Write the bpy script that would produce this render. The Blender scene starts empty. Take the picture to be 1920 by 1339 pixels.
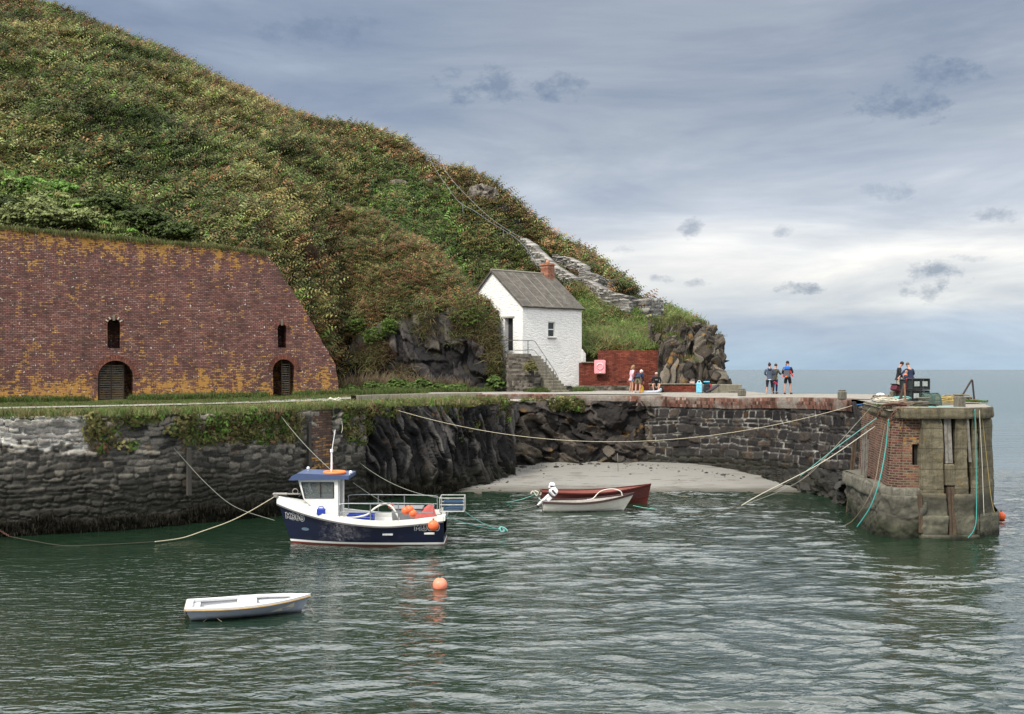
import bpy, math, random
import numpy as np
from mathutils import Vector, Matrix
R = math.radians
random.seed(7); rng = np.random.default_rng(7)
scene = bpy.context.scene
C = scene.collection
F = 2000.0; HC = 5.76            # focal length in photo pixels, eye height above the water in metres

# ------------------------------------------------------------------ camera
cam_d = bpy.data.cameras.new('camera'); cam = bpy.data.objects.new('camera', cam_d); C.objects.link(cam)
cam.location = (0, 0, HC); cam.rotation_euler = (R(90), 0, 0)
cam_d.sensor_width = 36; cam_d.lens = 36*F/1920; cam_d.shift_y = 23.5/1920
cam_d.clip_start = 0.1; cam_d.clip_end = 60000
scene.camera = cam
scene.view_settings.view_transform = 'Standard'; scene.view_settings.look = 'None'
scene.view_settings.exposure = 0.26; scene.view_settings.gamma = 1

def P(u, y, Y): return Vector(((u-960)/F*Y, Y, HC-(y-693)/F*Y))

# ------------------------------------------------------------------ node helpers
def N(nt, t, ins=None, **props):
    n = nt.nodes.new(t)
    for k, v in props.items(): setattr(n, k, v)
    for k, v in (ins or {}).items():
        s = n.inputs[k]
        if isinstance(v, bpy.types.NodeSocket): nt.links.new(v, s)
        else:
            if s.type == 'RGBA' and len(v) == 3: v = (*v, 1)
            s.default_value = v
    return n
def M_(nt, op, a, b=0.0, c=0.0, clamp=False):
    n = nt.nodes.new('ShaderNodeMath'); n.operation = op; n.use_clamp = clamp
    for i, v in enumerate((a, b, c)):
        if isinstance(v, bpy.types.NodeSocket): nt.links.new(v, n.inputs[i])
        else: n.inputs[i].default_value = v
    return n.outputs[0]
def noise(nt, vec, scale, detail=4, rough=.55, dist=0):
    i = {'Scale': scale, 'Detail': detail, 'Roughness': rough, 'Distortion': dist}
    if vec is not None: i['Vector'] = vec
    return N(nt, 'ShaderNodeTexNoise', i).outputs['Fac']
def ramp(nt, fac, stops, interp='LINEAR'):
    n = nt.nodes.new('ShaderNodeValToRGB'); cr = n.color_ramp; cr.interpolation = interp
    while len(cr.elements) < len(stops): cr.elements.new(.5)
    for e, (p, c) in zip(cr.elements, stops):
        e.position = p; e.color = (*c, 1) if hasattr(c, '__len__') else (c, c, c, 1)
    nt.links.new(fac, n.inputs[0]); return n.outputs[0]
def mix(nt, fac, a, b, blend='MIX'):
    n = nt.nodes.new('ShaderNodeMix'); n.data_type = 'RGBA'; n.blend_type = blend
    for s, v in ((n.inputs[0], fac), (n.inputs[6], a), (n.inputs[7], b)):
        if isinstance(v, bpy.types.NodeSocket): nt.links.new(v, s)
        elif s.type == 'RGBA': s.default_value = (*v, 1)
        else: s.default_value = v
    return n.outputs[2]
def mapping(nt, vec, scale=(1,1,1), rot=(0,0,0), loc=(0,0,0)):
    return N(nt, 'ShaderNodeMapping', {'Vector': vec, 'Scale': scale, 'Rotation': rot, 'Location': loc}).outputs[0]
def newmat(name, rough=.8, spec=.3, metal=0):
    m = bpy.data.materials.new(name); m.use_nodes = True; nt = m.node_tree
    b = nt.nodes['Principled BSDF']
    b.inputs['Roughness'].default_value = rough; b.inputs['Specular IOR Level'].default_value = spec
    b.inputs['Metallic'].default_value = metal
    return m, nt, b
def objco(nt): return nt.nodes.new('ShaderNodeTexCoord').outputs['Object']
def bump(nt, b, h, strength=.5, dist=.05):
    n = N(nt, 'ShaderNodeBump', {'Height': h, 'Strength': strength, 'Distance': dist})
    nt.links.new(n.outputs[0], b.inputs['Normal'])
def attr(nt, name, out='Fac'): return N(nt, 'ShaderNodeAttribute', attribute_name=name).outputs[out]
def setc(nt, b, col): nt.links.new(col, b.inputs['Base Color'])

_pc = {}
def paint(name, col, rough=.5, dirt=.25, scale=6, metal=0, dirtcol=(.06,.05,.04), spec=.4, slime=0):
    """painted or plain material with worn, slightly uneven colour"""
    if name in _pc: return _pc[name]
    m, nt, b = newmat(name, rough, spec, metal); o = objco(nt)
    n1 = noise(nt, o, scale, 6, .65)
    f = ramp(nt, n1, [(.42, 0.), (.75, dirt)])
    cc = mix(nt, f, col, dirtcol)
    if slime:
        zz = M_(nt, 'ADD', N(nt, 'ShaderNodeSeparateXYZ', {0: o}).outputs[2], M_(nt, 'MULTIPLY', M_(nt, 'SUBTRACT', n1, .5), .16))
        cc = mix(nt, ramp(nt, zz, [(.0, .9), (slime, 0.)]), cc, (.035,.035,.022)); cc = mix(nt, ramp(nt, noise(nt, mapping(nt, o, (5,5,.8)), 3, 5, .7), [(.55,0.),(.75,.35)]), cc, dirtcol)
    setc(nt, b, cc)
    nt.links.new(ramp(nt, noise(nt, o, scale*3, 4), [(.3, max(rough-.12,.05)), (.7, min(rough+.15,1))]), b.inputs['Roughness'])
    bump(nt, b, n1, .15, .01)
    _pc[name] = m; return m

# ------------------------------------------------------------------ world: overcast sky over a Nishita sky
SUN_EL, SUN_ROT = R(50), R(222)
w = bpy.data.worlds.new("World"); scene.world = w; w.use_nodes = True
nt = w.node_tree; nt.nodes.clear()
tc = nt.nodes.new('ShaderNodeTexCoord'); D = tc.outputs['Generated']
sky = nt.nodes.new('ShaderNodeTexSky'); sky.sky_type = 'NISHITA'; sky.sun_disc = False
sky.sun_elevation = SUN_EL; sky.sun_rotation = SUN_ROT
skyc = mix(nt, 1.0, sky.outputs[0], (.1, .1, .1), 'MULTIPLY')
sep = N(nt, 'ShaderNodeSeparateXYZ', {0: D}); dx, dy, dz = sep.outputs
el = dz
# base cloud deck by elevation
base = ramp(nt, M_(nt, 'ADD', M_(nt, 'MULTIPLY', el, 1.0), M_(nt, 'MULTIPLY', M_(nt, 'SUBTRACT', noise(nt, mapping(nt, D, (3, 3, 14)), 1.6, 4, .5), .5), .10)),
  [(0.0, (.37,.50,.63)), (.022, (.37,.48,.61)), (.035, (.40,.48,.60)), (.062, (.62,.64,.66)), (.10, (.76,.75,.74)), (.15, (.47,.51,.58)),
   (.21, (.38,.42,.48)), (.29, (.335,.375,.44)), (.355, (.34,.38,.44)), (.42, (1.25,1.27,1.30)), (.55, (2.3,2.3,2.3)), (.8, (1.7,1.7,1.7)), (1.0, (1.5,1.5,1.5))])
# streaky bands, brighter and darker, running up to the right
st = noise(nt, mapping(nt, D, (1.1, 1.1, 6.5), (0, R(-14), 0)), 2.3, 7, .6, .4)
stf = ramp(nt, st, [(.33, (.74,.78,.85)), (.5, (1.0,1.0,1.0)), (.66, (1.32,1.29,1.23))])
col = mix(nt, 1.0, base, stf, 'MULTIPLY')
# darker blue-grey top left
lf = ramp(nt, M_(nt, 'ADD', M_(nt, 'MULTIPLY', dx, 1.2), .5), [(.0, (.66,.74,.86)), (.35, (.82,.87,.94)), (.6, (1,1,1))])
hi = ramp(nt, el, [(.05, 0.), (.3, 1.), (.4, 1.), (.5, 0.)])
col = mix(nt, hi, col, mix(nt, 1.0, col, lf, 'MULTIPLY'))
# small dark cloud scraps low over the sea and a few larger ones above
wob = noise(nt, mapping(nt, D, (1, 1, 1.6)), 34, 5, .68)
scraps = [(1765,512,60,26,.8),(1735,548,62,20,.7),(1492,541,44,16,.8),(1290,431,26,20,.65),(1310,530,28,9,.6),(1245,523,30,10,.6),(1468,434,22,12,.5),
          (905,160,105,36,.8),(1045,160,52,36,.75),(1690,195,110,34,.8),(1770,135,85,30,.85),(610,60,120,30,.5),(1865,405,44,18,.6),(1660,360,52,20,.4),(1168,468,22,12,.4),(1820,485,40,12,.5)]
for (u, y, wx, wy, s) in scraps:
    a, e = (u-960)/F, (693-y)/F
    q = M_(nt, 'DIVIDE', dx, M_(nt, 'MAXIMUM', dy, .05)); ez = M_(nt, 'DIVIDE', dz, M_(nt, 'MAXIMUM', dy, .05))
    ax = M_(nt, 'DIVIDE', M_(nt, 'SUBTRACT', q, a), wx/F); ay = M_(nt, 'DIVIDE', M_(nt, 'SUBTRACT', ez, e), wy/F)
    r2 = M_(nt, 'ADD', M_(nt, 'MULTIPLY', ax, ax), M_(nt, 'MULTIPLY', ay, ay))
    g = M_(nt, 'SUBTRACT', M_(nt, 'ADD', 1.0, M_(nt, 'MULTIPLY', M_(nt, 'SUBTRACT', wob, .5), 7.)), r2)
    g = M_(nt, 'MULTIPLY', M_(nt, 'MULTIPLY', g, .7, clamp=True), s*.85)
    col = mix(nt, g, col, (.14,.19,.28))
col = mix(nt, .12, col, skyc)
below = ramp(nt, el, [(-.0, 0.), (.0005, 1.)])
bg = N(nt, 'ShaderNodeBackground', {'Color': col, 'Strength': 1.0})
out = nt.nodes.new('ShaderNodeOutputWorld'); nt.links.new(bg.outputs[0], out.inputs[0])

sd = bpy.data.lights.new('sun', 'SUN'); sun = bpy.data.objects.new('sun', sd); C.objects.link(sun)
sd.energy = 3.4; sd.angle = R(10); sd.color = (1, .94, .84)
dvec = Vector((math.sin(SUN_ROT)*math.cos(SUN_EL), math.cos(SUN_ROT)*math.cos(SUN_EL), math.sin(SUN_EL)))
sun.rotation_euler = dvec.to_track_quat('Z', 'Y').to_euler(); sun.location = (0, -20, 60)

# ------------------------------------------------------------------ numpy noise
def _h(ix, iy, iz, seed):
    n = (ix.astype(np.int64)*374761393 + iy.astype(np.int64)*668265263 + iz.astype(np.int64)*1274126177 + seed*974711) & 0xffffffff
    n = ((n ^ (n >> 13)) * 1274126177) & 0xffffffff
    n = ((n ^ (n >> 15)) * 2246822519) & 0xffffffff
    return ((n ^ (n >> 16)) & 0xffffff) / float(0xffffff)
def vn(x, y, z=0, seed=0):
    x, y, z = np.broadcast_arrays(np.asarray(x, float), np.asarray(y, float), np.asarray(z, float))
    ix, iy, iz = np.floor(x), np.floor(y), np.floor(z)
    fx, fy, fz = x-ix, y-iy, z-iz
    fx, fy, fz = (t*t*(3-2*t) for t in (fx, fy, fz))
    r = 0
    for a in (0, 1):
        for b in (0, 1):
            for c in (0, 1):
                r = r + _h(ix+a, iy+b, iz+c, seed)*(fx if a else 1-fx)*(fy if b else 1-fy)*(fz if c else 1-fz)
    return r*2-1
def fbm(x, y, z=0, seed=0, o=4, g=.5):
    r, a, f, t = 0, 1, 1, 0
    for i in range(o):
        r = r + a*vn(np.asarray(x)*f, np.asarray(y)*f, np.asarray(z)*f, seed+i*17); t += a; a *= g; f *= 2.03
    return r/t
def vor2(x, y, seed=0, jit=.85):
    ix, iy = np.floor(x), np.floor(y)
    f1 = np.full(x.shape, 9.); f2 = np.full(x.shape, 9.); cid = np.zeros(x.shape)
    for a in (-1, 0, 1):
        for b in (-1, 0, 1):
            cx, cy = ix+a, iy+b; z = np.zeros_like(cx)
            px = cx+.5+(_h(cx, cy, z, seed)-.5)*jit; py = cy+.5+(_h(cx, cy, z+1, seed)-.5)*jit
            d = np.hypot(px-x, py-y); idd = _h(cx, cy, z+2, seed)
            n1 = d < f1
            f2 = np.where(n1, f1, np.minimum(f2, d)); cid = np.where(n1, idd, cid); f1 = np.where(n1, d, f1)
    return f1, f2, cid
def vor3(x, y, z, seed=0, tilt=False):
    ix, iy, iz = np.floor(x), np.floor(y), np.floor(z); tl = np.zeros(x.shape)
    f1 = np.full(x.shape, 9.); f2 = np.full(x.shape, 9.); cid = np.zeros(x.shape)
    for a in (-1, 0, 1):
        for b in (-1, 0, 1):
            for c in (-1, 0, 1):
                cx, cy, cz = ix+a, iy+b, iz+c
                px = cx+_h(cx, cy, cz, seed); py = cy+_h(cx, cy, cz, seed+5); pz = cz+_h(cx, cy, cz, seed+9)
                d = np.sqrt((px-x)**2+(py-y)**2+(pz-z)**2); idd = _h(cx, cy, cz, seed+13)
                n1 = d < f1; t_ = (x-px)*(_h(cx, cy, cz, seed+21)-.5)+(y-py)*(_h(cx, cy, cz, seed+22)-.5)+(z-pz)*(_h(cx, cy, cz, seed+23)-.5); tl = np.where(n1, t_, tl)
                f2 = np.where(n1, f1, np.minimum(f2, d)); cid = np.where(n1, idd, cid); f1 = np.where(n1, d, f1)
    return (f1, f2, cid, tl*2) if tilt else (f1, f2, cid)
def cells1(t, seed, row=0):
    i = np.floor(t); z = np.zeros_like(i)+row; j = lambda k: k+(_h(k, z, z*0, seed)-.5)*.7
    idx = np.where(t < j(i), i-1, np.where(t >= j(i+1), i+1, i)); return idx, t-j(idx), j(idx+1)-t
def rub2(s, z, w, h, seed, warp=1.):
    """roughly coursed rubble: random stone lengths in wavering courses"""
    zw = z+(fbm(s*.7, z*.9, 0, seed, 3)*.14+fbm(s*3.1, z*3.5, 0, seed+1, 2)*.035)*warp; sw = s+fbm(s*2.2, z*3, 0, seed+2, 2)*.05*warp+z*.12*fbm(s*.5, z*.7, 3, seed, 2)
    ri, a, b = cells1(zw/h, seed+3); wr = w*(.65+.8*_h(ri, ri*0, ri*0, seed+4)); ci, c, d = cells1(sw/wr+_h(ri, ri*0, ri*0+1, seed+5)*7, seed+6, ri)
    dx_, dz_ = np.minimum(c, d)*wr, np.minimum(a, b)*h; e = np.minimum(dx_, dz_)-.25*np.maximum(0, .05-np.maximum(dx_, dz_)*.5); cid = _h(ri, ci, ri*0, seed+7)
    tl = ((a/(a+b)-.5)*(_h(ri, ci, ri*0+1, seed+8)-.5)+(c/(c+d)-.5)*(_h(ri, ci, ri*0+2, seed+9)-.5))
    return e, cid, tl
def vort(x, y, seed=0, jit=.95):
    """2-D cells with a random facet tilt per cell"""
    ix, iy = np.floor(x), np.floor(y); f1 = np.full(x.shape, 9.); f2 = np.full(x.shape, 9.); cid = np.zeros(x.shape); tl = np.zeros(x.shape)
    for a in (-1, 0, 1):
        for b in (-1, 0, 1):
            cx, cy = ix+a, iy+b; z = np.zeros_like(cx); px = cx+.5+(_h(cx, cy, z, seed)-.5)*jit; py = cy+.5+(_h(cx, cy, z+1, seed)-.5)*jit
            d = np.hypot(px-x, py-y); n1 = d < f1; t_ = (x-px)*(_h(cx, cy, z+3, seed)-.5)+(y-py)*(_h(cx, cy, z+4, seed)-.5)
            f2 = np.where(n1, f1, np.minimum(f2, d)); cid = np.where(n1, _h(cx, cy, z+2, seed), cid); tl = np.where(n1, t_, tl); f1 = np.where(n1, d, f1)
    return f1, f2, cid, tl*2
def ss(a, b, x):
    t = np.clip((np.asarray(x, float)-a)/(b-a), 0, 1); return t*t*(3-2*t)
def tab(xs, ys): return lambda x: np.interp(x, xs, ys)

# ------------------------------------------------------------------ object helpers
def tag(o, label=None, cat=None, group=None, kind=None):
    if label: o['label'] = label
    if cat: o['category'] = cat
    if group: o['group'] = group
    if kind: o['kind'] = kind
    return o
def thing(name, label, cat, loc=(0,0,0), rz=0, group=None):
    o = bpy.data.objects.new(name, None); C.objects.link(o); o.location = loc; o.rotation_euler = (0,0,rz)
    o.empty_display_size = .2
    return tag(o, label, cat, group)
def link(name, me, mat, parent=None, smooth=False):
    o = bpy.data.objects.new(name, me); C.objects.link(o)
    if mat is not None:
        for mm in (mat if isinstance(mat, (list, tuple)) else [mat]): me.materials.append(mm)
    if parent is not None: o.parent = parent
    if smooth: me.polygons.foreach_set('use_smooth', np.ones(len(me.polygons), bool))
    return o
def npmesh(name, V, Fc, mat, parent=None, smooth=False, attrs=None, cols=None):
    V = np.asarray(V, np.float32).reshape(-1, 3); Fc = np.asarray(Fc, np.int32); k = Fc.shape[1]
    me = bpy.data.meshes.new(name); me.vertices.add(len(V)); me.vertices.foreach_set('co', V.ravel())
    me.loops.add(Fc.size); me.loops.foreach_set('vertex_index', Fc.ravel())
    me.polygons.add(len(Fc)); me.polygons.foreach_set('loop_start', np.arange(0, Fc.size, k, dtype=np.int32))
    me.update(calc_edges=True)
    for kx, a in (attrs or {}).items():
        me.attributes.new(kx, 'FLOAT', 'POINT').data.foreach_set('value', np.asarray(a, np.float32).ravel())
    if cols is not None:
        cc = np.ones((len(V), 4), np.float32); cc[:, :3] = cols
        me.attributes.new('tint', 'FLOAT_COLOR', 'POINT').data.foreach_set('color', cc.ravel())
    return link(name, me, mat, parent, smooth)
def gridfaces(nu, nv, flip=False):
    i = np.arange(nu-1)[:, None]*nv + np.arange(nv-1)[None, :]
    f = np.stack([i, i+nv, i+nv+1, i+1], -1).reshape(-1, 4)
    return f[:, ::-1] if flip else f
def gridmesh(name, V, mat, parent=None, smooth=True, attrs=None, flip=False):
    return npmesh(name, V, gridfaces(V.shape[0], V.shape[1], flip), mat, parent, smooth, attrs)
class MB:
    def __init__(s): s.v = []; s.f = []
    def add(s, vs, fs):
        n = len(s.v); s.v += [tuple(v) for v in vs]; s.f += [[i+n for i in f] for f in fs]; return s
    def box(s, c, d, rz=0, bev=0, mtx=None, taper=1.0):
        hx, hy, hz = d[0]/2, d[1]/2, d[2]/2; vs = []
        if bev <= 0:
            for z in (-hz, hz):
                k = taper if z > 0 else 1
                vs += [(-hx*k,-hy*k,z),(hx*k,-hy*k,z),(hx*k,hy*k,z),(-hx*k,hy*k,z)]
            fs = [[3,2,1,0],[4,5,6,7],[0,1,5,4],[1,2,6,5],[2,3,7,6],[3,0,4,7]]
        else:
            b = min(bev, hx*.9, hy*.9, hz*.9); rings = [(-hz, b), (-hz+b, 0), (hz-b, 0), (hz, b)]
            for z, i in rings:
                k = taper if z > 0 else 1; x, y = (hx-i)*k, (hy-i)*k; c2 = b-i if i < b else 0
                c2 = b*.6
                vs += [(-x+c2,-y,z),(x-c2,-y,z),(x,-y+c2,z),(x,y-c2,z),(x-c2,y,z),(-x+c2,y,z),(-x,y-c2,z),(-x,-y+c2,z)]
            fs = [list(range(7,-1,-1)), list(range(24,32))]
            for r in range(3):
                for i in range(8): fs.append([r*8+i, r*8+(i+1)%8, r*8+8+(i+1)%8, r*8+8+i])
        m = Matrix.Translation(Vector(c)) @ (mtx.to_4x4() if mtx is not None else Matrix.Rotation(rz, 4, 'Z'))
        return s.add([m @ Vector(v) for v in vs], fs)
    def tube(s, pts, r, n=8, cap=True):
        pts = [Vector(p) for p in pts]; rs = r if hasattr(r, '__len__') else [r]*len(pts)
        vs, fs = [], []; prev = None
        for i, p in enumerate(pts):
            t = (pts[min(i+1, len(pts)-1)] - pts[max(i-1, 0)])
            if t.length < 1e-9: t = Vector((0,0,1))
            t.normalize()
            if prev is None:
                a = Vector((0,0,1)) if abs(t.z) < .9 else Vector((1,0,0)); n1 = t.cross(a).normalized()
            else: n1 = (prev - t*prev.dot(t)).normalized()
            prev = n1; n2 = t.cross(n1)
            for k in range(n):
                th = 2*math.pi*k/n; vs.append(p + (n1*math.cos(th)+n2*math.sin(th))*rs[i])
        for i in range(len(pts)-1):
            for k in range(n): fs.append([i*n+k, i*n+(k+1)%n, (i+1)*n+(k+1)%n, (i+1)*n+k])
        if cap: fs += [list(range(n-1,-1,-1)), [len(vs)-n+k for k in range(n)]]
        return s.add(vs, fs)
    def cyl(s, p0, p1, r, n=12): return s.tube([p0, p1], r, n)
    def lathe(s, c, prof, n=20):
        vs, fs = [], []
        for r, z in prof:
            for k in range(n): vs.append((c[0]+r*math.cos(2*math.pi*k/n), c[1]+r*math.sin(2*math.pi*k/n), c[2]+z))
        for i in range(len(prof)-1):
            for k in range(n): fs.append([i*n+k, i*n+(k+1)%n, (i+1)*n+(k+1)%n, (i+1)*n+k])
        fs += [list(range(n-1,-1,-1)), [len(vs)-n+k for k in range(n)]]
        return s.add(vs, fs)
    def ball(s, c, r, n=16, sq=(1,1,1)):
        m = n//2; vs, fs = [], []
        for i in range(m+1):
            th = math.pi*i/m
            for k in range(n):
                ph = 2*math.pi*k/n
                vs.append((c[0]+r*sq[0]*math.sin(th)*math.cos(ph), c[1]+r*sq[1]*math.sin(th)*math.sin(ph), c[2]+r*sq[2]*math.cos(th)))
        for i in range(m):
            for k in range(n): fs.append([i*n+k, (i+1)*n+k, (i+1)*n+(k+1)%n, i*n+(k+1)%n])
        return s.add(vs, fs)
    def torus(s, c, R0, r, mtx=None, n=28, m=8, arc=(0, 2*math.pi), sq=1):
        mt = mtx or Matrix.Identity(3)
        full = abs(arc[1]-arc[0]-2*math.pi) < 1e-6; cnt = n if full else n+1; vs, fs = [], []
        for i in range(cnt):
            a = arc[0]+(arc[1]-arc[0])*i/n
            for k in range(m):
                b = 2*math.pi*k/m; rr = R0+r*math.cos(b)
                vs.append(Vector(c)+mt @ Vector((rr*math.cos(a), rr*math.sin(a)*sq, r*math.sin(b))))
        for i in range(n):
            j = (i+1) % cnt
            for k in range(m): fs.append([i*m+k, j*m+k, j*m+(k+1)%m, i*m+(k+1)%m])
        return s.add(vs, fs)
    def prism(s, outline, p0, ex, ey, ez_vec):
        """outline of (a,b) extruded: point = p0 + ex*a + ey*b, thickness ez_vec"""
        n = len(outline); p0, ex, ey, ez_vec = map(Vector, (p0, ex, ey, ez_vec))
        a = [p0+ex*x+ey*y for x, y in outline]; b = [p+ez_vec for p in a]
        fs = [list(range(n-1,-1,-1)), list(range(n, 2*n))]+[[i, (i+1)%n, n+(i+1)%n, n+i] for i in range(n)]
        return s.add(a+b, fs)
    def build(s, name, mat, parent=None, smooth=False, autosm=None):
        me = bpy.data.meshes.new(name); me.from_pydata(s.v, [], s.f); me.update()
        o = link(name, me, mat, parent, smooth)
        if autosm:
            me.polygons.foreach_set('use_smooth', np.ones(len(me.polygons), bool))
            try: me.set_sharp_from_angle(angle=R(autosm))
            except Exception: pass
        return o
def recalc(o):
    import bmesh
    b = bmesh.new(); b.from_mesh(o.data); bmesh.ops.recalc_face_normals(b, faces=b.faces); b.to_mesh(o.data); b.free(); return o
# ------------------------------------------------------------------ materials of the setting
def stone_mat(name, stones, mortar, dark_z=None, lichen=0, weed=None, mort_amt=1.0, streak=False, scale=1.0, wet=True, rough=.85, con=1.0):
    """rubble: cell colour from 'cid', joints from 'edge' attributes; black weed and wet band near the tide line"""
    m, nt, b = newmat(name, rough, .3); o = objco(nt)
    cid = attr(nt, 'cid'); edge = attr(nt, 'edge')
    n1 = noise(nt, o, 7*scale, 6, .7); n2 = noise(nt, o, 28*scale, 5, .7); n0 = noise(nt, o, .7*scale, 4, .6)
    c = ramp(nt, M_(nt, 'ADD', M_(nt, 'MULTIPLY', cid, .75), M_(nt, 'MULTIPLY', n1, .35)), stones)
    c = mix(nt, 1.0, c, ramp(nt, n2, [(.25, .45), (.5, 1.), (.8, 1.7)]), 'MULTIPLY')
    mk = M_(nt, 'MULTIPLY', M_(nt, 'MULTIPLY', M_(nt, 'SUBTRACT', 1.0, edge), ramp(nt, n0, [(.40, .0), (.60, 1.)])), mort_amt, clamp=True)
    mk2 = M_(nt, 'MULTIPLY', mk, ramp(nt, n1, [(.3, .2), (.6, 1.)]))
    # shade in open joints and rock crevices, darkened in the colour
    gap = ramp(nt, edge, [(.0, .14), (.45, 1.)])
    c = mix(nt, 1.0, c, gap, 'MULTIPLY')
    c = mix(nt, mk2, c, mortar)
    pl = M_(nt, 'MULTIPLY', attr(nt, 'pale'), M_(nt, 'SUBTRACT', 1.3, edge), clamp=True); c = mix(nt, pl, c, (.80,.77,.70))
    if lichen:
        lf = M_(nt, 'MULTIPLY', ramp(nt, noise(nt, mapping(nt, o, (1,1,1), (0,0,0), (5,3,1)), 1.3, 6, .7), [(.58, 0.), (.66, 1.)]), lichen)
        c = mix(nt, lf, c, (.33, .17, .03))
    if dark_z is not None:
        z = N(nt, 'ShaderNodeSeparateXYZ', {0: o}).outputs[2]
        zz = M_(nt, 'ADD', z, M_(nt, 'MULTIPLY', M_(nt, 'SUBTRACT', n0, .5), 1.6))
        zz = M_(nt, 'ADD', zz, M_(nt, 'MULTIPLY', M_(nt, 'SUBTRACT', n1, .5), .6))
        f = ramp(nt, M_(nt, 'MULTIPLY', zz, .25), [(dark_z[0]/4, 1.), (dark_z[1]/4, 0.)])
        c = mix(nt, f, c, mix(nt, n2, (.004,.004,.003), weed or (.028,.026,.016)))
        if wet: nt.links.new(ramp(nt, f, [(0., .85), (1., .5)]), b.inputs['Roughness'])
    setc(nt, b, c)
    bump(nt, b, M_(nt, 'ADD', M_(nt, 'MULTIPLY', n1, .7), M_(nt, 'MULTIPLY', n2, .4)), .8, .05)
    return m
quay_stone = stone_mat('rubble stone', [(.15, (.012,.011,.010)), (.4, (.045,.042,.038)), (.62, (.12,.11,.095)), (.9, (.30,.27,.22))], (.28,.26,.22), (1.3, 3.0), lichen=.35)
pier_stone = stone_mat('dark pier rubble', [(.15, (.006,.0055,.006)), (.5, (.018,.016,.016)), (.85, (.034,.030,.028)), (1.0, (.10,.07,.045))], (.42,.40,.36), (.9, 1.5), lichen=.12, mort_amt=1.0)
pale_stone = stone_mat('limewashed stone', [(.1, (.05,.045,.04)), (.45, (.15,.14,.125)), (.8, (.36,.34,.31))], (.42,.41,.38), mort_amt=.6)
cream_stone = stone_mat('pointed stone', [(.1, (.08,.075,.07)), (.45, (.15,.14,.13)), (.8, (.25,.23,.2))], (.72,.69,.62), mort_amt=1.6)
cliff_dark = stone_mat('dark slate rock', [(.15, (.005,.005,.006)), (.5, (.014,.0135,.015)), (.75, (.032,.030,.030)), (.95, (.12,.11,.10))], (.14,.12,.09), (.6, 1.5), lichen=.12, mort_amt=.15)
cliff_brown = stone_mat('brown cliff rock', [(.15, (.008,.007,.007)), (.5, (.024,.021,.019)), (.75, (.05,.042,.036)), (.95, (.12,.10,.075))], (.12,.10,.07), (.45, 1.1), lichen=.3, mort_amt=.12)
crag_rock = stone_mat('grey crag rock', [(.15, (.016,.013,.011)), (.45, (.048,.040,.031)), (.7, (.095,.08,.06)), (.9, (.17,.15,.12))], (.16,.12,.08), None, lichen=.55, mort_amt=.1, scale=.8)
stair_stone = stone_mat('stair masonry', [(.15, (.03,.027,.022)), (.5, (.10,.085,.068)), (.85, (.20,.18,.15))], (.20,.18,.15), None, lichen=.2)

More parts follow.
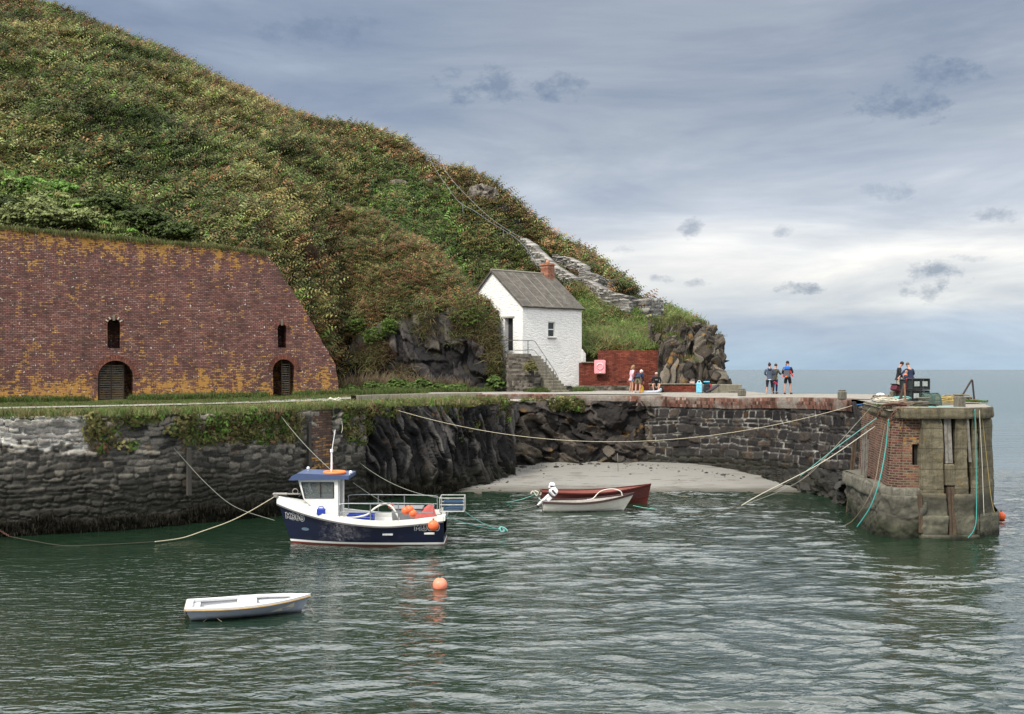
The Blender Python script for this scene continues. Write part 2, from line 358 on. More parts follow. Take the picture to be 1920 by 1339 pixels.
def brick_mat(name, bw, bh, cols, mortar, lichen=.0, lich_top=None, lich_bot=None, plane='XZ', white=0.0, grime=.5, msize=.012):
    m, nt, b = newmat(name, .9, .2); o = objco(nt)
    s = N(nt, 'ShaderNodeSeparateXYZ', {0: o})
    a = s.outputs[0] if plane == 'XZ' else s.outputs[1]
    wv = M_(nt, 'MULTIPLY', M_(nt, 'SUBTRACT', noise(nt, o, .8, 2), .5), .12)
    vec = N(nt, 'ShaderNodeCombineXYZ', {0: a, 1: M_(nt, 'ADD', s.outputs[2], wv)}).outputs[0]
    br = N(nt, 'ShaderNodeTexBrick', {'Vector': vec, 'Color1': (0,0,0), 'Color2': (1,1,1), 'Mortar': (.5,.5,.5), 'Scale': 1.0, 'Mortar Size': msize, 'Mortar Smooth': .3, 'Brick Width': bw, 'Row Height': bh, 'Bias': 0.})
    id_ = br.outputs['Color']; mo = br.outputs['Fac']
    n1 = noise(nt, o, 1.1, 6, .65); n2 = noise(nt, o, 14, 5, .7); n3 = noise(nt, o, .35, 4, .6)
    c = ramp(nt, M_(nt, 'ADD', M_(nt, 'MULTIPLY', id_, .5), M_(nt, 'MULTIPLY', n2, .55)), cols)
    c = mix(nt, 1.0, c, ramp(nt, noise(nt, mapping(nt, o, (2.4,2.4,.3)), 1.0, 5, .7), [(.3, .62), (.55, 1.05), (.8, 1.3)]), 'MULTIPLY')
    c = mix(nt, 1.0, c, ramp(nt, n1, [(.3, 1-grime*.6), (.7, 1+grime*.5)]), 'MULTIPLY')
    c = mix(nt, mo, c, mortar)
    if lichen:
        z = s.outputs[2]
        zt = M_(nt, 'ADD', M_(nt, 'MULTIPLY', M_(nt, 'SUBTRACT', z, (lich_top or 99)-2.2), .5, clamp=True), M_(nt, 'MULTIPLY', M_(nt, 'SUBTRACT', lich_bot or -9, z), .42, clamp=True))
        patch = M_(nt, 'ADD', M_(nt, 'MULTIPLY', noise(nt, mapping(nt, o, (1,1,.45)), 1.7, 8, .78), 1.1), M_(nt, 'MULTIPLY', M_(nt, 'SUBTRACT', id_, .5), .26))
        patch = M_(nt, 'ADD', patch, M_(nt, 'MULTIPLY', M_(nt, 'SUBTRACT', n2, .5), .35))
        f = ramp(nt, M_(nt, 'ADD', patch, M_(nt, 'MULTIPLY', zt, .20)), [(.675, 0.), (.735, lichen)])
        c = mix(nt, f, c, mix(nt, n2, (.36,.17,.035), (.50,.29,.075)))
    if white:
        sp = ramp(nt, noise(nt, o, 9, 2, .4), [(.70, 0.), (.73, white)])
        c = mix(nt, sp, c, (.6,.56,.5))
        bl = ramp(nt, noise(nt, mapping(nt, o, (1,1,1), (0,0,0), (9,9,9)), 7, 2, .4), [(.68, 0.), (.72, .8)])
        c = mix(nt, bl, c, (.03,.03,.04))
    setc(nt, b, c)
    h = M_(nt, 'ADD', M_(nt, 'MULTIPLY', mo, -.8), M_(nt, 'ADD', M_(nt, 'MULTIPLY', id_, .5), M_(nt, 'MULTIPLY', n2, .5)))
    bump(nt, b, h, .8, .035)
    return m
kiln_brick = brick_mat('old kiln brick', .22, .088, [(.15, (.07,.036,.033)), (.45, (.18,.080,.066)), (.7, (.24,.12,.10)), (.95, (.38,.25,.20))], (.055,.040,.036), lichen=.85, lich_top=13.0, lich_bot=6.6, white=.9, msize=.014)
red_brick = brick_mat('red wall brick', .24, .09, [(.15, (.10,.025,.018)), (.5, (.20,.045,.028)), (.8, (.27,.08,.045)), (.98, (.4,.17,.06))], (.07,.035,.03), white=.0, grime=.8)
coping_brick = brick_mat('coping brick', .11, .24, [(.15, (.12,.05,.035)), (.5, (.26,.10,.07)), (.9, (.5,.38,.3))], (.4,.35,.3), grime=.6, msize=.016)
head_brick_y = brick_mat('pier brick side', .22, .088, [(.15, (.045,.02,.016)), (.5, (.115,.042,.032)), (.9, (.20,.10,.065))], (.17,.145,.11), lichen=.3, lich_top=5.2, plane='YZ', grime=.9, msize=.016)
head_brick = brick_mat('pier brick', .22, .088, [(.15, (.05,.022,.017)), (.5, (.12,.044,.032)), (.9, (.20,.105,.06))], (.16,.14,.10), lichen=.6, lich_top=5.2, grime=.9, msize=.018)
quay_brick = brick_mat('quay brick', .25, .1, [(.15, (.05,.035,.03)), (.5, (.13,.08,.06)), (.9, (.24,.15,.1))], (.06,.045,.04), lichen=.9, lich_bot=3, grime=.6)
chim_brick = brick_mat('chimney brick', .23, .09, [(.15, (.18,.05,.03)), (.5, (.36,.12,.07)), (.9, (.5,.25,.15))], (.25,.2,.15), lichen=.0, grime=.4)

def conc_mat(name, a, bb, dark=(.03,.028,.02), band=None, joints=False, scale=1, lich=0, bumpd=.04):
    m, nt, b = newmat(name, .9, .25); o = objco(nt)
    n0 = noise(nt, o, .6*scale, 5, .65); n1 = noise(nt, o, 3*scale, 8, .72); n2 = noise(nt, o, 30*scale, 4, .7)
    stn = noise(nt, mapping(nt, o, (3,3,.35)), 2.2*scale, 5, .7)
    c = mix(nt, ramp(nt, n1, [(.3,0.),(.7,1.)]), a, bb)
    c = mix(nt, ramp(nt, stn, [(.48,0.),(.72,.75)]), c, dark)
    c = mix(nt, 1.0, c, ramp(nt, n2, [(.25,.55),(.5,1.),(.75,1.35)]), 'MULTIPLY')
    if joints:
        zj = M_(nt, 'ADD', N(nt, 'ShaderNodeSeparateXYZ', {0: o}).outputs[2], M_(nt, 'MULTIPLY', n0, .12)); jf = M_(nt, 'ABSOLUTE', M_(nt, 'SUBTRACT', M_(nt, 'FRACT', M_(nt, 'MULTIPLY', zj, 1.45)), .5))
        c = mix(nt, ramp(nt, jf, [(0., .85), (.035, 0.)]), c, dark); c = mix(nt, ramp(nt, noise(nt, mapping(nt, o, (1,1,5)), 1.3, 4, .6), [(.45,0.),(.7,.5)]), c, dark)
    if lich: c = mix(nt, ramp(nt, n1, [(.6,0.),(.68,lich)]), c, (.30,.20,.05))
    if band:
        z = N(nt, 'ShaderNodeSeparateXYZ', {0: o}).outputs[2]
        zz = M_(nt, 'ADD', z, M_(nt, 'MULTIPLY', M_(nt, 'SUBTRACT', n0, .5), .9))
        for (z0, z1, col, amt) in band:
            f = ramp(nt, M_(nt, 'MULTIPLY', zz, .2), [(z0/5, amt), (z1/5, 0.)])
            c = mix(nt, f, c, mix(nt, ramp(nt, n1, [(.35,0.),(.7,1.)]), col, tuple(x*2.3 for x in col)))
    setc(nt, b, c)
    bump(nt, b, M_(nt, 'ADD', n1, M_(nt, 'MULTIPLY', n2, .3)), .8, bumpd)
    return m
head_conc = conc_mat('pier concrete', (.20,.175,.115), (.11,.095,.06), (.035,.03,.02), band=[(1.35, 1.65, (.035,.034,.026), .9), (.75, .95, (.075,.072,.052), .8), (.02, .28, (.012,.013,.008), 1.)], lich=.6, joints=True, bumpd=.06)
plinth_conc = conc_mat('pier plinth concrete', (.20,.19,.15), (.10,.095,.075), (.03,.028,.022), band=[(1.2, 1.5, (.045,.043,.033), .85), (.45, .7, (.022,.024,.014), .9), (.05, .3, (.010,.011,.007), 1.)], lich=.3, bumpd=.10)
deck_conc = conc_mat('pier deck', (.30,.28,.24), (.20,.185,.16), (.12,.11,.09), scale=.7, bumpd=.02)
path_conc = conc_mat('pale path', (.33,.315,.28), (.22,.21,.185), (.12,.12,.09), scale=.8, bumpd=.02)
low_conc = conc_mat('low wall concrete', (.24,.22,.17), (.15,.135,.10), (.06,.055,.04), lich=.5)
render_conc = conc_mat('pale render', (.55,.52,.45), (.36,.33,.28), (.1,.09,.07))
bollard_conc = conc_mat('bollard concrete', (.19,.18,.14), (.12,.11,.085), (.05,.045,.035), scale=3, lich=.3)
def ground_mat(name, a, bb, cc, scale=1):
    m, nt, b = newmat(name, .95, .1); o = objco(nt)
    n1 = noise(nt, o, 1.2*scale, 7, .7); n2 = noise(nt, o, 12*scale, 5, .7)
    c = mix(nt, ramp(nt, n1, [(.35,0.),(.65,1.)]), a, bb); c = mix(nt, ramp(nt, n2, [(.45,0.),(.7,.8)]), c, cc)
    setc(nt, b, c); bump(nt, b, n2, .9, .08); return m
hill_soil = ground_mat('hill undergrowth', (.022,.026,.008), (.040,.038,.012), (.05,.032,.014))
turf = ground_mat('turf', (.05,.075,.018), (.10,.11,.035), (.12,.10,.05), 2)
def tint_mat(name, rough=.75, trans=.0):
    m, nt, b = newmat(name, rough, .25); setc(nt, b, attr(nt, 'tint', 'Color'))
    if trans:
        t = N(nt, 'ShaderNodeBsdfTranslucent', {'Color': attr(nt, 'tint', 'Color')})
        mx = N(nt, 'ShaderNodeMixShader', {0: trans, 1: b.outputs[0], 2: t.outputs[0]})
        nt.links.new(mx.outputs[0], nt.nodes['Material Output'].inputs[0])
    return m
leafmat = tint_mat('leaves', .7, .25)
sand_m, nt, b = newmat('wet sand', .8, .3); o = objco(nt)
n1 = noise(nt, mapping(nt, o, (.5,1.6,1)), 1.4, 6, .6); n2 = noise(nt, o, 40, 4, .7); n3 = noise(nt, mapping(nt, o, (.35,1.7,1)), 3.0, 5, .7)
c = mix(nt, n1, (.185,.18,.165), (.245,.238,.215)); c = mix(nt, 1.0, c, ramp(nt, n2, [(.3,.75),(.7,1.15)]), 'MULTIPLY')
c = mix(nt, ramp(nt, n3, [(.62,0.),(.68,.35)]), c, (.10,.085,.06))
z = N(nt, 'ShaderNodeSeparateXYZ', {0: o}).outputs[2]
c = mix(nt, ramp(nt, M_(nt, 'ADD', z, M_(nt, 'MULTIPLY', n1, .16)), [(.10, .9), (.24, 0.)]), c, (.065,.058,.042)); c = mix(nt, ramp(nt, noise(nt, mapping(nt, o, (.5,2,1)), 1.1, 7, .75), [(.56,0.),(.60,.7)]), c, (.075,.062,.045))
setc(nt, b, c); bump(nt, b, M_(nt, 'ADD', n1, M_(nt, 'MULTIPLY', n2, .2)), .6, .06)

# ------------------------------------------------------------------ water
wm, nt, b = newmat('sea water', .04, .5); o = objco(nt)
b.inputs['IOR'].default_value = 2.0
sp = N(nt, 'ShaderNodeSeparateXYZ', {0: o})
setc(nt, b, mix(nt, noise(nt, o, .08, 3), (.006,.018,.009), (.011,.027,.014)))
nt.links.new(ramp(nt, M_(nt, 'MULTIPLY', sp.outputs[1], .004), [(.26, .5), (.55, .22)]), b.inputs['Specular IOR Level'])
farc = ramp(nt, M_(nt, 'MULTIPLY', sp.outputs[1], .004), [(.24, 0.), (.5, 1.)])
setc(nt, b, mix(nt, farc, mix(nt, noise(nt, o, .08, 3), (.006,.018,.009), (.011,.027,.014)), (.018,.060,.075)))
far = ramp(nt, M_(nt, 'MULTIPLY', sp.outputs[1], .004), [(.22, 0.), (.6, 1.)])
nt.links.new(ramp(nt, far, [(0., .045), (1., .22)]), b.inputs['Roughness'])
f1 = noise(nt, mapping(nt, o, (1.0, 2.4, 1), (0,0,R(6))), 2.2, 3, .5, .5)
f2 = noise(nt, mapping(nt, o, (1.0, 2.2, 1), (0,0,R(-8))), .16, 6, .68)
bb_ = N(nt, 'ShaderNodeBump', {'Height': f1, 'Strength': .8, 'Distance': .045})
bb2 = N(nt, 'ShaderNodeBump', {'Height': f2, 'Strength': ramp(nt, M_(nt, 'MULTIPLY', sp.outputs[1], .01), [(.52, 0.), (.75, 1.)]), 'Distance': 1.3, 'Normal': bb_.outputs[0]})
nt.links.new(bb2.outputs[0], b.inputs['Normal'])
def lines(a, b, step): return np.arange(a, b+step*.5, step)
X = np.concatenate([[-60., -45, -34], lines(-26, 34, .09), [42., 60, 90]])
Yv = np.concatenate([[-30., 0, 8], lines(12, 52, .085), lines(52.2, 64, .3), [75., 100, 150]])
XX, YY = np.meshgrid(X, Yv, indexing='ij')
def wave(x, y):
    wx = x+fbm(x*.2, y*.2, 0, 3, 2)*1.5; wy = y+fbm(x*.25, y*.25, 0, 5, 2)*1.5
    z = fbm(wx*.5, wy*1.3, 0, 11, 2)*.06 + fbm(wx*1.2+3, wy*3.4, 0, 23, 2)*.064
    z += np.sin(wy*1.9+wx*.25+fbm(wx*.3, wy*.3, 0, 31, 2)*4)*.010
    gust = .25+.75*ss(-8, 6, x-y*.0)*(.55+.45*ss(-.3, .35, fbm(x*.09, y*.16, 0, 43, 3)))+.2*fbm(x*.12, y*.12, 0, 41, 2)
    return z*gust
ZZ = wave(XX, YY)*(ss(8, 14, YY)*(1-ss(56, 64, YY)))*(1-ss(30, 34, np.abs(XX)))
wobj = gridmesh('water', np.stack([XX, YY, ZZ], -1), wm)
tag(wobj, 'dark green rippled harbour water reflecting hill and sky', kind='structure')
mb = MB(); S = 30000
# the open sea runs on past the harbour to the horizon, 4 mm lower
mb.add([(-S,-30,-.03),(S,-30,-.03),(S,150,-.03),(-S,150,-.03),(-S,S,-.03),(S,S,-.03)], [])
mb.f = [[0,1,2,3],[3,2,5,4]]
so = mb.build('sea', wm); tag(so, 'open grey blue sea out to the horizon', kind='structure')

# ------------------------------------------------------------------ harbour plan
def deckz(x, y): return 4.15+.25*np.maximum(ss(50, 64, y), ss(9, 15, x))
EDGE = [(-34,34.6),(-26,35.6),(-17.7,36.9),(-14.5,38.1),(-9.6,41.9),(-8.1,44.9)]         # rubble quay wall at the waterline
ROCK1 = [(-7.6,46.6),(-6.2,47.6),(-4.4,49.2),(-2.5,50.6),(-1.0,52.8),(-.1,54.8)]          # slate face below the quay
ROCK2 = [(-.1,57.5),(2.2,58.6),(4.5,58.6),(7.1,57.9),(8.2,57.9)]                                     # brown rock face behind the sand
PIERIN = [(6.9,58.6),(7.15,57.75),(9.9,56.7),(12.7,54.1),(14.5,50.8),(15.1,47.4),(14.6,44.2)]                      # inner pier wall
def resample(pts, step, smooth=True):
    pts = np.array(pts, float); d = np.r_[0, np.cumsum(np.hypot(*np.diff(pts, axis=0).T))]
    s = np.linspace(0, d[-1], max(2, int(d[-1]/step)+1))
    x = np.interp(s, d, pts[:,0]); y = np.interp(s, d, pts[:,1])
    if smooth:
        k = max(1, int(.6/step)); ker = np.ones(2*k+1)/(2*k+1)
        xe = np.concatenate([x[0]-(x[k:0:-1]-x[0]), x, x[-1]+(x[-1]-x[-2:-k-2:-1])]); ye = np.concatenate([y[0]-(y[k:0:-1]-y[0]), y, y[-1]+(y[-1]-y[-2:-k-2:-1])])
        x = np.convolve(xe, ker, 'valid'); y = np.convolve(ye, ker, 'valid')
    tx, ty = np.gradient(x), np.gradient(y); l = np.hypot(tx, ty)
    return s, x, y, ty/l, -tx/l          # normal to the right of travel (towards the water)
def sheet(pts, zb, zt, cell, res, amp, batter, seed, mode='rubble', bulge=.0, lump=.1):
    s, x, y, nx, ny = resample(pts, res)
    L = s[-1]; zt_ = zt if callable(zt) else (lambda q: zt+0*q)
    nz = int((4.2-zb)/res)+1; t = np.linspace(0, 1, nz)
    Sg, T = np.meshgrid(s, t, indexing='ij'); Z = zb+(zt_(Sg)-zb)*T
    if mode == 'rubble':
        sw = Sg+fbm(Sg*1.1, Z*1.1, 0, seed, 3)*.22; zw = Z+fbm(Sg*.9, Z*1.3, 0, seed+3, 3)*.12
        e, cid, tl = rub2(Sg, Z, cell[0], cell[1], seed, 1.7 if cell[0] < .5 else 1.0); edge = ss(.004, .03, e)
        d = amp*edge*(.30+.9*cid+1.1*tl)+fbm(Sg*4, Z*5, 0, seed+9, 3)*.035
    elif mode == 'slate':       # steep leaning slabs
        sw = Sg+Z*.30+fbm(Sg*.7, Z*.5, 0, seed, 3)*.6
        f1, f2, cid, tl = vort(sw/cell[0], (Z+fbm(Sg*1.5, Z*.6, 0, seed+2, 2)*.8)/cell[1], seed, .9)
        e = f2-f1; edge = ss(.0, .16, e)
        tilt = (np.modf(sw/cell[0])[0]-.5)
        g1, g2, gid = vor2(sw/(cell[0]*3.2)+9, Z/(cell[1]*2.3), seed+4, .9)
        d = amp*(cid*1.2-.5)+amp*1.6*(gid-.5)+amp*.35*edge+fbm(Sg*1.2, Z*.6, 0, seed+9, 4)*lump*2.5+tl*amp*1.3
    else:                       # blocky angular rock
        sw = Sg+fbm(Sg*.6, Z*.8, 0, seed, 3)*.9; zw = Z+.25*Sg+fbm(Sg*.7, Z*.7, 0, seed+2, 3)*.7
        f1, f2, cid, tl = vort(sw/cell[0], zw/cell[1], seed, .95); e = f2-f1; edge = ss(.0, .10, e)
        g1, g2, gid = vor2(sw/(cell[0]*3)+3, zw/(cell[1]*3), seed+6, .95)
        d = amp*(cid-.4)+amp*2.0*(gid-.4)+amp*.25*edge+amp*1.5*tl+fbm(Sg*1.0, Z*1.0, 0, seed+9, 5)*lump*3
    d = d+bulge*np.sin(np.pi*T)
    d = d*(1-.0*T); off = d-batter*(Z-zb)
    Vx = x[:,None]+nx[:,None]*off; Vy = y[:,None]+ny[:,None]*off
    return np.stack([Vx, Vy, Z], -1), dict(cid=cid, edge=edge), (s, x, y)

qw = thing('quay_wall', 'grey rubble stone quay wall under the brick kiln with black weed along its foot', 'wall')
V, A, (s_, x_, y_) = sheet(EDGE, -.3, lambda q: 4.12+0*q+fbm(q*.7, q*0, 0, 4, 2)*.05, (.42, .20), .045, .085, .03, 21)
Lq = s_[-1]
uq = 960+V[...,0]/V[...,1]*F; nq_ = fbm(uq*.05, V[...,2]*4, 0, 8, 3)
A['pale'] = ss(-.25, .05, nq_+.9*ss(170, 120, uq)*ss(3.0, 3.5, V[...,2])-.55+.6*(uq > -60)*ss(2.7, 3.4, V[...,2])*ss(175, 160, uq))*ss(172, 160, uq)*ss(2.5, 3.1, V[...,2])
gridmesh('rubble_face', V, quay_stone, qw, False, A)
# limewashed mortar patch
def sub_sheet(pts, u0, u1, zlo, zhi, mat, name, parent, seed, prd=.012, **k):
    V, A, (s, x, y) = sheet(pts, -.3, k.get('zt', 4.12), (.46,.22), .05, .10, .03, seed)
    uu = 960+V[...,0]/V[...,1]*F; i0 = np.argmin(abs(uu[:,60]-u0)); i1 = np.argmin(abs(uu[:,60]-u1))
    j0 = np.argmin(abs(V[0,:,2]-zlo)); j1 = np.argmin(abs(V[0,:,2]-zhi)); n = (i1-i0, j1-j0)
    return V[i0:i1, j0:j1], {a: v[i0:i1, j0:j1] for a, v in A.items()}
V2, A2 = sub_sheet(EDGE, -20, 168, 3.0, 3.95, cream_stone, 'x', qw, 21)
nr = fbm(np.arange(V2.shape[0])[:,None]*.045, np.arange(V2.shape[1])[None,:]*.09, 0, 8, 3)
ii = np.arange(V2.shape[0])[:,None]/V2.shape[0]; jj = np.arange(V2.shape[1])[None,:]/V2.shape[1]
keep = (jj > .35-.9*nr*.6+.25*np.abs(ii-.55)) & (ii < 1+0*jj)
V2 = V2.copy(); V2[...,1] -= .02; fc = gridfaces(*V2.shape[:2]); kf = keep.ravel()[fc].all(1)
npmesh('pale_pointing', V2, fc[kf], cream_stone, qw, True, A2)
# brick-faced buttress with a stone quoin, and old timber fender
mb = MB(); a = Vector((-8.35,44.35,0)); d = Vector((.72,1.05,0)).normalized()
Lb = 1.55
mb.add([a+Vector((0,0,-.3)), a+d*Lb+Vector((0,0,-.3)), a+d*Lb+Vector((-.1,.08,4.05)), a+Vector((-.1,.08,4.05)),
        a+Vector((-1.2,.9,-.3)), a+d*Lb+Vector((-1.2,.9,-.3)), a+d*Lb+Vector((-1.2,.9,4.05)), a+Vector((-1.2,.9,4.05))],
       [[0,1,2,3],[5,4,7,6],[4,0,3,7],[1,5,6,2],[3,2,6,7]])
bo = mb.build('brick_buttress', quay_brick, qw)
QUOIN = [(a+d*(Lb-.25)+Vector((-.05,.05,0))).to_2d()[:], (a+d*(Lb+1.75)).to_2d()[:]]
V, A, _ = sheet(QUOIN, -.3, 4.1, (.34,.22), .05, .08, .01, 77); gridmesh('stone_quoin', V, quay_stone, qw, True, A)
mb = MB(); mb.box((-12.05,39.78,1.95), (.16,.16,1.8), R(38), .02); mb.build('timber_post', paint('weathered timber', (.055,.05,.042), .9, .6, 9), qw)
mb = MB(); pq = a+d*(-.25)+Vector((.12,-.12,0)); mb.box((pq.x,pq.y,2.3), (.15,.15,2.6), R(50), .02); mb.build('timber_post', paint('weathered timber', (.13,.12,.10), .9, .6, 9), qw)

V, A, _ = sheet(ROCK1, -.3, lambda q: 4.02+fbm(q*.9, q*0, 0, 4, 3)*.15, (.22, 1.3), .045, .22, .07, 31, 'slate', lump=.14)
tag(gridmesh('slate_cliff', V, cliff_dark, None, False, A), 'dark upright slate rock face under the quay beside the sand', kind='structure')
V, A, _ = sheet(ROCK2, -.3, lambda q: 4.05+fbm(q*.9, q*0, 0, 9, 3)*.06, (.9, .5), .05, .26, .06, 43, 'block', lump=.14)
tag(gridmesh('rock_cliff', V, cliff_brown, None, False, A), 'dark brown blocky rock face at the back of the sand', kind='structure')
V, A, _ = sheet([(-.15,54.6),(.05,56.2),(-.1,58.3)], -.3, 3.9, (.34,1.5), .05, .22, .03, 35, 'slate')
tag(gridmesh('rock_corner', V, cliff_dark, None, False, A), 'sharp corner of slate rock meeting the sand', kind='structure')

# quay deck (ground behind the edge), one sheet following the edge, running back under the hill
top_edge = EDGE+[(-7.2,45.9),(-6.5,47.4),(-4.5,49.7),(-2.8,51.2),(-1.3,53.4),(-.4,55.2),(-.3,58.2),(2.2,59.0),(4.5,59.0),(7.1,58.2)]
s, x, y, nx, ny = resample(top_edge, .25); n = len(s)
back = np.linspace(0, 1, 90)[None,:]**1.3
bx, by = x-6.0+np.minimum(0, x+8)*.3, np.full(n, 76.)
GX = x[:,None]-nx[:,None]*.12+(bx-x)[:,None]*back; GY = y[:,None]-ny[:,None]*.12+(by-y)[:,None]*back
GZ = deckz(GX, GY)+fbm(GX*.6, GY*.6, 0, 3, 3)*.05*(back > .01)
GX, GY, GZ = (np.concatenate([q[:,:1], q], 1) for q in (GX, GY, GZ)); GZ[:,0] -= 1.2
gridmesh('quay_ground', np.stack([GX,GY,GZ],-1), turf, None, True); q = bpy.data.objects['quay_ground']; tag(q, 'grassy ground along the top of the quay', kind='structure')
# ground behind the pier root (under the house, red wall and rocks)
gx, gy = np.meshgrid(np.linspace(-8, 14.5, 80), np.linspace(59.1, 80, 70), indexing='ij')
gz = deckz(gx, gy)+.012
gx, gy, gz = (np.concatenate([q[:,:1], q], 1) for q in (gx, gy, gz)); gz[:,0] -= .4
gridmesh('quay_apron', np.stack([gx,gy,gz],-1), deck_conc, None, True); tag(bpy.data.objects['quay_apron'], 'worn concrete apron where the quay meets the pier', kind='structure')
# pale path along the quay
pc = [(-30,40.0),(-21.5,42.8),(-16.5,46.6),(-11.5,52.0),(-8.2,56.4),(-4.2,59.8),(0,61.2),(4.5,61.6),(8.5,61.2)]
s, x, y, nx, ny = resample(pc, .25)
wd = np.interp(s, [0, s[-1]*.5, s[-1]*.75, s[-1]], [.8, 1.0, 1.5, 2.2]); tt = np.linspace(-1, 1, 9)
jag = 1+.12*fbm(s*1.2, s*0, 0, 2, 3)
PX = x[:,None]+nx[:,None]*wd[:,None]*tt*jag[:,None]; PY = y[:,None]+ny[:,None]*wd[:,None]*tt*jag[:,None]
PZ = deckz(PX, PY)+.055
gridmesh('path', np.stack([PX,PY,PZ],-1), path_conc, None, True, flip=True); tag(bpy.data.objects['path'], 'pale worn concrete path along the quay', kind='structure')

# sand
uS = np.linspace(-5.2, 16, 150); vS = np.linspace(0, 1, 70)
US, VS = np.meshgrid(uS, vS, indexing='ij')
ye = 50.4+.15*np.sin(US*.7)+ss(-1.5, -5, US)*1.0+ss(13.4, 15.8, US)*4.5; Y0 = ye-5
YS = Y0+(60.5-Y0)*VS; ZS = (YS-ye)*(.085+.035*ss(4, 12, US))
ZS = np.where(YS < ye, (YS-ye)*.12, ZS)+.03+fbm(US*.8, YS*.8, 0, 3, 3)*.008*(YS > ye)
gridmesh('sand', np.stack([US,YS,ZS],-1), sand_m); tag(bpy.data.objects['sand'], 'small patch of damp grey sand at low tide', kind='structure')
# shore foam line is part of the sand edge: a thin wet lip of pebbles
# sloping dark toe under the pier wall
V, A, _ = sheet([(9.6,56.4),(12.2,53.9),(13.9,50.6),(14.3,47.6),(13.9,45.0)], -.4, lambda q: .45+.7*ss(0, 9, q), (.8,.3), .06, .16, -.02, 51, 'block', lump=.08)
V[...,0] += (V[...,2])*.45; 
tag(gridmesh('weedy_toe', V, cliff_dark, None, False, A), 'weed covered rock toe at the foot of the pier wall', kind='structure')
# ------------------------------------------------------------------ the pier
pier = thing('harbour_pier', 'rubble stone harbour pier with brick and concrete head standing in the water', 'pier', (0,0,0))
def inner_top(q): return 4.05+.2*ss(0, 14, q)
V, A, _ = sheet(PIERIN, -.3, inner_top, (.52,.30), .05, .10, .07, 61); gridmesh('rubble_face', V, pier_stone, pier, False, A)
inner = [(7.0,58.2),(10.1,57.1),(12.95,54.45),(14.85,51.05),(15.4,47.4),(14.95,44.2),(14.3,43.5),(13.05,36.95)]
outer = [(11,66),(13.4,61.3),(19.9,59),(20.9,55),(20.6,49),(18.6,42.6),(18.2,41),(16.75,37.45)]
def resn(pts, n):
    pts = np.array(pts, float); d = np.r_[0, np.cumsum(np.hypot(*np.diff(pts, axis=0).T))]; s = np.linspace(0, d[-1], n)
    return np.stack([np.interp(s, d, pts[:,0]), np.interp(s, d, pts[:,1])], -1)
a, b_ = resn(inner, 90), resn(outer, 90); t = np.linspace(0, 1, 24)[None,:,None]
G = a[:,None]*(1-t)+b_[:,None]*t; Z = deckz(G[...,0], G[...,1])-.004+fbm(G[...,0]*.8, G[...,1]*.8, 0, 3, 3)*.012
gridmesh('pier_deck', np.concatenate([G, Z[...,None]], -1), deck_conc, pier)
zz = np.linspace(-.5, 1, 12)[None,:,None]
o2 = np.repeat(b_[:,None], 12, 1); zt = Z[:,-1][:,None]; zc = -.5+(zt+.5)*np.linspace(0,1,12)[None,:]
gridmesh('seaward_face', np.concatenate([o2+fbm(zc*.9, o2[...,1]*.9, 0, 5, 3)[...,None]*.05, zc[...,None]], -1), head_conc, pier)
# brick soldier course along the lip of the inner wall
s, x, y, nx, ny = resample([(.2,58.6),(2.2,58.85),(4.5,58.75),(7.1,57.95),(9.95,56.85),(12.8,54.25),(14.65,50.95),(15.2,47.6)], .1)
rows = np.array([[-.0,-.55],[.035,-.30],[.04,-.02],[.02,0.0],[-1.3,-.01]])
W = np.stack([x[:,None]+nx[:,None]*(rows[:,0]+.02), y[:,None]+ny[:,None]*(rows[:,0]+.02), deckz(x,y)[:,None]+.02+rows[:,1]+fbm(s*1.5, s*0, 0, 6, 3)[:,None]*.02], -1)
cm, nt, b = newmat('lip brickwork', .9, .2); o = objco(nt); sx = attr(nt, 'run')
br = N(nt, 'ShaderNodeTexBrick', {'Vector': N(nt, 'ShaderNodeCombineXYZ', {0: sx, 1: attr(nt, 'rise')}).outputs[0], 'Color1': (0,0,0), 'Color2': (1,1,1), 'Mortar': (.5,.5,.5), 'Scale': 1.0, 'Mortar Size': .011, 'Brick Width': .115, 'Row Height': .18, 'Mortar Smooth': .3}); br.offset = 0
n2 = noise(nt, o, 9, 5, .7); n1 = noise(nt, o, .9, 4, .6)
c = ramp(nt, M_(nt, 'ADD', M_(nt, 'MULTIPLY', br.outputs['Color'], .7), M_(nt, 'MULTIPLY', n2, .35)), [(.2, (.05,.028,.02)), (.5, (.15,.06,.042)), (.78, (.21,.10,.07)), (.97, (.42,.36,.3))])
c = mix(nt, br.outputs['Fac'], c, (.11,.09,.075)); c = mix(nt, 1., c, ramp(nt, noise(nt, o, 2.5, 6, .7), [(.3,.45),(.6,1.1)]), 'MULTIPLY'); c = mix(nt, ramp(nt, n1, [(.45,0.),(.6,.8)]), c, mix(nt, n2, (.06,.05,.04), (.42,.39,.34)))
setc(nt, b, c); bump(nt, b, M_(nt, 'MULTIPLY', br.outputs['Fac'], -1.), .8, .03)
gridmesh('brick_lip', W, cm, pier, False, {'run': np.repeat(s[:,None], 5, 1), 'rise': np.repeat(np.array([[0,.25,.525,.56,1.0]]), len(s), 0)})

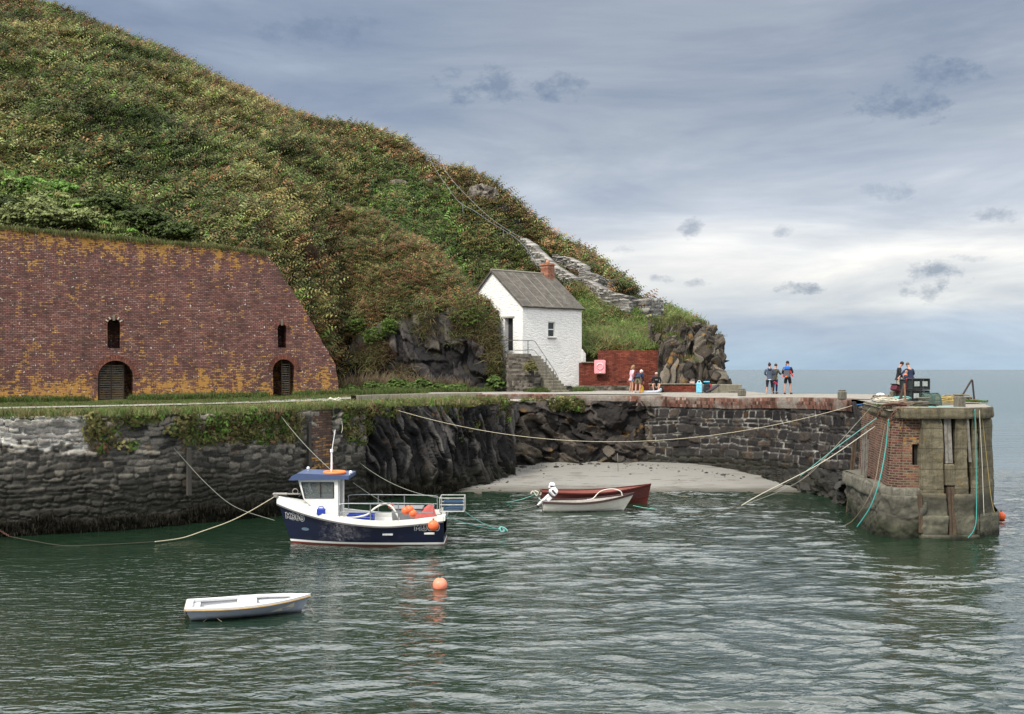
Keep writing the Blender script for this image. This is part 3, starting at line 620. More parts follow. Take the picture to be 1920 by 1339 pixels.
def skin(path, z0, z1, amp, batter, mat, name, parent, res=.05, seed=1, inward=None, fr=1.2, top=False):
    """rough faced mass: displaced wall following a path seen from its right hand side"""
    s, x, y, nx, ny = resample(path, res, False)
    k = 2; ker = np.ones(2*k+1)/(2*k+1)
    nx = np.convolve(np.pad(nx, k, 'edge'), ker, 'valid'); ny = np.convolve(np.pad(ny, k, 'edge'), ker, 'valid')
    nz = max(3, int((z1-z0)/res)+1); z = np.linspace(z0, z1, nz); Sg, Zg = np.meshgrid(s, z, indexing='ij')
    f1, f2, cid = vor2(Sg*1.1+fbm(Sg, Zg, 0, seed, 2)*.5, Zg*1.4+fbm(Sg, Zg, 3, seed, 2)*.4, seed)
    e = ss(0, .12, f2-f1)
    T = (Zg-z0)/(z1-z0); rnd = -.05*(ss(.93, 1, T))-.03*(1-ss(0, .05, T))
    d = amp*(fbm(Sg*fr, Zg*fr, 0, seed+2, 5)*1.3+(cid-.5)*.6+.5*fbm(Sg*6, Zg*6, 0, seed+4, 3)+.35*e)-batter*(Zg-z0)+rnd
    V = np.stack([x[:,None]+nx[:,None]*d, y[:,None]+ny[:,None]*d, Zg], -1)
    if top:
        cx, cy = x.mean(), y.mean(); last = V[:,-1:,:].copy(); mid = last.copy(); mid[...,0] = cx; mid[...,1] = cy; V = np.concatenate([V, mid], 1)
    return gridmesh(name, V, mat, parent, True)
oak = paint('grey split timber', (.20,.185,.16), .85, .75, 7, dirtcol=(.03,.025,.02)); oakd = paint('wet brown timber', (.075,.05,.03), .7, .6, 7, dirtcol=(.02,.015,.01))
# bricked left side and front, each standing on the concrete plinth
def rings(L, H, n=40): return None
def brick_panel(p0, p1, z0, z1, lean, mat, name, notch=None):
    p0, p1 = Vector(p0), Vector(p1); t_ = (p1-p0); Lw = t_.length; n_ = max(4, int(Lw/.06)); m_ = int((z1-z0)/.05)
    nrm = Vector((t_.y, -t_.x)).normalized(); sg = np.linspace(0, 1, n_); zg = np.linspace(z0, z1, m_)
    Sg, Zg = np.meshgrid(sg, zg, indexing='ij'); d = .018*fbm(Sg*Lw*3, Zg*3, 0, 14, 4)-lean*(Zg-z0)
    V = np.stack([p0.x+t_.x*Sg+nrm.x*d, p0.y+t_.y*Sg+nrm.y*d, Zg], -1); fc = gridfaces(n_, m_)
    if notch is not None:
        cx = (Sg*Lw).ravel()[fc].mean(1); cz = Zg.ravel()[fc].mean(1); fc = fc[~notch(cx, cz, Lw)]
    return npmesh(name, V, fc, mat, pier, True)
brick_panel((14.42,44.4), (13.12,37.35), 1.6, 4.2, .06, head_brick_y, 'brick_side')
brick_panel((13.12,37.35), (13.42,36.86), 1.6, 4.2, .06, head_brick_y, 'brick_corner')
# front brickwork, broken away in steps next to the concrete
brick_panel((13.42,36.86), (14.15,36.74), 1.6, 4.2, .06, head_brick, 'brick_front', lambda cx, cz, L: ((cx > L-.07) & (cz > 1.9)) | ((cx > L-.36) & (cz > 2.45) & (cz < 3.2)))
skin([(14.7,44.4),(13.65,38.0),(13.6,37.25),(14.2,37.15),(14.6,37.3)], 1.3, 4.2, .06, .02, cliff_brown, 'rubble_core', pier, seed=3)
skin([(15.4,45.0),(13.95,44.6),(13.6,43.2),(12.95,39.6),(12.72,37.2),(12.95,36.62),(13.5,36.42),(14.15,36.38),(14.4,36.6)], -.5, 1.42, .13, .05, plinth_conc, 'plinth', pier, seed=8, top=True)
skin([(14.6,44.2),(13.35,43.2),(12.98,40.0),(12.9,37.5),(13.1,36.82),(13.6,36.64),(14.2,36.6)], 1.2, 1.68, .07, .12, plinth_conc, 'plinth_kerb', pier, seed=18, top=True)
# concrete pilasters with the open timber slots between them
for i, (xa, xb, f) in enumerate([(13.97,14.83,36.47),(15.11,15.64,36.42),(15.69,16.02,36.50)]):
    skin([(xa,37.4),(xa,f+.02),(xb,f),(xb,37.4)], -.5, 4.16, .035, .03, head_conc, 'concrete_pilaster', pier, seed=20+i)
skin([(16.06,37.6),(16.06,36.70),(16.86,37.36),(17.14,37.8),(17.6,39.2),(18.4,41.6),(18.9,43)], -.5, 4.16, .035, .03, head_conc, 'concrete_corner', pier, seed=27)
skin([(13.98,37.2),(13.99,36.42),(14.84,36.38),(14.84,37)], -.5, 1.52, .05, .0, head_conc, 'concrete_footing', pier, seed=31, top=True)
skin([(15.10,37.2),(15.10,36.36),(15.72,36.30),(15.74,37)], -.5, 1.50, .05, .0, head_conc, 'concrete_footing', pier, seed=33, top=True)
skin([(13.96,37.2),(13.97,36.34),(14.86,36.30),(14.86,37)], -.5, .78, .07, .0, head_conc, 'concrete_footing', pier, seed=35, top=True)
skin([(16.04,37.6),(16.05,36.58),(16.95,37.22),(17.28,37.9),(17.7,39.2),(18.5,41.6)], -.5, .8, .05, .0, head_conc, 'concrete_footing', pier, seed=36)
skin([(13.9,37.2),(13.95,36.22),(15.0,36.12),(15.9,36.18),(16.0,37)], -.5, .13, .05, .0, head_conc, 'concrete_footing', pier, seed=38, top=True)
mb = MB(); mb.box((15.0,37.3,1.9), (2.1,.6,4.4)); mb.build('recess_shade_block', paint('painted recess shade', (.02,.018,.015), .95, .2), pier)  # near-black block paints the shade behind the open slots
# coping
skin([(14.4,43.6),(13.35,38.4),(13.32,37.0),(13.62,36.62),(14.1,36.50),(15.6,36.36),(16.3,36.72),(16.86,37.32),(17.25,38.5),(18.6,42.2),(20.6,48.5)], 4.08, 4.46, .02, -.0, head_conc, 'coping', pier, seed=44)
cop = resn([(14.4,43.6),(13.35,38.4),(13.32,37.0),(13.62,36.62),(14.1,36.50),(15.6,36.36),(16.3,36.72),(16.86,37.32),(17.25,38.5),(18.6,42.2),(20.6,48.5)], 120)
cen = np.array([[16.4, 43.5]]); tq = np.linspace(0, 1, 30)[None,:,None]; G = cop[:,None]*(1-tq)+cen[None]*tq
nrm = (cop-cen); nrm /= np.linalg.norm(nrm, axis=1)[:,None]
G[:,0] -= nrm*.05
zq = 4.455+fbm(G[...,0]*1.2, G[...,1]*1.2, 0, 3, 4)*.02*(tq[...,0] > .02)-.03*tq[...,0]
gridmesh('head_deck', np.concatenate([G, zq[...,None]], -1), deck_conc, pier)
def plank(p0, p1, wd, dp, mat, name, seed, parent):
    p0, p1 = Vector(p0), Vector(p1); n_ = 60; rr = random.Random(seed); vs, fs = [], []
    for i in range(n_+1):
        p = p0.lerp(p1, i/n_); q = i/n_
        for k, (sx_, sy_) in enumerate(((-1,-1),(-.35,-1.0),(.1,-.75),(.4,-1),(1,-1),(1,1),(-1,1))):
            j = fbm(q*6, k*3.3, 0, seed, 3)*.18; vs.append((p.x+wd/2*(sx_+j*.5), p.y+dp/2*(sy_+j), p.z))
    for i in range(n_):
        for k in range(7): fs.append([i*7+k, i*7+(k+1)%7, (i+1)*7+(k+1)%7, (i+1)*7+k])
    fs += [list(range(6,-1,-1)), [n_*7+k for k in range(7)]]
    m_ = MB(); m_.add(vs, fs); return m_.build(name, mat, parent)
plank((14.97,36.62,2.55), (14.95,36.75,4.15), .24, .22, oak, 'timber_fender', 3, pier)
plank((15.03,36.42,-.3), (15.0,36.55,1.75), .24, .24, oakd, 'timber_fender', 4, pier)
mb = MB(); mb.box((14.98,36.58,2.15), (.33,.3,.75), 0, .04); mb.build('concrete_block', head_conc, pier)
plank((15.66,36.46,2.6), (15.58,36.5,4.1), .07, .08, oak, 'timber_fender', 5, pier)
plank((13.93,36.36,.2), (13.93,36.44,1.5), .13, .1, oakd, 'timber_fender', 6, pier)
plank((13.9,42.2,-.2), (14.0,42.2,3.4), .10, .10, oak, 'timber_fender', 7, pier)
plank((13.62,43.3,-.2), (13.95,43.4,2.9), .14, .10, oakd, 'timber_fender', 8, pier)
plank((13.45,40.6,1.2), (13.55,40.6,3.1), .06, .06, oak, 'timber_fender', 9, pier)
plank((13.5,41.3,1.1), (13.6,41.3,3.1), .06, .06, oak, 'timber_fender', 10, pier)
plank((13.42,41.9,4.5), (13.62,41.9,3.6), .14, .14, paint('black iron', (.03,.028,.027), .6, .4), 'timber_fender', 11, pier)

# low concrete kerb and old brick lip along the quay near the house
qk = thing('quay_kerb', 'low raised kerb of concrete and red brick along the quay below the white house', 'kerb')
s, x, y, nx, ny = resample([(-7.6,52.0),(-5.8,54.6),(-3.4,56.6),(-1.6,57.7)], .1)
def strip(x, y, nx, ny, zt, zb, wdt, mat, name, parent, jit=.01, at=None):
    rows = np.array([[.0, zb],[.0, zt-.02],[-.02, zt],[-wdt, zt],[-wdt, zb]]); n_ = len(x)
    W = np.stack([x[:,None]+nx[:,None]*rows[:,0], y[:,None]+ny[:,None]*rows[:,0], rows[:,1][None]+fbm(x*1.3, y*1.3, 0, 6, 3)[:,None]*jit*np.array([0,1,1,1,0])], -1)
    return gridmesh(name, W, mat, parent, False, at)
strip(x, y, nx, ny, 4.50, 4.0, .35, low_conc, 'concrete_kerb', qk)
s, x, y, nx, ny = resample([(-2.2,57.4),(.3,58.3),(2.4,58.62)], .1)
strip(x, y, nx, ny, 4.42, 4.14, .30, cm, 'brick_kerb', qk, at={'run': np.repeat(s[:,None], 5, 1), 'rise': np.repeat(np.array([[0,.28,.29,.6,.8]]), len(s), 0)})
strip(x, y-.06, nx, ny, 4.14, 3.45, .30, render_conc, 'render_band', qk)

# ------------------------------------------------------------------ brick kiln wall with arches
def boolcut(o, cutters):
    for cu in cutters:
        md = o.modifiers.new('cut', 'BOOLEAN'); md.object = cu; md.solver = 'EXACT'
    dg = bpy.context.evaluated_depsgraph_get(); dg.update(); me = bpy.data.meshes.new_from_object(o.evaluated_get(dg))
    o.modifiers.clear(); old = o.data; o.data = me; bpy.data.meshes.remove(old)
    for cu in cutters: m_ = cu.data; bpy.data.objects.remove(cu); bpy.data.meshes.remove(m_)
    return o
TH = R(25); kiln = thing('brick_kiln', 'huge sloping old red brick kiln wall with arched openings and orange lichen', 'kiln', (-24.96, 52.0, 0), TH)
out_ = [(-9.5,3.6),(-9.5,13.05),(-6,12.95),(0,12.72)]
rr = random.Random(5)
for i in range(1, 33):
    q = i/32*13.0; out_.append((q, np.interp(q, [0,5,11,13], [12.72,12.48,12.22,12.02])+rr.uniform(-.035,.035)))
for (a_, b2) in [(13.0+q_, float(np.interp(q_, [0,.5,.9,1.7,2.3,2.85,3.4,3.8,3.95], [12.02,11.62,11.0,9.8,8.8,7.75,6.8,5.95,5.1]))) for q_ in np.linspace(0,3.95,44)]+[(16.95,3.6)]: out_.append((a_+rr.uniform(-.05,.04)*(b2 > 4), b2))
vs = [(x_, .10*(z_-4.15), z_) for x_, z_ in out_]; n_ = len(vs)
vs += [(x_-(1.0 if x_ > 13 else 0), 3.6+0*z_, z_) for x_, z_ in out_]
fs = [list(range(n_)), list(range(2*n_-1, n_-1, -1))]+[[i, n_+i, n_+(i+1)%n_, (i+1)%n_] for i in range(n_)]
mb = MB(); mb.add(vs, fs); kb = mb.build('kiln_body', kiln_brick, kiln); recalc(kb)
def archpts(cx, w_, z0, z1, n=14, el=1.0):
    r = w_/2; zs_ = z1-r*el; p = [(cx-r, z0), (cx+r, z0)]
    for i in range(n+1): th = math.pi*i/n; p.append((cx+r*math.cos(th), zs_+r*el*math.sin(th)))
    return p
def cutter(pts, y0, y1):
    c_ = MB(); c_.prism(pts, (0,y0,0), (1,0,0), (0,0,1), (0,y1-y0,0)); o = c_.build('cutter', kiln_brick, kiln); recalc(o); return o
ARCH = [(5.32,1.72,4.0,6.22,1.05), (13.93,1.22,4.0,6.32,1.0)]; NICHE = [(5.25,.62,6.85,8.35), (13.88,.50,6.95,8.25)]
cuts = [cutter(archpts(cx,w_,z0,z1,el=el), -1, 2.3) for cx,w_,z0,z1,el in ARCH]+[cutter(archpts(cx,w_,z0,z1), -1, 1.6) for cx,w_,z0,z1 in NICHE]
boolcut(kb, cuts)
vous = brick_mat('arch brick', .1, .3, [(.1, (.10,.035,.025)), (.5, (.20,.07,.05)), (.9, (.30,.13,.09))], (.10,.06,.05), grime=.6)
for i, (cx, w_, z0, z1, *el) in enumerate(ARCH+NICHE):
    mb = MB(); r = w_/2; e_ = el[0] if el else 1; zs_ = z1-r*e_; big = i < 2; nb = 22 if big else 9; dd = .26 if big else .17
    for k in range(nb):
        th = math.pi*(k+.5)/nb; c_ = (cx+(r+dd/2)*math.cos(th), .10*(zs_+r*math.sin(th)-4.15)+.06, zs_+(r*e_+dd/2)*math.sin(th))
        mb.box(c_, (dd, .18, math.pi*(r+dd/2)/nb-.02), mtx=Matrix.Rotation(-th, 3, 'Y'))
    mb.build('arch_ring', vous, kiln)
    if not big: mb = MB(); mb.box((cx, .10*(z1-4.15)+.03, z1+.06), (.12,.2,.30), 0, .01); mb.build('keystone', low_conc, kiln)
    if i == 2:
        for sg_ in (-1,1):
            for th_ in (.55,1.0): mb = MB(); mb.box((cx+sg_*math.sin(th_)*(r+.09), .10*(zs_-4.0)+.02, zs_+math.cos(th_)*(r+.09)), (.07,.18,.14), mtx=Matrix.Rotation(sg_*th_, 3, 'Y')); mb.build('pale_voussoir', render_conc, kiln)
iron = paint('rusty dark iron', (.035,.028,.024), .7, .5, 12, dirtcol=(.10,.045,.02)); slatm = paint('bleached slats', (.30,.27,.22), .8, .5, 9)
for i, (cx, w_, z0, z1, el) in enumerate(ARCH):
    g = MB(); r = w_/2; zs_ = z1-r*el
    y_ = .55
    x0, x1 = (cx-r+.08, cx+r-.45) if i == 0 else (cx-.05, cx+r-.22)
    nsl = 15
    for k in range(nsl):
        z_ = 4.3+k*(z1-4.45)/nsl; hh = max(0, (z_-zs_)/el); lim = math.sqrt(max(0, r*r-hh*hh)) if hh > 0 else r
        a1, a2 = max(x0, cx-lim+.05), min(x1, cx+lim-.05)
        if a2-a1 > .1: g.box(((a1+a2)/2, y_, z_), (a2-a1, .03, .028))
    g.build('gate_slats', slatm, kiln)
    g = MB()
    for xx in ((x0, (x0+x1)/2, x1) if i == 0 else (x0, x1)):
        hh = math.sqrt(max(.02, r*r-(xx-cx)**2)) if abs(xx-cx) < r else .1
        g.box((xx, y_-.02, (4.2+zs_+hh*el-.05)/2), (.05,.05, zs_+hh*el-.05-4.2))
    g.build('gate_frame', iron, kiln)
# sloping brick parapet climbing away at far left behind the kiln top
pw = thing('brick_parapet', 'ivy covered brick parapet climbing the bank at far left above the kiln', 'wall')
A0, A1 = P(-70, 300, 66), P(250, 446, 61.5)
mb = MB(); dd = Vector((A1.x-A0.x, A1.y-A0.y, 0)); nn = Vector((-dd.y, dd.x, 0)).normalized()*.6
mb.add([A0+Vector((0,0,-6)), A1+Vector((0,0,-2.5)), A1, A0, A0+Vector((0,0,-6))+nn, A1+Vector((0,0,-2.5))+nn, A1+nn, A0+nn], [[0,1,2,3],[5,4,7,6],[3,2,6,7],[4,0,3,7],[1,5,6,2]])
mb.build('brick_face', kiln_brick, pw)

# ------------------------------------------------------------------ white house
HA = R(40); hp = P(980, 693, 66); house = thing('white_house', 'small whitewashed stone pilot house with grey slate roof and brick chimney', 'house', (hp.x, hp.y, 0), HA)
HL, HWd, EV, RG, GR = 5.05, 5.9, 9.70, 12.0, 3.9
m, nt, b = newmat('limewash', .85, .25); o = objco(nt)
n1 = noise(nt, mapping(nt, o, (1,1,2.6)), 3.2, 5, .6); n2 = noise(nt, o, 16, 5, .7); n3 = noise(nt, o, 1.2, 5, .7)
v = N(nt, 'ShaderNodeTexVoronoi', {'Vector': mapping(nt, o, (2.6,2.6,7)), 'Scale': 1.0}, feature='DISTANCE_TO_EDGE').outputs['Distance']
c = mix(nt, ramp(nt, n3, [(.4,0.),(.8,.5)]), (.84,.83,.80), (.70,.69,.65))
c = mix(nt, ramp(nt, n1, [(.60,0.),(.72,.5)]), c, (.45,.42,.36))
zh = N(nt, 'ShaderNodeSeparateXYZ', {0: o}).outputs[2]
c = mix(nt, M_(nt, 'MULTIPLY', ramp(nt, noise(nt, mapping(nt, o, (4,4,.5)), 3, 5, .7), [(.55,0.),(.75,.6)]), 1.), c, (.42,.40,.35))
c = mix(nt, ramp(nt, M_(nt, 'ADD', M_(nt, 'MULTIPLY', zh, .1), M_(nt, 'MULTIPLY', n3, .12)), [(.50,.8),(.55,0.)]), c, (.22,.24,.14))
setc(nt, b, c); bump(nt, b, M_(nt, 'ADD', M_(nt, 'MULTIPLY', ramp(nt, v, [(0.,0.),(.12,1.)]), .55), M_(nt, 'ADD', M_(nt, 'MULTIPLY', n1, .8), M_(nt, 'MULTIPLY', n2, .3))), .65, .05)
limew = m
mb = MB(); pr = [(0,GR),(0,EV),(HWd/2,RG),(HWd,EV),(HWd,GR)]
mb.prism(pr, (0,0,0), (0,1,0), (0,0,1), (HL,0,0)); hb = mb.build('wall', limew, house); recalc(hb)
def boxcut(c_, d_):
    k = MB(); k.box(c_, d_); o = k.build('cutter', limew, house); return o
boolcut(hb, [boxcut((0,1.33,7.98), (.7,.80,2.06)), boxcut((2.42,0,8.3), (.62,.5,.98))])
mb = MB(); mb.add([(HL-.0,-.05,GR),(HL+.42,-.05,GR),(HL+.30,-.05,6.8),(HL-.0,-.05,7.1),(HL,1.6,GR),(HL+.42,1.6,GR),(HL+.30,1.6,6.8),(HL,1.6,7.1)],
    [[0,1,2,3],[5,4,7,6],[3,2,6,7],[1,5,6,2],[4,0,3,7]]); mb.build('buttress', limew, house)
dk = paint('dark plank door', (.025,.027,.032), .6, .3, 6)
mb = MB(); mb.box((.33,1.33,7.97), (.05,.78,2.0)); 
for k in range(5): mb.box((.30,1.0+k*.165,7.97), (.02,.145,1.96))
door = mb.build('door', dk, house); mb = MB(); mb.ball((.27,1.05,7.9), .035, 8); mb.build('door_handle', iron, door)
mb = MB(); mb.box((.05,1.33,9.06), (.2,1.1,.1)); mb.build('door_lintel', paint('grey lintel', (.35,.34,.31), .8, .3), house)
wf = paint('window white', (.75,.74,.70), .5, .2); gl = paint('dark glass', (.03,.035,.035), .08, .1, spec=.6)
fr = MB(); wx, wz = 2.42, 8.3
for dxx in (-.28, .28): fr.box((wx+dxx, .10, wz), (.07,.08,.96))
for dzz in (-.455, -.0, .455): fr.box((wx, .10, wz+dzz), (.50,.075,.06))
fo = fr.build('window_frame', wf, house); mb = MB(); mb.box((wx,.14,wz), (.5,.02,.92)); mb.build('window_pane', gl, fo)
mb = MB(); mb.box((wx,-.03,wz-.54), (.74,.16,.06), 0, .01); mb.build('window_sill', paint('grey sill', (.25,.24,.22), .8, .4), fo)
# roof: cement-washed slates with raised laps
m, nt, b = newmat('old slate roof', .85, .25); o = objco(nt)
n1 = noise(nt, o, 2.2, 7, .75); n2 = noise(nt, o, 22, 4, .7)
br = N(nt, 'ShaderNodeTexBrick', {'Vector': N(nt, 'ShaderNodeCombineXYZ', {0: N(nt, 'ShaderNodeSeparateXYZ', {0: o}).outputs[0], 1: M_(nt, 'MULTIPLY', N(nt, 'ShaderNodeSeparateXYZ', {0: o}).outputs[1], 1.28)}).outputs[0], 'Color1': (.3,.3,.3), 'Color2': (1,1,1), 'Mortar': (.2,.2,.2), 'Scale': 1., 'Brick Width': .3, 'Row Height': .2, 'Mortar Size': .008})
c = mix(nt, ramp(nt, n1, [(.35,0.),(.7,1.)]), (.085,.076,.066), (.17,.155,.13)); c = mix(nt, ramp(nt, n1, [(.62,0.),(.72,.6)]), c, (.16,.15,.07))
c = mix(nt, .45, c, mix(nt, 1., c, br.outputs['Color'], 'MULTIPLY')); c = mix(nt, 1., c, ramp(nt, n2, [(.3,.6),(.5,1.),(.75,1.5)]), 'MULTIPLY')
setc(nt, b, c); bump(nt, b, M_(nt, 'ADD', br.outputs['Color'], n2), .6, .03); roofm = m
sl = math.atan2(RG-EV, HWd/2); mb = MB(); t_ = .11
def roofslab(m_, y0, z0, y1, z1):
    n3 = Vector((0, -(z1-z0), (y1-y0))); n3 = n3.normalized()*t_
    if n3.z < 0: n3 = -n3
    nseg = 16
    for i in range(nseg):
        xa, xb = -.14+(HL+.26)*i/nseg, -.14+(HL+.26)*(i+1)/nseg
        ja, jb = [.02*fbm(q*1.7, 0, 0, 3, 2) for q in (xa, xb)]
        vs = [(xa,y0,z0+ja),(xb,y0,z0+jb),(xb,y1,z1+jb*.3),(xa,y1,z1+ja*.3)]; vs += [tuple(Vector(q)+n3) for q in vs]
        m_.add(vs, [[3,2,1,0],[4,5,6,7],[0,1,5,4],[2,3,7,6]]+([[3,0,4,7]] if i == 0 else [])+([[1,2,6,5]] if i == nseg-1 else []))
roofslab(mb, -.13, EV-.10, HWd/2, RG+.0); roofslab(mb, HWd+.13, EV-.10, HWd/2, RG+.0)
ro = mb.build('roof', roofm, house)
mb = MB(); sv = Vector((0, HWd/2, RG-EV)).normalized()
for k in range(5):
    xk = .75+k*.85; mb.tube([(xk,-.13,EV-.10+.125), (xk,HWd/2,RG+.125)], .022, 6)
mb.tube([(-.15,HWd/2,RG+.14),(HL+.12,HWd/2,RG+.14)], .07, 8); mb.build('roof_seams', paint('pale seam', (.24,.22,.18), .8, .3), ro)
mb = MB(); mb.box((HL-.42,HWd/2-.1,RG+.22), (.62,.7,1.05), 0, .015); mb.box((HL-.42,HWd/2-.1,RG+.72), (.72,.8,.10), 0, .02); mb.box((HL-.42,HWd/2-.1,RG+.80), (.60,.66,.08), 0, .02)
chim = mb.build('chimney', chim_brick, ro); mb = MB(); mb.lathe((HL-.42,HWd/2-.1,RG+.84), [(.10,0),(.12,.08),(.10,.22),(.08,.23)]); mb.build('chimney_pot', paint('clay pot', (.5,.3,.2), .8, .2), chim)

# stone landing and stairs up to the door
st = thing('stone_stairs', 'stone landing and steps with iron railing up to the white house door', 'stairs')
def massblock(pts, z0, z1, mat, name, parent, seed):
    pts = pts+[pts[0]]; s, x, y, nx, ny = resample(pts, .07, False); nz = max(3, int((z1-z0)/.07)); Sg, Zg = np.meshgrid(s, np.linspace(z0, z1, nz), indexing='ij')
    e, cid, tl = rub2(Sg, Zg, .36, .15, seed); e = ss(.004,.04,e); d = .06*e*(cid+.3)-.03
    V = np.stack([x[:,None]-nx[:,None]*-1*d, y[:,None]-ny[:,None]*-1*d, Zg], -1); mid = V[:,-1:].copy(); mid[...,0] = x.mean(); mid[...,1] = y.mean()
    V = np.concatenate([V, mid], 1); cidp = np.concatenate([cid, cid[:,-1:]], 1); ep = np.concatenate([e, np.ones((len(s),1))], 1)
    return gridmesh(name, V, mat, parent, True, dict(cid=cidp, edge=ep))
massblock([(-.35,65.3),(-.2,63.9),(1.05,63.8),(1.2,65.4),(-.2,66.8)], 4.0, 6.72, stair_stone, 'landing', st, 5)
massblock([(-.3,63.3),(.25,62.7),(1.7,62.9),(1.6,63.9),(-.3,64.1)], 4.0, 5.45, stair_stone, 'lower_wall', st, 6)
d0 = Vector((1.5,64.6,0)); dv = Vector((.55,-.84,0)); pv = Vector((.84,.55,0))
mb = MB(); ns = 12
for k in range(ns):
    c_ = d0+dv*(k*.26-.3)+pv*(-.15); h_ = 6.6-k*.185
    mb.box((c_.x, c_.y, (h_+4)/2), (1.15,.34,h_-4), math.atan2(pv.y, pv.x), .02)
mb.build('steps', low_conc, st)
mb = MB(); pts2 = [(-.3,65.2,6.75),(.2,63.9,6.75),(.75,63.75,6.72)]
curb = [(1.75+.28*k*.55, 64.95-.28*k*.84, 6.3-k*.19) for k in range(10)]
mb.tube([(p[0]+.3, p[1]+.2, max(p[2]-1.1, 4.5)) for p in curb], [.3]*10, 7); mb.build('coping_slope', stair_stone, st)
rl = MB(); r_ = .022
railtop = [P(930,638,66.5), P(1000,638.5,63.75), P(1003,640,63.6), P(1027,676,62.7), P(1043,700,62.2), P(1045,706,62.15)]
railmid = [P(966,657,64.3), P(1000,656,63.75), P(1003,658,63.6), P(1026,690,62.7), P(1037,708,62.25)]
rl.tube(railtop, r_); rl.tube(railmid, r_*.9)
for (u, yt, yb, Yq) in ((945,638,668,65.5),(990,638,672,63.9),(1024,672,708,62.75),(1038,694,734,62.2)): rl.tube([P(u,yt,Yq), P(u,yb,Yq)], r_*1.1)
rl.build('iron_railing', paint('grey iron rail', (.09,.09,.095), .5, .4), st)
mb = MB(); pl = P(998.5,700,62.5); mb.box(pl, (.19,.03,.36)); mb.build('slate_plaque', paint('slate plaque', (.03,.035,.045), .5, .1), st)

# red brick retaining wall, low bench walls
rw = thing('brick_wall', 'tall red brick retaining wall behind the people beside the white house', 'wall')
a0, a1 = P(1094,725,69.1), P(1243,725,69.1)
W0 = a0.x; 
mb = MB(); mb.prism([(a0.x+.95,4.0),(a0.x+.95,6.99),(a1.x-.3,7.0),(a1.x,6.6),(a1.x+.02,4.0)], (0,69.0,0), (1,0,0), (0,0,1), (0,.5,0)); mb.build('wall_face', red_brick, rw)
mb = MB(); mb.prism([(a0.x-.4,4.0),(a0.x-.4,6.2),(a0.x+.95,6.2),(a0.x+.95,4.0)], (0,69.08,0), (1,0,0), (0,0,1), (0,.4,0)); mb.build('lower_section', red_brick, rw)
mb = MB(); mb.box((a0.x+.45,69.2,6.23), (1.15,.5,.07)); mb.build('coping', low_conc, rw)
mb = MB(); mb.box((P(1167,717,69).x,68.99,4.98), (.55,.03,.09)); mb.build('drain_slot_shade', paint('painted recess shade', (.02,.018,.015), .95, .2), rw)  # flat dark bar stands in for the shade inside a drain slot
massblock([(a0.x-.3,68.7),(a0.x+.4,68.1),(3.9+1.8,68.3),(a1.x-2,68.4),(a1.x-2,69.1),(a0.x-.3,69.1)], 4.0, 4.72, stair_stone, 'footing', rw, 9)
bw = thing('brick_bench', 'low red brick wall at the foot of the crag', 'wall')
x0, x1 = P(1218,730,63.5).x, P(1305,730,63.5).x
mb = MB(); mb.box(((x0+x1)/2,63.6,4.55), (x1-x0,.45,.62)); mb.build('brickwork', red_brick, bw); mb = MB(); mb.box(((x0+x1)/2,63.58,4.895), (x1-x0+.06,.55,.07), 0, .02); mb.build('coping', low_conc, bw)
cw = thing('concrete_wall', 'low grey concrete wall running out from the crag with bags against it', 'wall')
x0, x1 = P(1312,730,62.5).x, P(1390,730,62.5).x
mb = MB(); mb.box(((x0+x1)/2,62.7,4.58), (x1-x0,.6,.62), R(-4), .04); mb.build('wall_body', low_conc, cw)
mb = MB(); mb.box((x1-.35,62.38,4.40), (.8,.3,.3), 0, .04); mb.build('end_block', bollard_conc, cw)
# ------------------------------------------------------------------ hills
R_y = tab([-400,-200,0,100,200,300,400,500,600,700,760,792,830,870,920,960,1000,1050,1100,1150,1200,1240,1270,1300,1315,1345,1380],
          [-150,-75,-5,10,50,90,145,193,222,242,264,292,308,312,342,376,410,446,476,511,541,564,578,592,612,664,740])
R_Y = tab([-400,500,800,1000,1240,1300,1380], [108,102,96,92,85,80,77])
F_Y = tab([-400,470,560,600,630,665,705,900,960,1040,1097,1240,1262,1380], [59,60,62,64,65.5,67,70,72,74.5,74,70.0,69.8,69.5,71])
F_z = tab([-400,470,560,600,630,665,705,900,960,1060,1097,1240,1262,1380], [12.6,11.6,8.6,7.2,4.6,4.4,5,5.5,5,5.2,6.85,6.95,5.0,3.8])
def A_z(u, t, rough=True):
    Yf, Yr = F_Y(u), R_Y(u); zr = HC+(693-R_y(u))/F*Yr-.45; zf = F_z(u)
    pr = np.where(t <= 1, t*(1.28-.28*t), 1+(t-1)*.12); Y = Yf+(Yr-Yf)*t; z = zf+(zr-zf)*pr
    if rough:
        X = (u-960)/F*Y; z = z+(fbm(X*.16, Y*.16, 0, 71, 4)*1.1+fbm(X*.62, Y*.5, 0, 73, 3)*.55)*np.clip(t*4, 0, 1)*np.clip((1.15-t)*2.5, .25, 1)
        # gully running up between the spur and the stepped headland
        g = np.exp(-((u-(905-60*t))/45)**2)*np.clip(t*3, 0, 1)*np.clip((1.-t)*2, 0, 1); z = z-1.6*g
    return Y, z
uu = np.concatenate([np.linspace(-400, -20, 40), np.linspace(-10, 1380, 420)]); tt = np.concatenate([np.linspace(0, 1.04, 170), [1.2, 1.6, 2.2]])
U, T = np.meshgrid(uu, tt, indexing='ij'); Y, Z = A_z(U, T); X = (U-960)/F*Y
skirt = T < .001
Z2 = np.concatenate([np.full((len(uu),1), 3.5), Z], 1); X2 = np.concatenate([X[:,:1], X], 1); Y2 = np.concatenate([Y[:,:1], Y], 1)
tag(gridmesh('hillside', np.stack([X2,Y2,Z2],-1), hill_soil), 'steep bracken covered hill above the harbour', kind='structure')
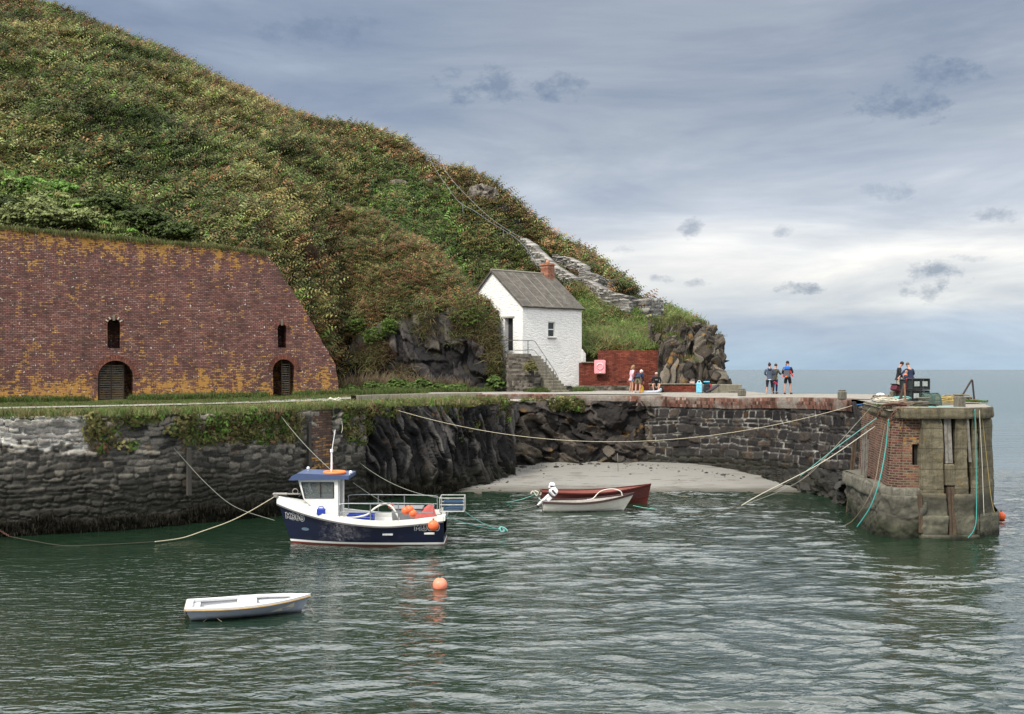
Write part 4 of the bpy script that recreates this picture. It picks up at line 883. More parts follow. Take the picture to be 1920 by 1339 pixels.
# front spur above the path: dark rock foot, bracken above
B_Y = tab([470,630,760,870,940],[65.5,66.5,66.3,65.6,65.2])
B_c = tab([470,560,630,660,700,760,800,870,905,925,940],[640,650,690,668,642,612,594,578,582,624,668])      # lip of the rock
B_t = tab([470,600,700,760,800,850,870,905,925,940],[395,392,408,446,474,514,550,578,612,655]); B_tY = tab([470,600,700,760,800,870,905,940],[84,82,80,77.5,75.5,71.5,69.5,67.5])
def B_p(u, t):
    Yf = B_Y(u); Yc = Yf+1.3; zc = HC+(693-B_c(u))/F*Yc; Yt = B_tY(u); zt = HC+(693-B_t(u))/F*Yt
    a = np.clip(t/.35, 0, 1); b_ = np.clip((t-.35)/.5, 0, 1); c_ = np.clip((t-.85)/.15, 0, 1)
    Y = Yf+(Yc-Yf)*a**1.2+(Yt-Yc)*b_+5*c_; z = 3.9+(zc-3.9)*a+(zt-zc)*b_*(1.22-.22*b_)-3.2*c_**1.5
    X = (u-960)/F*Y
    return X, Y, z
uB = np.linspace(470, 941, 300); tB = np.linspace(0, 1, 190); U, T = np.meshgrid(uB, tB, indexing='ij'); X, Y, Z = B_p(U, T)
lo = 1-ss(.3, .5, T)
sw = X*1.1+Z*.45+fbm(X*.5, Z*.5, 0, 3, 3); f1, f2, cid = vor2(sw/.6, (Z+X*.3)/1.1+fbm(X*.7, Z*.7, 0, 5, 3)*.5, 81, .95); e = ss(0,.14,f2-f1)
g1, g2, gid = vor2(sw/2.0, Z/1.9, 82, .95)
d = lo*(.35*(cid-.5)+.7*(gid-.5)+.1*e+fbm(X*.8, Z*.8, 0, 8, 4)*.5)+(1-lo)*(fbm(X*.3, Y*.3, 0, 9, 4)*.5+fbm(X*.9, Y*.8, 0, 10, 3)*.5)
V = np.stack([X+d*.15*0, Y-d, Z+(1-lo)*d*.5+lo*fbm(X, Z, 0, 12, 3)*.12], -1)
m, nt, b = newmat('spur ground', .85, .3); o = objco(nt); ci, ed, lk = attr(nt, 'cid'), attr(nt, 'edge'), attr(nt, 'rock')
n1 = noise(nt, o, 5, 6, .7); n2 = noise(nt, o, 24, 4, .7); n3 = noise(nt, o, .6, 4)
rk = ramp(nt, M_(nt, 'ADD', M_(nt, 'MULTIPLY', ci, .7), M_(nt, 'MULTIPLY', n1, .4)), [(.15,(.007,.0065,.007)),(.5,(.020,.018,.019)),(.75,(.042,.037,.035)),(.95,(.11,.095,.08))])
rk = mix(nt, 1., rk, ramp(nt, ed, [(0.,.4),(.4,1.)]), 'MULTIPLY'); rk = mix(nt, 1., rk, ramp(nt, n2, [(.3,.6),(.7,1.5)]), 'MULTIPLY')
rk = mix(nt, ramp(nt, n3, [(.55,0.),(.65,.6)]), rk, (.05,.045,.018))
c = mix(nt, lk, mix(nt, n1, (.022,.026,.008), (.05,.036,.014)), rk); setc(nt, b, c); bump(nt, b, M_(nt, 'ADD', n1, M_(nt, 'MULTIPLY', n2, .4)), .9, .08)
V[...,1] = np.maximum(V[...,1], B_Y(U)-.9)
tag(gridmesh('rocky_spur', V, m, None, False, dict(cid=cid, edge=e, rock=lo)), 'dark rock bluff with bracken top between kiln and white house', kind='structure')

def hitA(u, y):
    t = np.linspace(0, 1.0, 400); Y, z = A_z(np.full(400, float(u)), t); v = HC-(y-693)/F*Y
    k = np.where(z >= v)[0]; return float(Y[k[0]]) if len(k) else float(Y[-1])
def hitB(u, y):
    t = np.linspace(.02, .86, 400); X, Y, z = B_p(np.full(400, float(u)), t); k = np.where(z >= HC-(y-693)/F*Y)[0]; return float(Y[k[0]]) if len(k) else float(Y[-1])
# crag at the seaward end of the headland
def crag(name, blobs, label, mat, seed, sub=6):
    import bmesh
    Vs, Fs, cids, eds = [], [], [], []; off = 0
    for k, (c_, r_) in enumerate(blobs):
        bm = bmesh.new(); bmesh.ops.create_icosphere(bm, subdivisions=sub, radius=1.0)
        v = np.array([q.co[:] for q in bm.verts]); f = np.array([[q.index for q in fa.verts] for fa in bm.faces]); bm.free()
        mx_ = np.abs(v).max(1)[:,None]; v = v/mx_*.35+v*.65
        p = v*np.array(r_)+np.array(c_)
        q = p@np.array([[.9,.1,.35],[0,1,0],[-.35,0,.9]])+np.stack([fbm(p[:,0]*.5, p[:,1]*.5, p[:,2]*.5, seed+j, 3) for j in range(3)], -1)*.8
        g1, g2, gid, gt = vor3(q[:,0]/1.0, q[:,1]/1.0, q[:,2]/2.8, seed+4, True); f1, f2, cid, ft = vor3(q[:,0]/.42, q[:,1]/.42, q[:,2]/1.1, seed+5, True)
        e = ss(0,.14,f2-f1); d = .55*(gid-.5)+.8*gt+.28*(cid-.5)+.6*ft+.06*e+fbm(p[:,0], p[:,1], p[:,2], seed+6, 4)*.25-.12*(1-ss(0,.10,g2-g1))
        sc = min(r_)/2.4
        p = p+v/np.linalg.norm(v, axis=1)[:,None]*(d*sc)[:,None]
        Vs.append(p); Fs.append(f+off); off += len(p); cids.append(cid); eds.append(e*ss(0,.1,g2-g1))
    return npmesh(name, np.concatenate(Vs), np.concatenate(Fs), mat, None, False, dict(cid=np.concatenate(cids), edge=np.concatenate(eds)))
def bl(u, y, Y, ru, ry, d): p = P(u, y, Y); return ((p.x,p.y,p.z), (ru/F*Y, d, ry/F*Y))
crg = tag(crag('crag', [bl(1262,695,66.9,24,66,1.1), bl(1288,715,66.2,22,42,1.0), bl(1318,685,68.8,26,64,1.7), bl(1338,722,67.8,22,34,1.2), bl(1328,676,69.6,20,40,1.6), bl(1305,650,70.2,24,44,1.8), bl(1272,645,69.0,24,44,1.4), bl(1236,628,70.8,18,24,1.0), bl(1246,720,66.9,14,30,.8), bl(1352,728,68.2,15,32,.9), bl(1342,702,69.0,13,32,1.0), bl(1360,738,67.6,10,18,.7), bl(1300,690,69.5,52,72,1.6), bl(1272,664,69.5,28,52,1.4)],
  '', crag_rock, 91), 'grey and orange jagged crag at the seaward end of the headland', kind='structure')
def boulder(u, y, Y, ru, ry, d, label, seed=5, mat=crag_rock):
    o = crag('boulder', [bl(u,y,Y,ru,ry,d)], '', mat, seed, 5); return tag(o, label, 'rock')
boulder(906,370,hitA(906,378)+.6,32,20,1.3, 'large pale flat boulder jutting out beside the hillside handrail', 5, stair_stone)
boulder(748,350,hitA(748,356)+.9,18,11,.9, 'small brown boulder in ivy near the top of the hill', 9, stair_stone)
boulder(802,346,hitA(802,352)+.8,15,11,.9, 'dark overhanging boulder in ivy left of the handrail', 11, stair_stone)
boulder(938,398,hitA(938,402)+.6,18,14,1.0, 'dark rock below the large pale flat boulder', 13, cliff_brown)
boulder(1178,606,hitA(1178,612)+.9,26,16,.9, 'rounded grey rock in the grass above the red brick wall', 15, stair_stone)
boulder(880,352,hitA(880,356)+.6,12,8,.6, 'small boulder just left above the large pale flat boulder', 19, stair_stone)
boulder(960,425,hitA(960,430)+.5,20,13,.8, 'brown rock beside the handrail, below the large pale boulder', 23, cliff_brown)
boulder(1195,585,hitA(1195,590)+.4,16,12,.6, 'rock outcrop just under the dry stone pillar', 25, crag_rock)
boulder(1015,434,hitA(1015,438)+.7,14,9,.7, 'small grey rock at the top of the white dry stone steps', 17, stair_stone)

# dry stone walls climbing the headland beside the steps
def hillwall(pts, h, th, label, seed, mat=pale_stone, cell=(.4,.15)):
    """pts: (u, y_top, Y)"""
    t_ = thing('stone_wall', label, 'wall'); P3 = [P(q[0], q[1], hitA(q[0], q[1]+(h[min(i,len(h)-1)] if hasattr(h, '__len__') else h)*17)-.7) for i, q in enumerate(pts)]
    X_ = np.array([[p.x, p.y] for p in P3]); d = np.r_[0, np.cumsum(np.hypot(*np.diff(X_, axis=0).T))]; s = np.arange(0, d[-1], .07)
    x, y, zt = (np.interp(s, d, [p[i] for p in P3]) for i in range(3)); hh = np.interp(s, d, h) if hasattr(h, '__len__') else h+0*s
    tx, ty = np.gradient(x), np.gradient(y); l = np.hypot(tx, ty); nx, ny = ty/l, -tx/l
    nz = 30; Tg = np.linspace(0, 1, nz)[None,:]; Z = zt[:,None]-hh[:,None]*(1-Tg)+fbm(s*1.5, s*0, 0, seed, 3)[:,None]*.12*Tg; Sg = s[:,None]+0*Tg
    e, cid, tl = rub2(Sg, Z, cell[0], cell[1], seed); e = ss(.004,.04,e); dd = .10*e*(cid+.2)+fbm(Sg*2, Z*2, 0, seed, 3)*.05
    V = np.stack([x[:,None]+nx[:,None]*dd, y[:,None]+ny[:,None]*dd, Z], -1)
    top = np.stack([x-nx*th, y-ny*th, zt], -1)[:,None]; bot = top.copy(); bot[...,2] -= hh[:,None]
    V = np.concatenate([V, top, bot], 1); bk = V.copy(); bk[...,0] = x[:,None]-nx[:,None]*th; bk[...,1] = y[:,None]-ny[:,None]*th; V = np.concatenate([bk[:1], V, bk[-1:]], 0); cid, e = (np.concatenate([q_[:1], q_, q_[-1:]], 0) for q_ in (cid, e)); cid = np.concatenate([cid, cid[:,-1:], cid[:,-1:]], 1); e = np.concatenate([e, e[:,-1:], e[:,-1:]], 1)
    gridmesh('stone_face', V, mat, t_, True, dict(cid=cid, edge=e)); return t_
hillwall([(975,446,82),(1000,462,80.5),(1040,500,78),(1075,520,77)], [.8,2.0,1.7,.8], .6, 'white stained dry stone steps high up behind the chimney', 3)
hillwall([(1036,478,80),(1062,483,79.5),(1094,500,78.5)], .8, .6, 'short topmost pale stone wall on the headland above the chimney', 4)
hillwall([(1085,505,77),(1122,517,76),(1152,526,75)], [1.0,1.1,.8], .6, 'stepped pale stone wall in the middle of the headland path', 5)
hillwall([(1096,524,74.5),(1130,542,73.6),(1180,555,72.6),(1222,564,71.6)], [.7,1.5,2.0,1.5], .7, 'longest pale dry stone wall sloping down the headland to the pillar', 6)
hillwall([(1215,560,71.0),(1243,563,70.6)], 2.6, .9, 'upright dry stone pillar at the lower end of the headland wall', 7, pale_stone, (.35,.13))
hillwall([(1216,602,70.0),(1238,606,69.8)], 1.6, .8, 'dark slate stub of wall below the dry stone pillar', 8, stair_stone, (.4,.1))
# handrails on the cliff path
hr = thing('handrail', 'pair of thin metal handrails running down the steep hill path', 'handrail')
railm = paint('galvanised rail', (.16,.165,.18), .5, .3)
def smooth_pts(pts, n=40):
    pts = [Vector(p) for p in pts]; out = []
    for i in range(len(pts)-1):
        p0, p1, p2, p3 = pts[max(i-1,0)], pts[i], pts[i+1], pts[min(i+2,len(pts)-1)]
        for k in range(n):
            t = k/n; out.append(.5*((2*p1)+(p2-p0)*t+(2*p0-5*p1+4*p2-p3)*t*t+(3*p1-p0-3*p2+p3)*t**3))
    return out+[pts[-1]]
mb = MB(); mb.tube(smooth_pts([P(797,289,93),(P(805,293,92)),P(812,310,91),P(835,345,89),P(860,378,87.5),P(890,396,86),P(925,420,85),P(965,445,84),P(990,470,82.5),P(1007,498,81)],8), .02, 6); mb.build('left_rail', railm, hr)
mb = MB(); mb.tube(smooth_pts([P(797,289,93),P(824,291,92.5),P(831,300,92),P(834,318,91),P(850,340,89.5),P(880,372,88),P(915,405,86.5),P(950,430,85),P(985,450,84)],8), .02, 6); mb.tube([P(800,300,92.5),P(822,310,92)], .025, 6); mb.build('right_rail', railm, hr)
for (u, ya, yb, Yq) in ((824,291,312,92.3),(800,289,302,92.8),(868,380,398,87),(944,432,446,84.6),(985,451,464,84)):
    mb = MB(); mb.tube([P(u,ya,Yq), P(u,yb,Yq)], .035, 6); mb.build('rail_post', railm, hr)

# old fence posts in the bracken
postm = paint('bleached post', (.36,.36,.36), .8, .4)
for (u, yt, yb, Yq, l) in ((702,394,452,80,'tallest bleached fence post in the bracken'),(728,412,444,80,'bleached fence post right of the tallest one'),(677,432,455,80,'short thin fence post left of the tallest one'),
        (640,436,462,80.5,'thin bleached fence post in the bracken above the kiln end'),(603,447,468,81,'leftmost thin bleached fence post in the bracken'),(579,522,550,66,'grey post close behind the sloping end of the kiln'),(690,500,512,74,'tiny white peg low in the brown bracken')):
    Yq = hitA(u, yb) if Yq != 66 and Yq != 74 else (hitA(u, yb) if Yq == 66 else hitB(u, yb))
    if u == 579: Yq = hitA(u, yb)
    mb = MB(); mb.tube([P(u,yb+6,Yq), P(u+1,(yt+yb)/2,Yq), P(u,yt,Yq)], [.07,.065,.055], 7); tag(mb.build('fence_post', postm), l, 'post', 'old fence posts in the bracken')

# ------------------------------------------------------------------ vegetation
def frond_tpl(seed, nf=6, L=.75, wid=.16, droop=.5, pin=6):
    r = random.Random(seed); V, Fc = [], []
    for k in range(nf):
        az = 2*math.pi*(k+r.uniform(-.3,.3))/nf; l = L*r.uniform(.7,1.15); up = r.uniform(.35,.8)
        dir_ = Vector((math.cos(az), math.sin(az), 0)); side = Vector((-math.sin(az), math.cos(az), 0))
        def sp(q): return dir_*(l*q*(.65+.2*q))+Vector((0,0,l*(up*q*1.5-droop*q*q)))
        for j in range(1, pin+1):
            q = j/(pin+.3); p = sp(q); p2 = sp(min(1.05, q+.16)); w_ = wid*(1.15-q)*1.3*l/.75; dz_ = Vector((0,0,-w_*.35*r.uniform(.3,1.4)))
            for sgn in (-1, 1):
                n = len(V); V += [p, p+side*sgn*w_+dz_+dir_*w_*.25, p2*.55+p*.45+Vector((0,0,.01))]; Fc.append((n,n+1,n+2))
        n = len(V); V += [sp(0)+side*.006, sp(.55), sp(0)-side*.006]; Fc.append((n,n+1,n+2))
    return np.array([v[:] for v in V]), np.array(Fc)
def leaf_tpl(seed, n=26, rad=.32, ls=.09, flat=.75):
    r = random.Random(seed); V, Fc = [], []
    for k in range(n):
        v = Vector((r.gauss(0,1), r.gauss(0,1), abs(r.gauss(0,1))*.9)).normalized()*rad*r.uniform(.55,1.05); v.z *= flat
        a_ = Vector((r.gauss(0,1), r.gauss(0,1), r.gauss(0,.6))).normalized(); nn = (v.normalized()+Vector((0,0,.5))).normalized(); b2 = nn.cross(a_).normalized(); a_ = b2.cross(nn); s_ = ls*r.uniform(.6,1.3)
        m = len(V); V += [v-a_*s_, v+b2*s_*.6, v+a_*s_, v-b2*s_*.6]; Fc += [(m,m+1,m+2),(m,m+2,m+3)]
    return np.array([v[:] for v in V]), np.array(Fc)
def grass_tpl(seed, n=16, h=.32, spread=.14, wd=.012, lean=.5):
    r = random.Random(seed); V, Fc = [], []
    for k in range(n):
        b0 = Vector((r.gauss(0,spread), r.gauss(0,spread), 0)); az = r.uniform(0, 6.28); dl = Vector((math.cos(az), math.sin(az), 0)); l = h*r.uniform(.5,1.2); ln = lean*r.uniform(.2,1.3)
        sd = Vector((-dl.y, dl.x, 0))*wd; m1 = b0+dl*l*ln*.3+Vector((0,0,l*.6)); m2 = b0+dl*l*ln+Vector((0,0,l*(1-.25*ln)))
        m = len(V); V += [b0-sd, b0+sd, m1+sd*.8, m1-sd*.8, m2]; Fc += [(m,m+1,m+2),(m,m+2,m+3),(m+3,m+2,m+4)]
    return np.array([v[:] for v in V]), np.array(Fc)
def scatter(name, pos, tpls, scale, cols, mat=leafmat, up=None, parent=None, colvar=.25, seed=1, zs=1.0):
    """one mesh of many small plants: pos (n,3), scale (n,), cols (n,3)"""
    rg = np.random.default_rng(seed); n = len(pos); idx = rg.integers(0, len(tpls), n); rot = rg.uniform(0, 6.283, n); Vs, Fs, Cs = [], [], []; off = 0
    if up is None: up = np.tile([0,0,1.], (n,1))
    up = up/np.linalg.norm(up, axis=1)[:,None]; ref = np.tile([1.,0,0], (n,1)); e1 = np.cross(ref, up); e1 /= np.linalg.norm(e1, axis=1)[:,None]; e2 = np.cross(up, e1)
    for k, (tv, tf) in enumerate(tpls):
        sel = np.where(idx == k)[0]
        if not len(sel): continue
        c_, s_ = np.cos(rot[sel]), np.sin(rot[sel]); q = tv[None]*scale[sel][:,None,None]; q = q*np.array([1,1,zs])
        lx = q[...,0]*c_[:,None]-q[...,1]*s_[:,None]; ly = q[...,0]*s_[:,None]+q[...,1]*c_[:,None]; lz = q[...,2]
        W = pos[sel][:,None]+e1[sel][:,None]*lx[...,None]+e2[sel][:,None]*ly[...,None]+up[sel][:,None]*lz[...,None]
        nt_ = len(tf); fcol = 1+colvar*(rg.random((len(sel), len(tv)//3+1))*2-1)
        cm_ = np.repeat(fcol, 3, 1)[:, :len(tv)]
        Vs.append(W.reshape(-1,3)); Cs.append((cols[sel][:,None]*cm_[...,None]).reshape(-1,3))
        Fs.append((tf[None]+(np.arange(len(sel))*len(tv))[:,None,None]).reshape(-1,3)+off); off += len(sel)*len(tv)
    return npmesh(name, np.concatenate(Vs), np.concatenate(Fs), mat, parent, False, None, np.clip(np.concatenate(Cs), .003, .9))
PAL = dict(g=(.055,.080,.018), o=(.108,.100,.034), r=(.148,.080,.036), l=(.128,.15,.055), d=(.030,.050,.014), y=(.17,.15,.06), gg=(.085,.155,.03), b=(.085,.048,.026), s=(.26,.20,.12))
PAL = {k: np.array(v) for k, v in PAL.items()}
def pick(rg, w):      # w: (n,k) weights over list of palette keys
    keys, W = w; W = np.clip(np.stack(W, 1), 0, None); W = W/W.sum(1, keepdims=True); r = rg.random(len(W))[:,None]; i = np.minimum((W.cumsum(1) < r).sum(1), len(keys)-1)
    return np.stack([PAL[k] for k in keys])[i]
FT = [frond_tpl(i, 6, .85, .21, pin=5) for i in range(8)]; LT = [leaf_tpl(i) for i in range(6)]; LB = [leaf_tpl(20+i, 18, .34, .15) for i in range(5)]; GT = [grass_tpl(i) for i in range(6)]; GL = [grass_tpl(30+i, 18, .55, .2, .016, .9) for i in range(5)]
ST = [grass_tpl(60+i, 14, .9, .25, .010, .45) for i in range(4)]
rg = np.random.default_rng(11)
def accept(u, t): return None
# main slope bracken
n = 25000; u = rg.uniform(-60, 1330, n); Yq = rg.random(n)
t = np.sqrt(rg.random(n)*(1-.30)+.30)*1.9-1.0; t = np.clip((t+.04)/.94, 0, 1.02)
t = rg.random(n)**.85*1.025
u[:4200] = rg.uniform(-400, -60, 4200)
Y, Z = A_z(u, t); X = (u-960)/F*Y
vpix = 693-(Z-HC)/Y*F
behindB = (u > 730) & (u < 915) & (vpix > B_t(np.clip(u, 470, 940))+14)
grassz = (u > 1085) & (vpix > 575-.0*u) | ((u > 1090) & (vpix > 560+.30*(u-1090)-20)) | ((u > 1235))
wl = np.interp(u, [975,1040,1096,1130,1180,1240], [446,480,512,540,553,563]); onwall = (u > 968) & (u < 1246) & (vpix > wl-4) & (vpix < wl+34)
keep = ~(onwall & (rg.random(n) > .04)) & ~behindB & ~(grassz & (rg.random(n) > .12)) & (vpix < 700)
u, t, X, Y, Z, vpix = (q[keep] for q in (u, t, X, Y, Z, vpix)); n = len(u)
nz = fbm(X*.12, Y*.12, 0, 5, 4); nz2 = fbm(X*.45, Y*.45, 0, 6, 3)
ridge = ss(.70, 1.0, t)*(1-.5*ss(1100,1200,u)); ivy = ss(0, .1, np.clip(1-np.abs((u-780)/95), 0, 1))*ss(.05,.3, t)*(1-ss(.75,.92,t))
lowgreen = (1-ss(.15, .38, t))*(1-ss(250, 520, u))
cols = pick(rg, (['g','o','r','l','d','gg','b'], [1.3-nz*3, 1.1+nz*3, .22+1.3*ridge+.9*np.clip(nz2, 0, 1)+.45*ss(350,700,u)*ss(-.1,.4,nz)+.4*ss(950,1100,u), .45+.6*lowgreen*(1-ridge)+1.5*np.clip(fbm(X*.2, Y*.2, 0, 61, 3),0,1), .5-nz, .05+1.8*ivy+.3*lowgreen, .35*ridge+.15]))
cols = cols*(.5+2.0*rg.random((n,1))**2.3)*(1+.5*nz2[:,None]+.5*np.clip(nz[:,None],-.5,1))*1.15
up = np.stack([0*X+rg.normal(0,.14,n), -.45+rg.normal(0,.14,n), 1+0*X], -1)
near = ivy > .5
sc = rg.uniform(.75, 1.25, n)*(1+.12*nz)
pos = np.stack([X, Y, Z-.02], -1)
f = ~near | (rg.random(n) < .35)
tag(scatter('bracken', pos[f], FT, sc[f]*1.28, cols[f], up=up[f], seed=2), 'dense green and rust bracken covering the hillside', kind='stuff')
sel = near
m2 = 5200; ue = rg.uniform(690, 880, m2); te = rg.uniform(.1, .95, m2); kk = rg.random(m2) < np.clip(1.25-np.abs((ue-780)/95), 0, 1); ue, te = ue[kk], te[kk]; Ye, Ze = A_z(ue, te); Xe = (ue-960)/F*Ye
ce = pick(rg, (['gg','l','g','d'], [1.2+0*ue, .8+0*ue, .9+0*ue, .6+0*ue]))*(.6+.7*rg.random((len(ue),1)))
tag(scatter('ivy', np.stack([Xe,Ye,Ze+.1],-1), LT, rg.uniform(.9,1.6,len(ue)), ce, up=np.tile([0,-.6,1.],(len(ue),1)), seed=3), 'bright green ivy and bramble tangle in the gully of the hill', kind='stuff')
# spur bracken
n = 10000; u = rg.uniform(475, 922, n); t = .39+.52*rg.random(n)**.85; kk = ~((u > 850) & (t < .39+.16*ss(850, 900, u)*(rg.random(n) < .85))); u, t = u[kk], t[kk]; n = len(u); X, Y, Z = B_p(u, t)
X2n = fbm(X*.3, Y*.3, 0, 9, 4)*.5+fbm(X*.9, Y*.8, 0, 10, 3)*.5; Z = Z+X2n*.5; Y = Y-X2n
nz = fbm(X*.2, Y*.2, 0, 15, 4); nz2 = fbm(X*.6, Y*.6, 0, 16, 3); low = 1-ss(.36,.50,t)
cols = pick(rg, (['g','o','r','l','d','b','gg'], [.8-nz, 1.1+nz, .95+1.2*nz2+.3*(1-low), .30+.5*low, .40-nz, .35+nz2, .06+.5*low*(u > 820)]))*(.6+1.6*rg.random((n,1))**2)*(1+.4*nz2[:,None])*1.1
up = np.stack([rg.normal(0,.16,n), -.5+rg.normal(0,.16,n), 1+0*X], -1)
tag(scatter('bracken', np.stack([X,Y,Z],-1), FT, rg.uniform(.65,1.1,n), cols, up=up, seed=5), 'browning bracken on the bluff left of the white house', kind='stuff')
# hanging grasses and moss tufts on the bluff face
n = 1500; u = rg.uniform(600, 938, n); t = rg.uniform(.03, .37, n); X, Y, Z = B_p(u, t)
kk = (fbm(X*.9, Z*.9, 0, 33, 3) > .12+.3*(t < .22)); X, Y, Z, u, t = (q[kk] for q in (X,Y,Z,u,t)); n = len(X)
cols = pick(rg, (['y','b','g','l','s'], [.9+0*u, 1.2+0*u, .6+0*u, .3+0*u, .5*(t < .15)]))*(.6+.6*rg.random((n,1)))
tag(scatter('hanging_grass', np.stack([X,Y-.25,Z],-1), GL, rg.uniform(.7,1.3,n), cols, up=np.tile([0,-1.,.35],(n,1))+rg.normal(0,.2,(n,3)), seed=6), 'dry and green tufts hanging over the dark bluff rock', kind='stuff')
# round green cushions on the bluff
for k, (u_, y_, w_, h_, l) in enumerate([(668,612,20,17,'fine green feathery bush, leftmost on the bluff'),(700,632,20,20,'lime green feathery bush over dark rock on the bluff'),(730,614,16,17,'round lime green bush in the middle of the bluff'),(880,596,34,20,'fresh green bush with white flowers at the edge of the bluff')]):
    Yb = hitB(u_, y_+8); c_ = P(u_, y_, Yb-.4); rg2 = np.random.default_rng(k); m = 160; dr = rg2.normal(0,1,(m,3)); dr /= np.linalg.norm(dr, axis=1)[:,None]; pp = np.array(c_)+dr*np.array([w_/F*Yb,.7,h_/F*Yb])*rg2.random((m,1))**.4*(1+.4*fbm(dr[:,:1]*2,dr[:,1:2]*2,dr[:,2:]*2,k,2))
    t_ = thing('bush', l, 'bush'); scatter('foliage', pp, LT, rg2.uniform(.35,.6,m), PAL['gg']*(.45+.8*rg2.random((m,1)))*np.array([1.15,1,.9]), seed=k, parent=t_)
    mb = MB(); mb.tube([c_+Vector((0,.5,-h_/F*Yb)), c_], [.04,.02], 6); mb.build('stem', iron, t_)
# tree mallows and big-leaved clumps at the foot of the bluff
mal = [(655,732,26,12),(700,727,24,14),(748,722,28,15),(790,724,26,14),(822,728,22,12),(858,730,22,11),(930,718,18,16),(995,688,9,12)]
lm = ['leftmost dark green mallow by the kiln end','dark green mallow second along from the kiln end','broad mallow third along from the kiln end','mallow with yellow leaf in the middle of the row','mallow right of the middle of the row','low mallow at the right of the row','separate rounded mallow bush below the stone landing','small fern clump hanging on the stair wall']
for k, (u_, y_, w_, h_) in enumerate(mal):
    Yb = 64.2 if k < 7 else 62.6; c_ = P(u_, y_, Yb); rg2 = np.random.default_rng(40+k); m = 90; dr = rg2.normal(0,1,(m,3)); dr /= np.linalg.norm(dr, axis=1)[:,None]; dr[:,2] = np.abs(dr[:,2])
    pp = np.array(c_)+(dr*np.array([w_/F*Yb,.5,h_/F*Yb*1.3])*rg2.random((m,1))**.33)-np.array([0,0,h_/F*Yb*.6])
    t_ = thing('mallow' if k < 7 else 'fern', lm[k], 'plant', group='mallow plants along the foot of the bluff' if k < 6 else None)
    scatter('foliage', pp, LB, rg2.uniform(.5,.8,m), (PAL['g']*.8+PAL['gg']*.35 if k < 7 else PAL['o'])*(.6+.8*rg2.random((m,1))), seed=k, parent=t_)
    mb = MB(); mb.tube([c_-Vector((0,0,h_/F*Yb)), c_+Vector((0,0,h_/F*Yb*.3))], [.04,.02], 6); mb.build('stem', iron, t_)
# dry brown stalks above the mallows
n = 260; u = rg.uniform(640, 880, n); X = (u-960)/F*65; pos = np.stack([X, 65.1+rg.normal(0,.25,n), 4.3+rg.random(n)*.6], -1)
tag(scatter('dry_stalks', pos, ST, rg.uniform(.5,1.15,n)*np.interp(u,[640,800,880],[1.1,.9,.5]), (PAL['s']*.8)*(.5+.8*rg.random((n,1))), up=np.stack([rg.normal(.1,.3,n), -.25+rg.normal(0,.2,n), 1+0*u], -1), seed=9), 'dead straw coloured stalks at the foot of the bluff', kind='stuff')
# bushes behind the kiln top at left
for k, (u_, y_, w_, h_, Yb, cc, l) in enumerate([(14,392,36,24,66,'g','ivy bush at the left frame edge over the parapet'),(62,352,22,18,70,'gg','bright green bush just above the parapet at left'),(112,362,30,20,70,'gg','dark green bush behind the parapet left of the big gorse'),
        (150,412,50,16,66.5,'l','pale ivy mound draped on the parapet'),(-4,330,24,16,66,'l','pale ivy mound at the top left end of the parapet'),(80,390,40,18,66,'l','pale green ivy hump halfway along the parapet'),(205,395,50,30,71,'g','large green bush in the dip behind the kiln'),(268,418,48,24,70,'g','low green bush right of the dip behind the kiln'),(330,438,44,18,66,'g','brushy green shrub above the kiln brick edge'),(60,410,70,26,64.5,'l','yellowish ivy bank along the kiln top at left'),(575,482,26,18,71,'b','dark leafless thorn bush beside the kiln shoulder')]):
    Yb = (hitA(u_, y_+h_*.6) if cc != 'l' else min(hitA(u_, y_+h_*.6), np.interp(u_, [0,250], [65.6,62])))-.4; c_ = P(u_, y_, Yb); rg2 = np.random.default_rng(70+k); m = int(260*w_/40); dr = rg2.normal(0,1,(m,3)); dr /= np.linalg.norm(dr, axis=1)[:,None]
    pp = np.array(c_)+dr*np.array([w_/F*Yb,1.2,h_/F*Yb])*rg2.random((m,1))**.3*(1+.25*fbm(dr[:,:1]*2,dr[:,1:2]*2,dr[:,2:]*2,k,2))
    t_ = thing('bush', l, 'bush'); scatter('foliage', pp, LT if cc != 'b' else ST, rg2.uniform(.7,1.2,m)*(1 if cc != 'b' else .6), PAL[cc]*(.55+.9*rg2.random((m,1)))*({'l': 1.5, 'gg': 1.5}.get(cc, 1.0) if cc != 'b' else .5), seed=k, parent=t_, colvar=.35)
    mb = MB(); mb.tube([c_-Vector((0,0,h_/F*Yb*1.3)), c_], [.08,.04], 6); mb.build('stem', iron, t_)
# long grass on the headland slope
n = 9000; u = rg.uniform(1085, 1372, n); t = rg.random(n); Y, Z = A_z(u, t); X = (u-960)/F*Y; vpix = 693-(Z-HC)/Y*F
kk = (vpix > 545+.25*(u-1090)) & (vpix < 664) | (u > 1235); kk &= ~((u > 1262) & (vpix > 632)); wl = np.interp(u, [975,1040,1096,1130,1180,1240], [446,480,512,540,553,563]); kk &= ~((u < 1246) & (vpix > wl-4) & (vpix < wl+34)); X, Y, Z, u = (q[kk] for q in (X,Y,Z,u)); n = len(X); nz = fbm(X*.5, Y*.5, 0, 22, 3)
cols = pick(rg, (['gg','l','y','o','g'], [1.2-nz, 1.2+0*u, .5+1.6*nz, .3+nz, .4+0*u]))*(.8+1.0*rg.random((n,1)))
tag(scatter('long_grass', np.stack([X,Y,Z],-1), GL, rg.uniform(.8,1.4,n), cols, up=np.stack([rg.normal(.2,.2,n), -.7+rg.normal(0,.2,n), 1+0*u],-1), seed=12), 'long green grass on the headland above the red wall', kind='stuff')
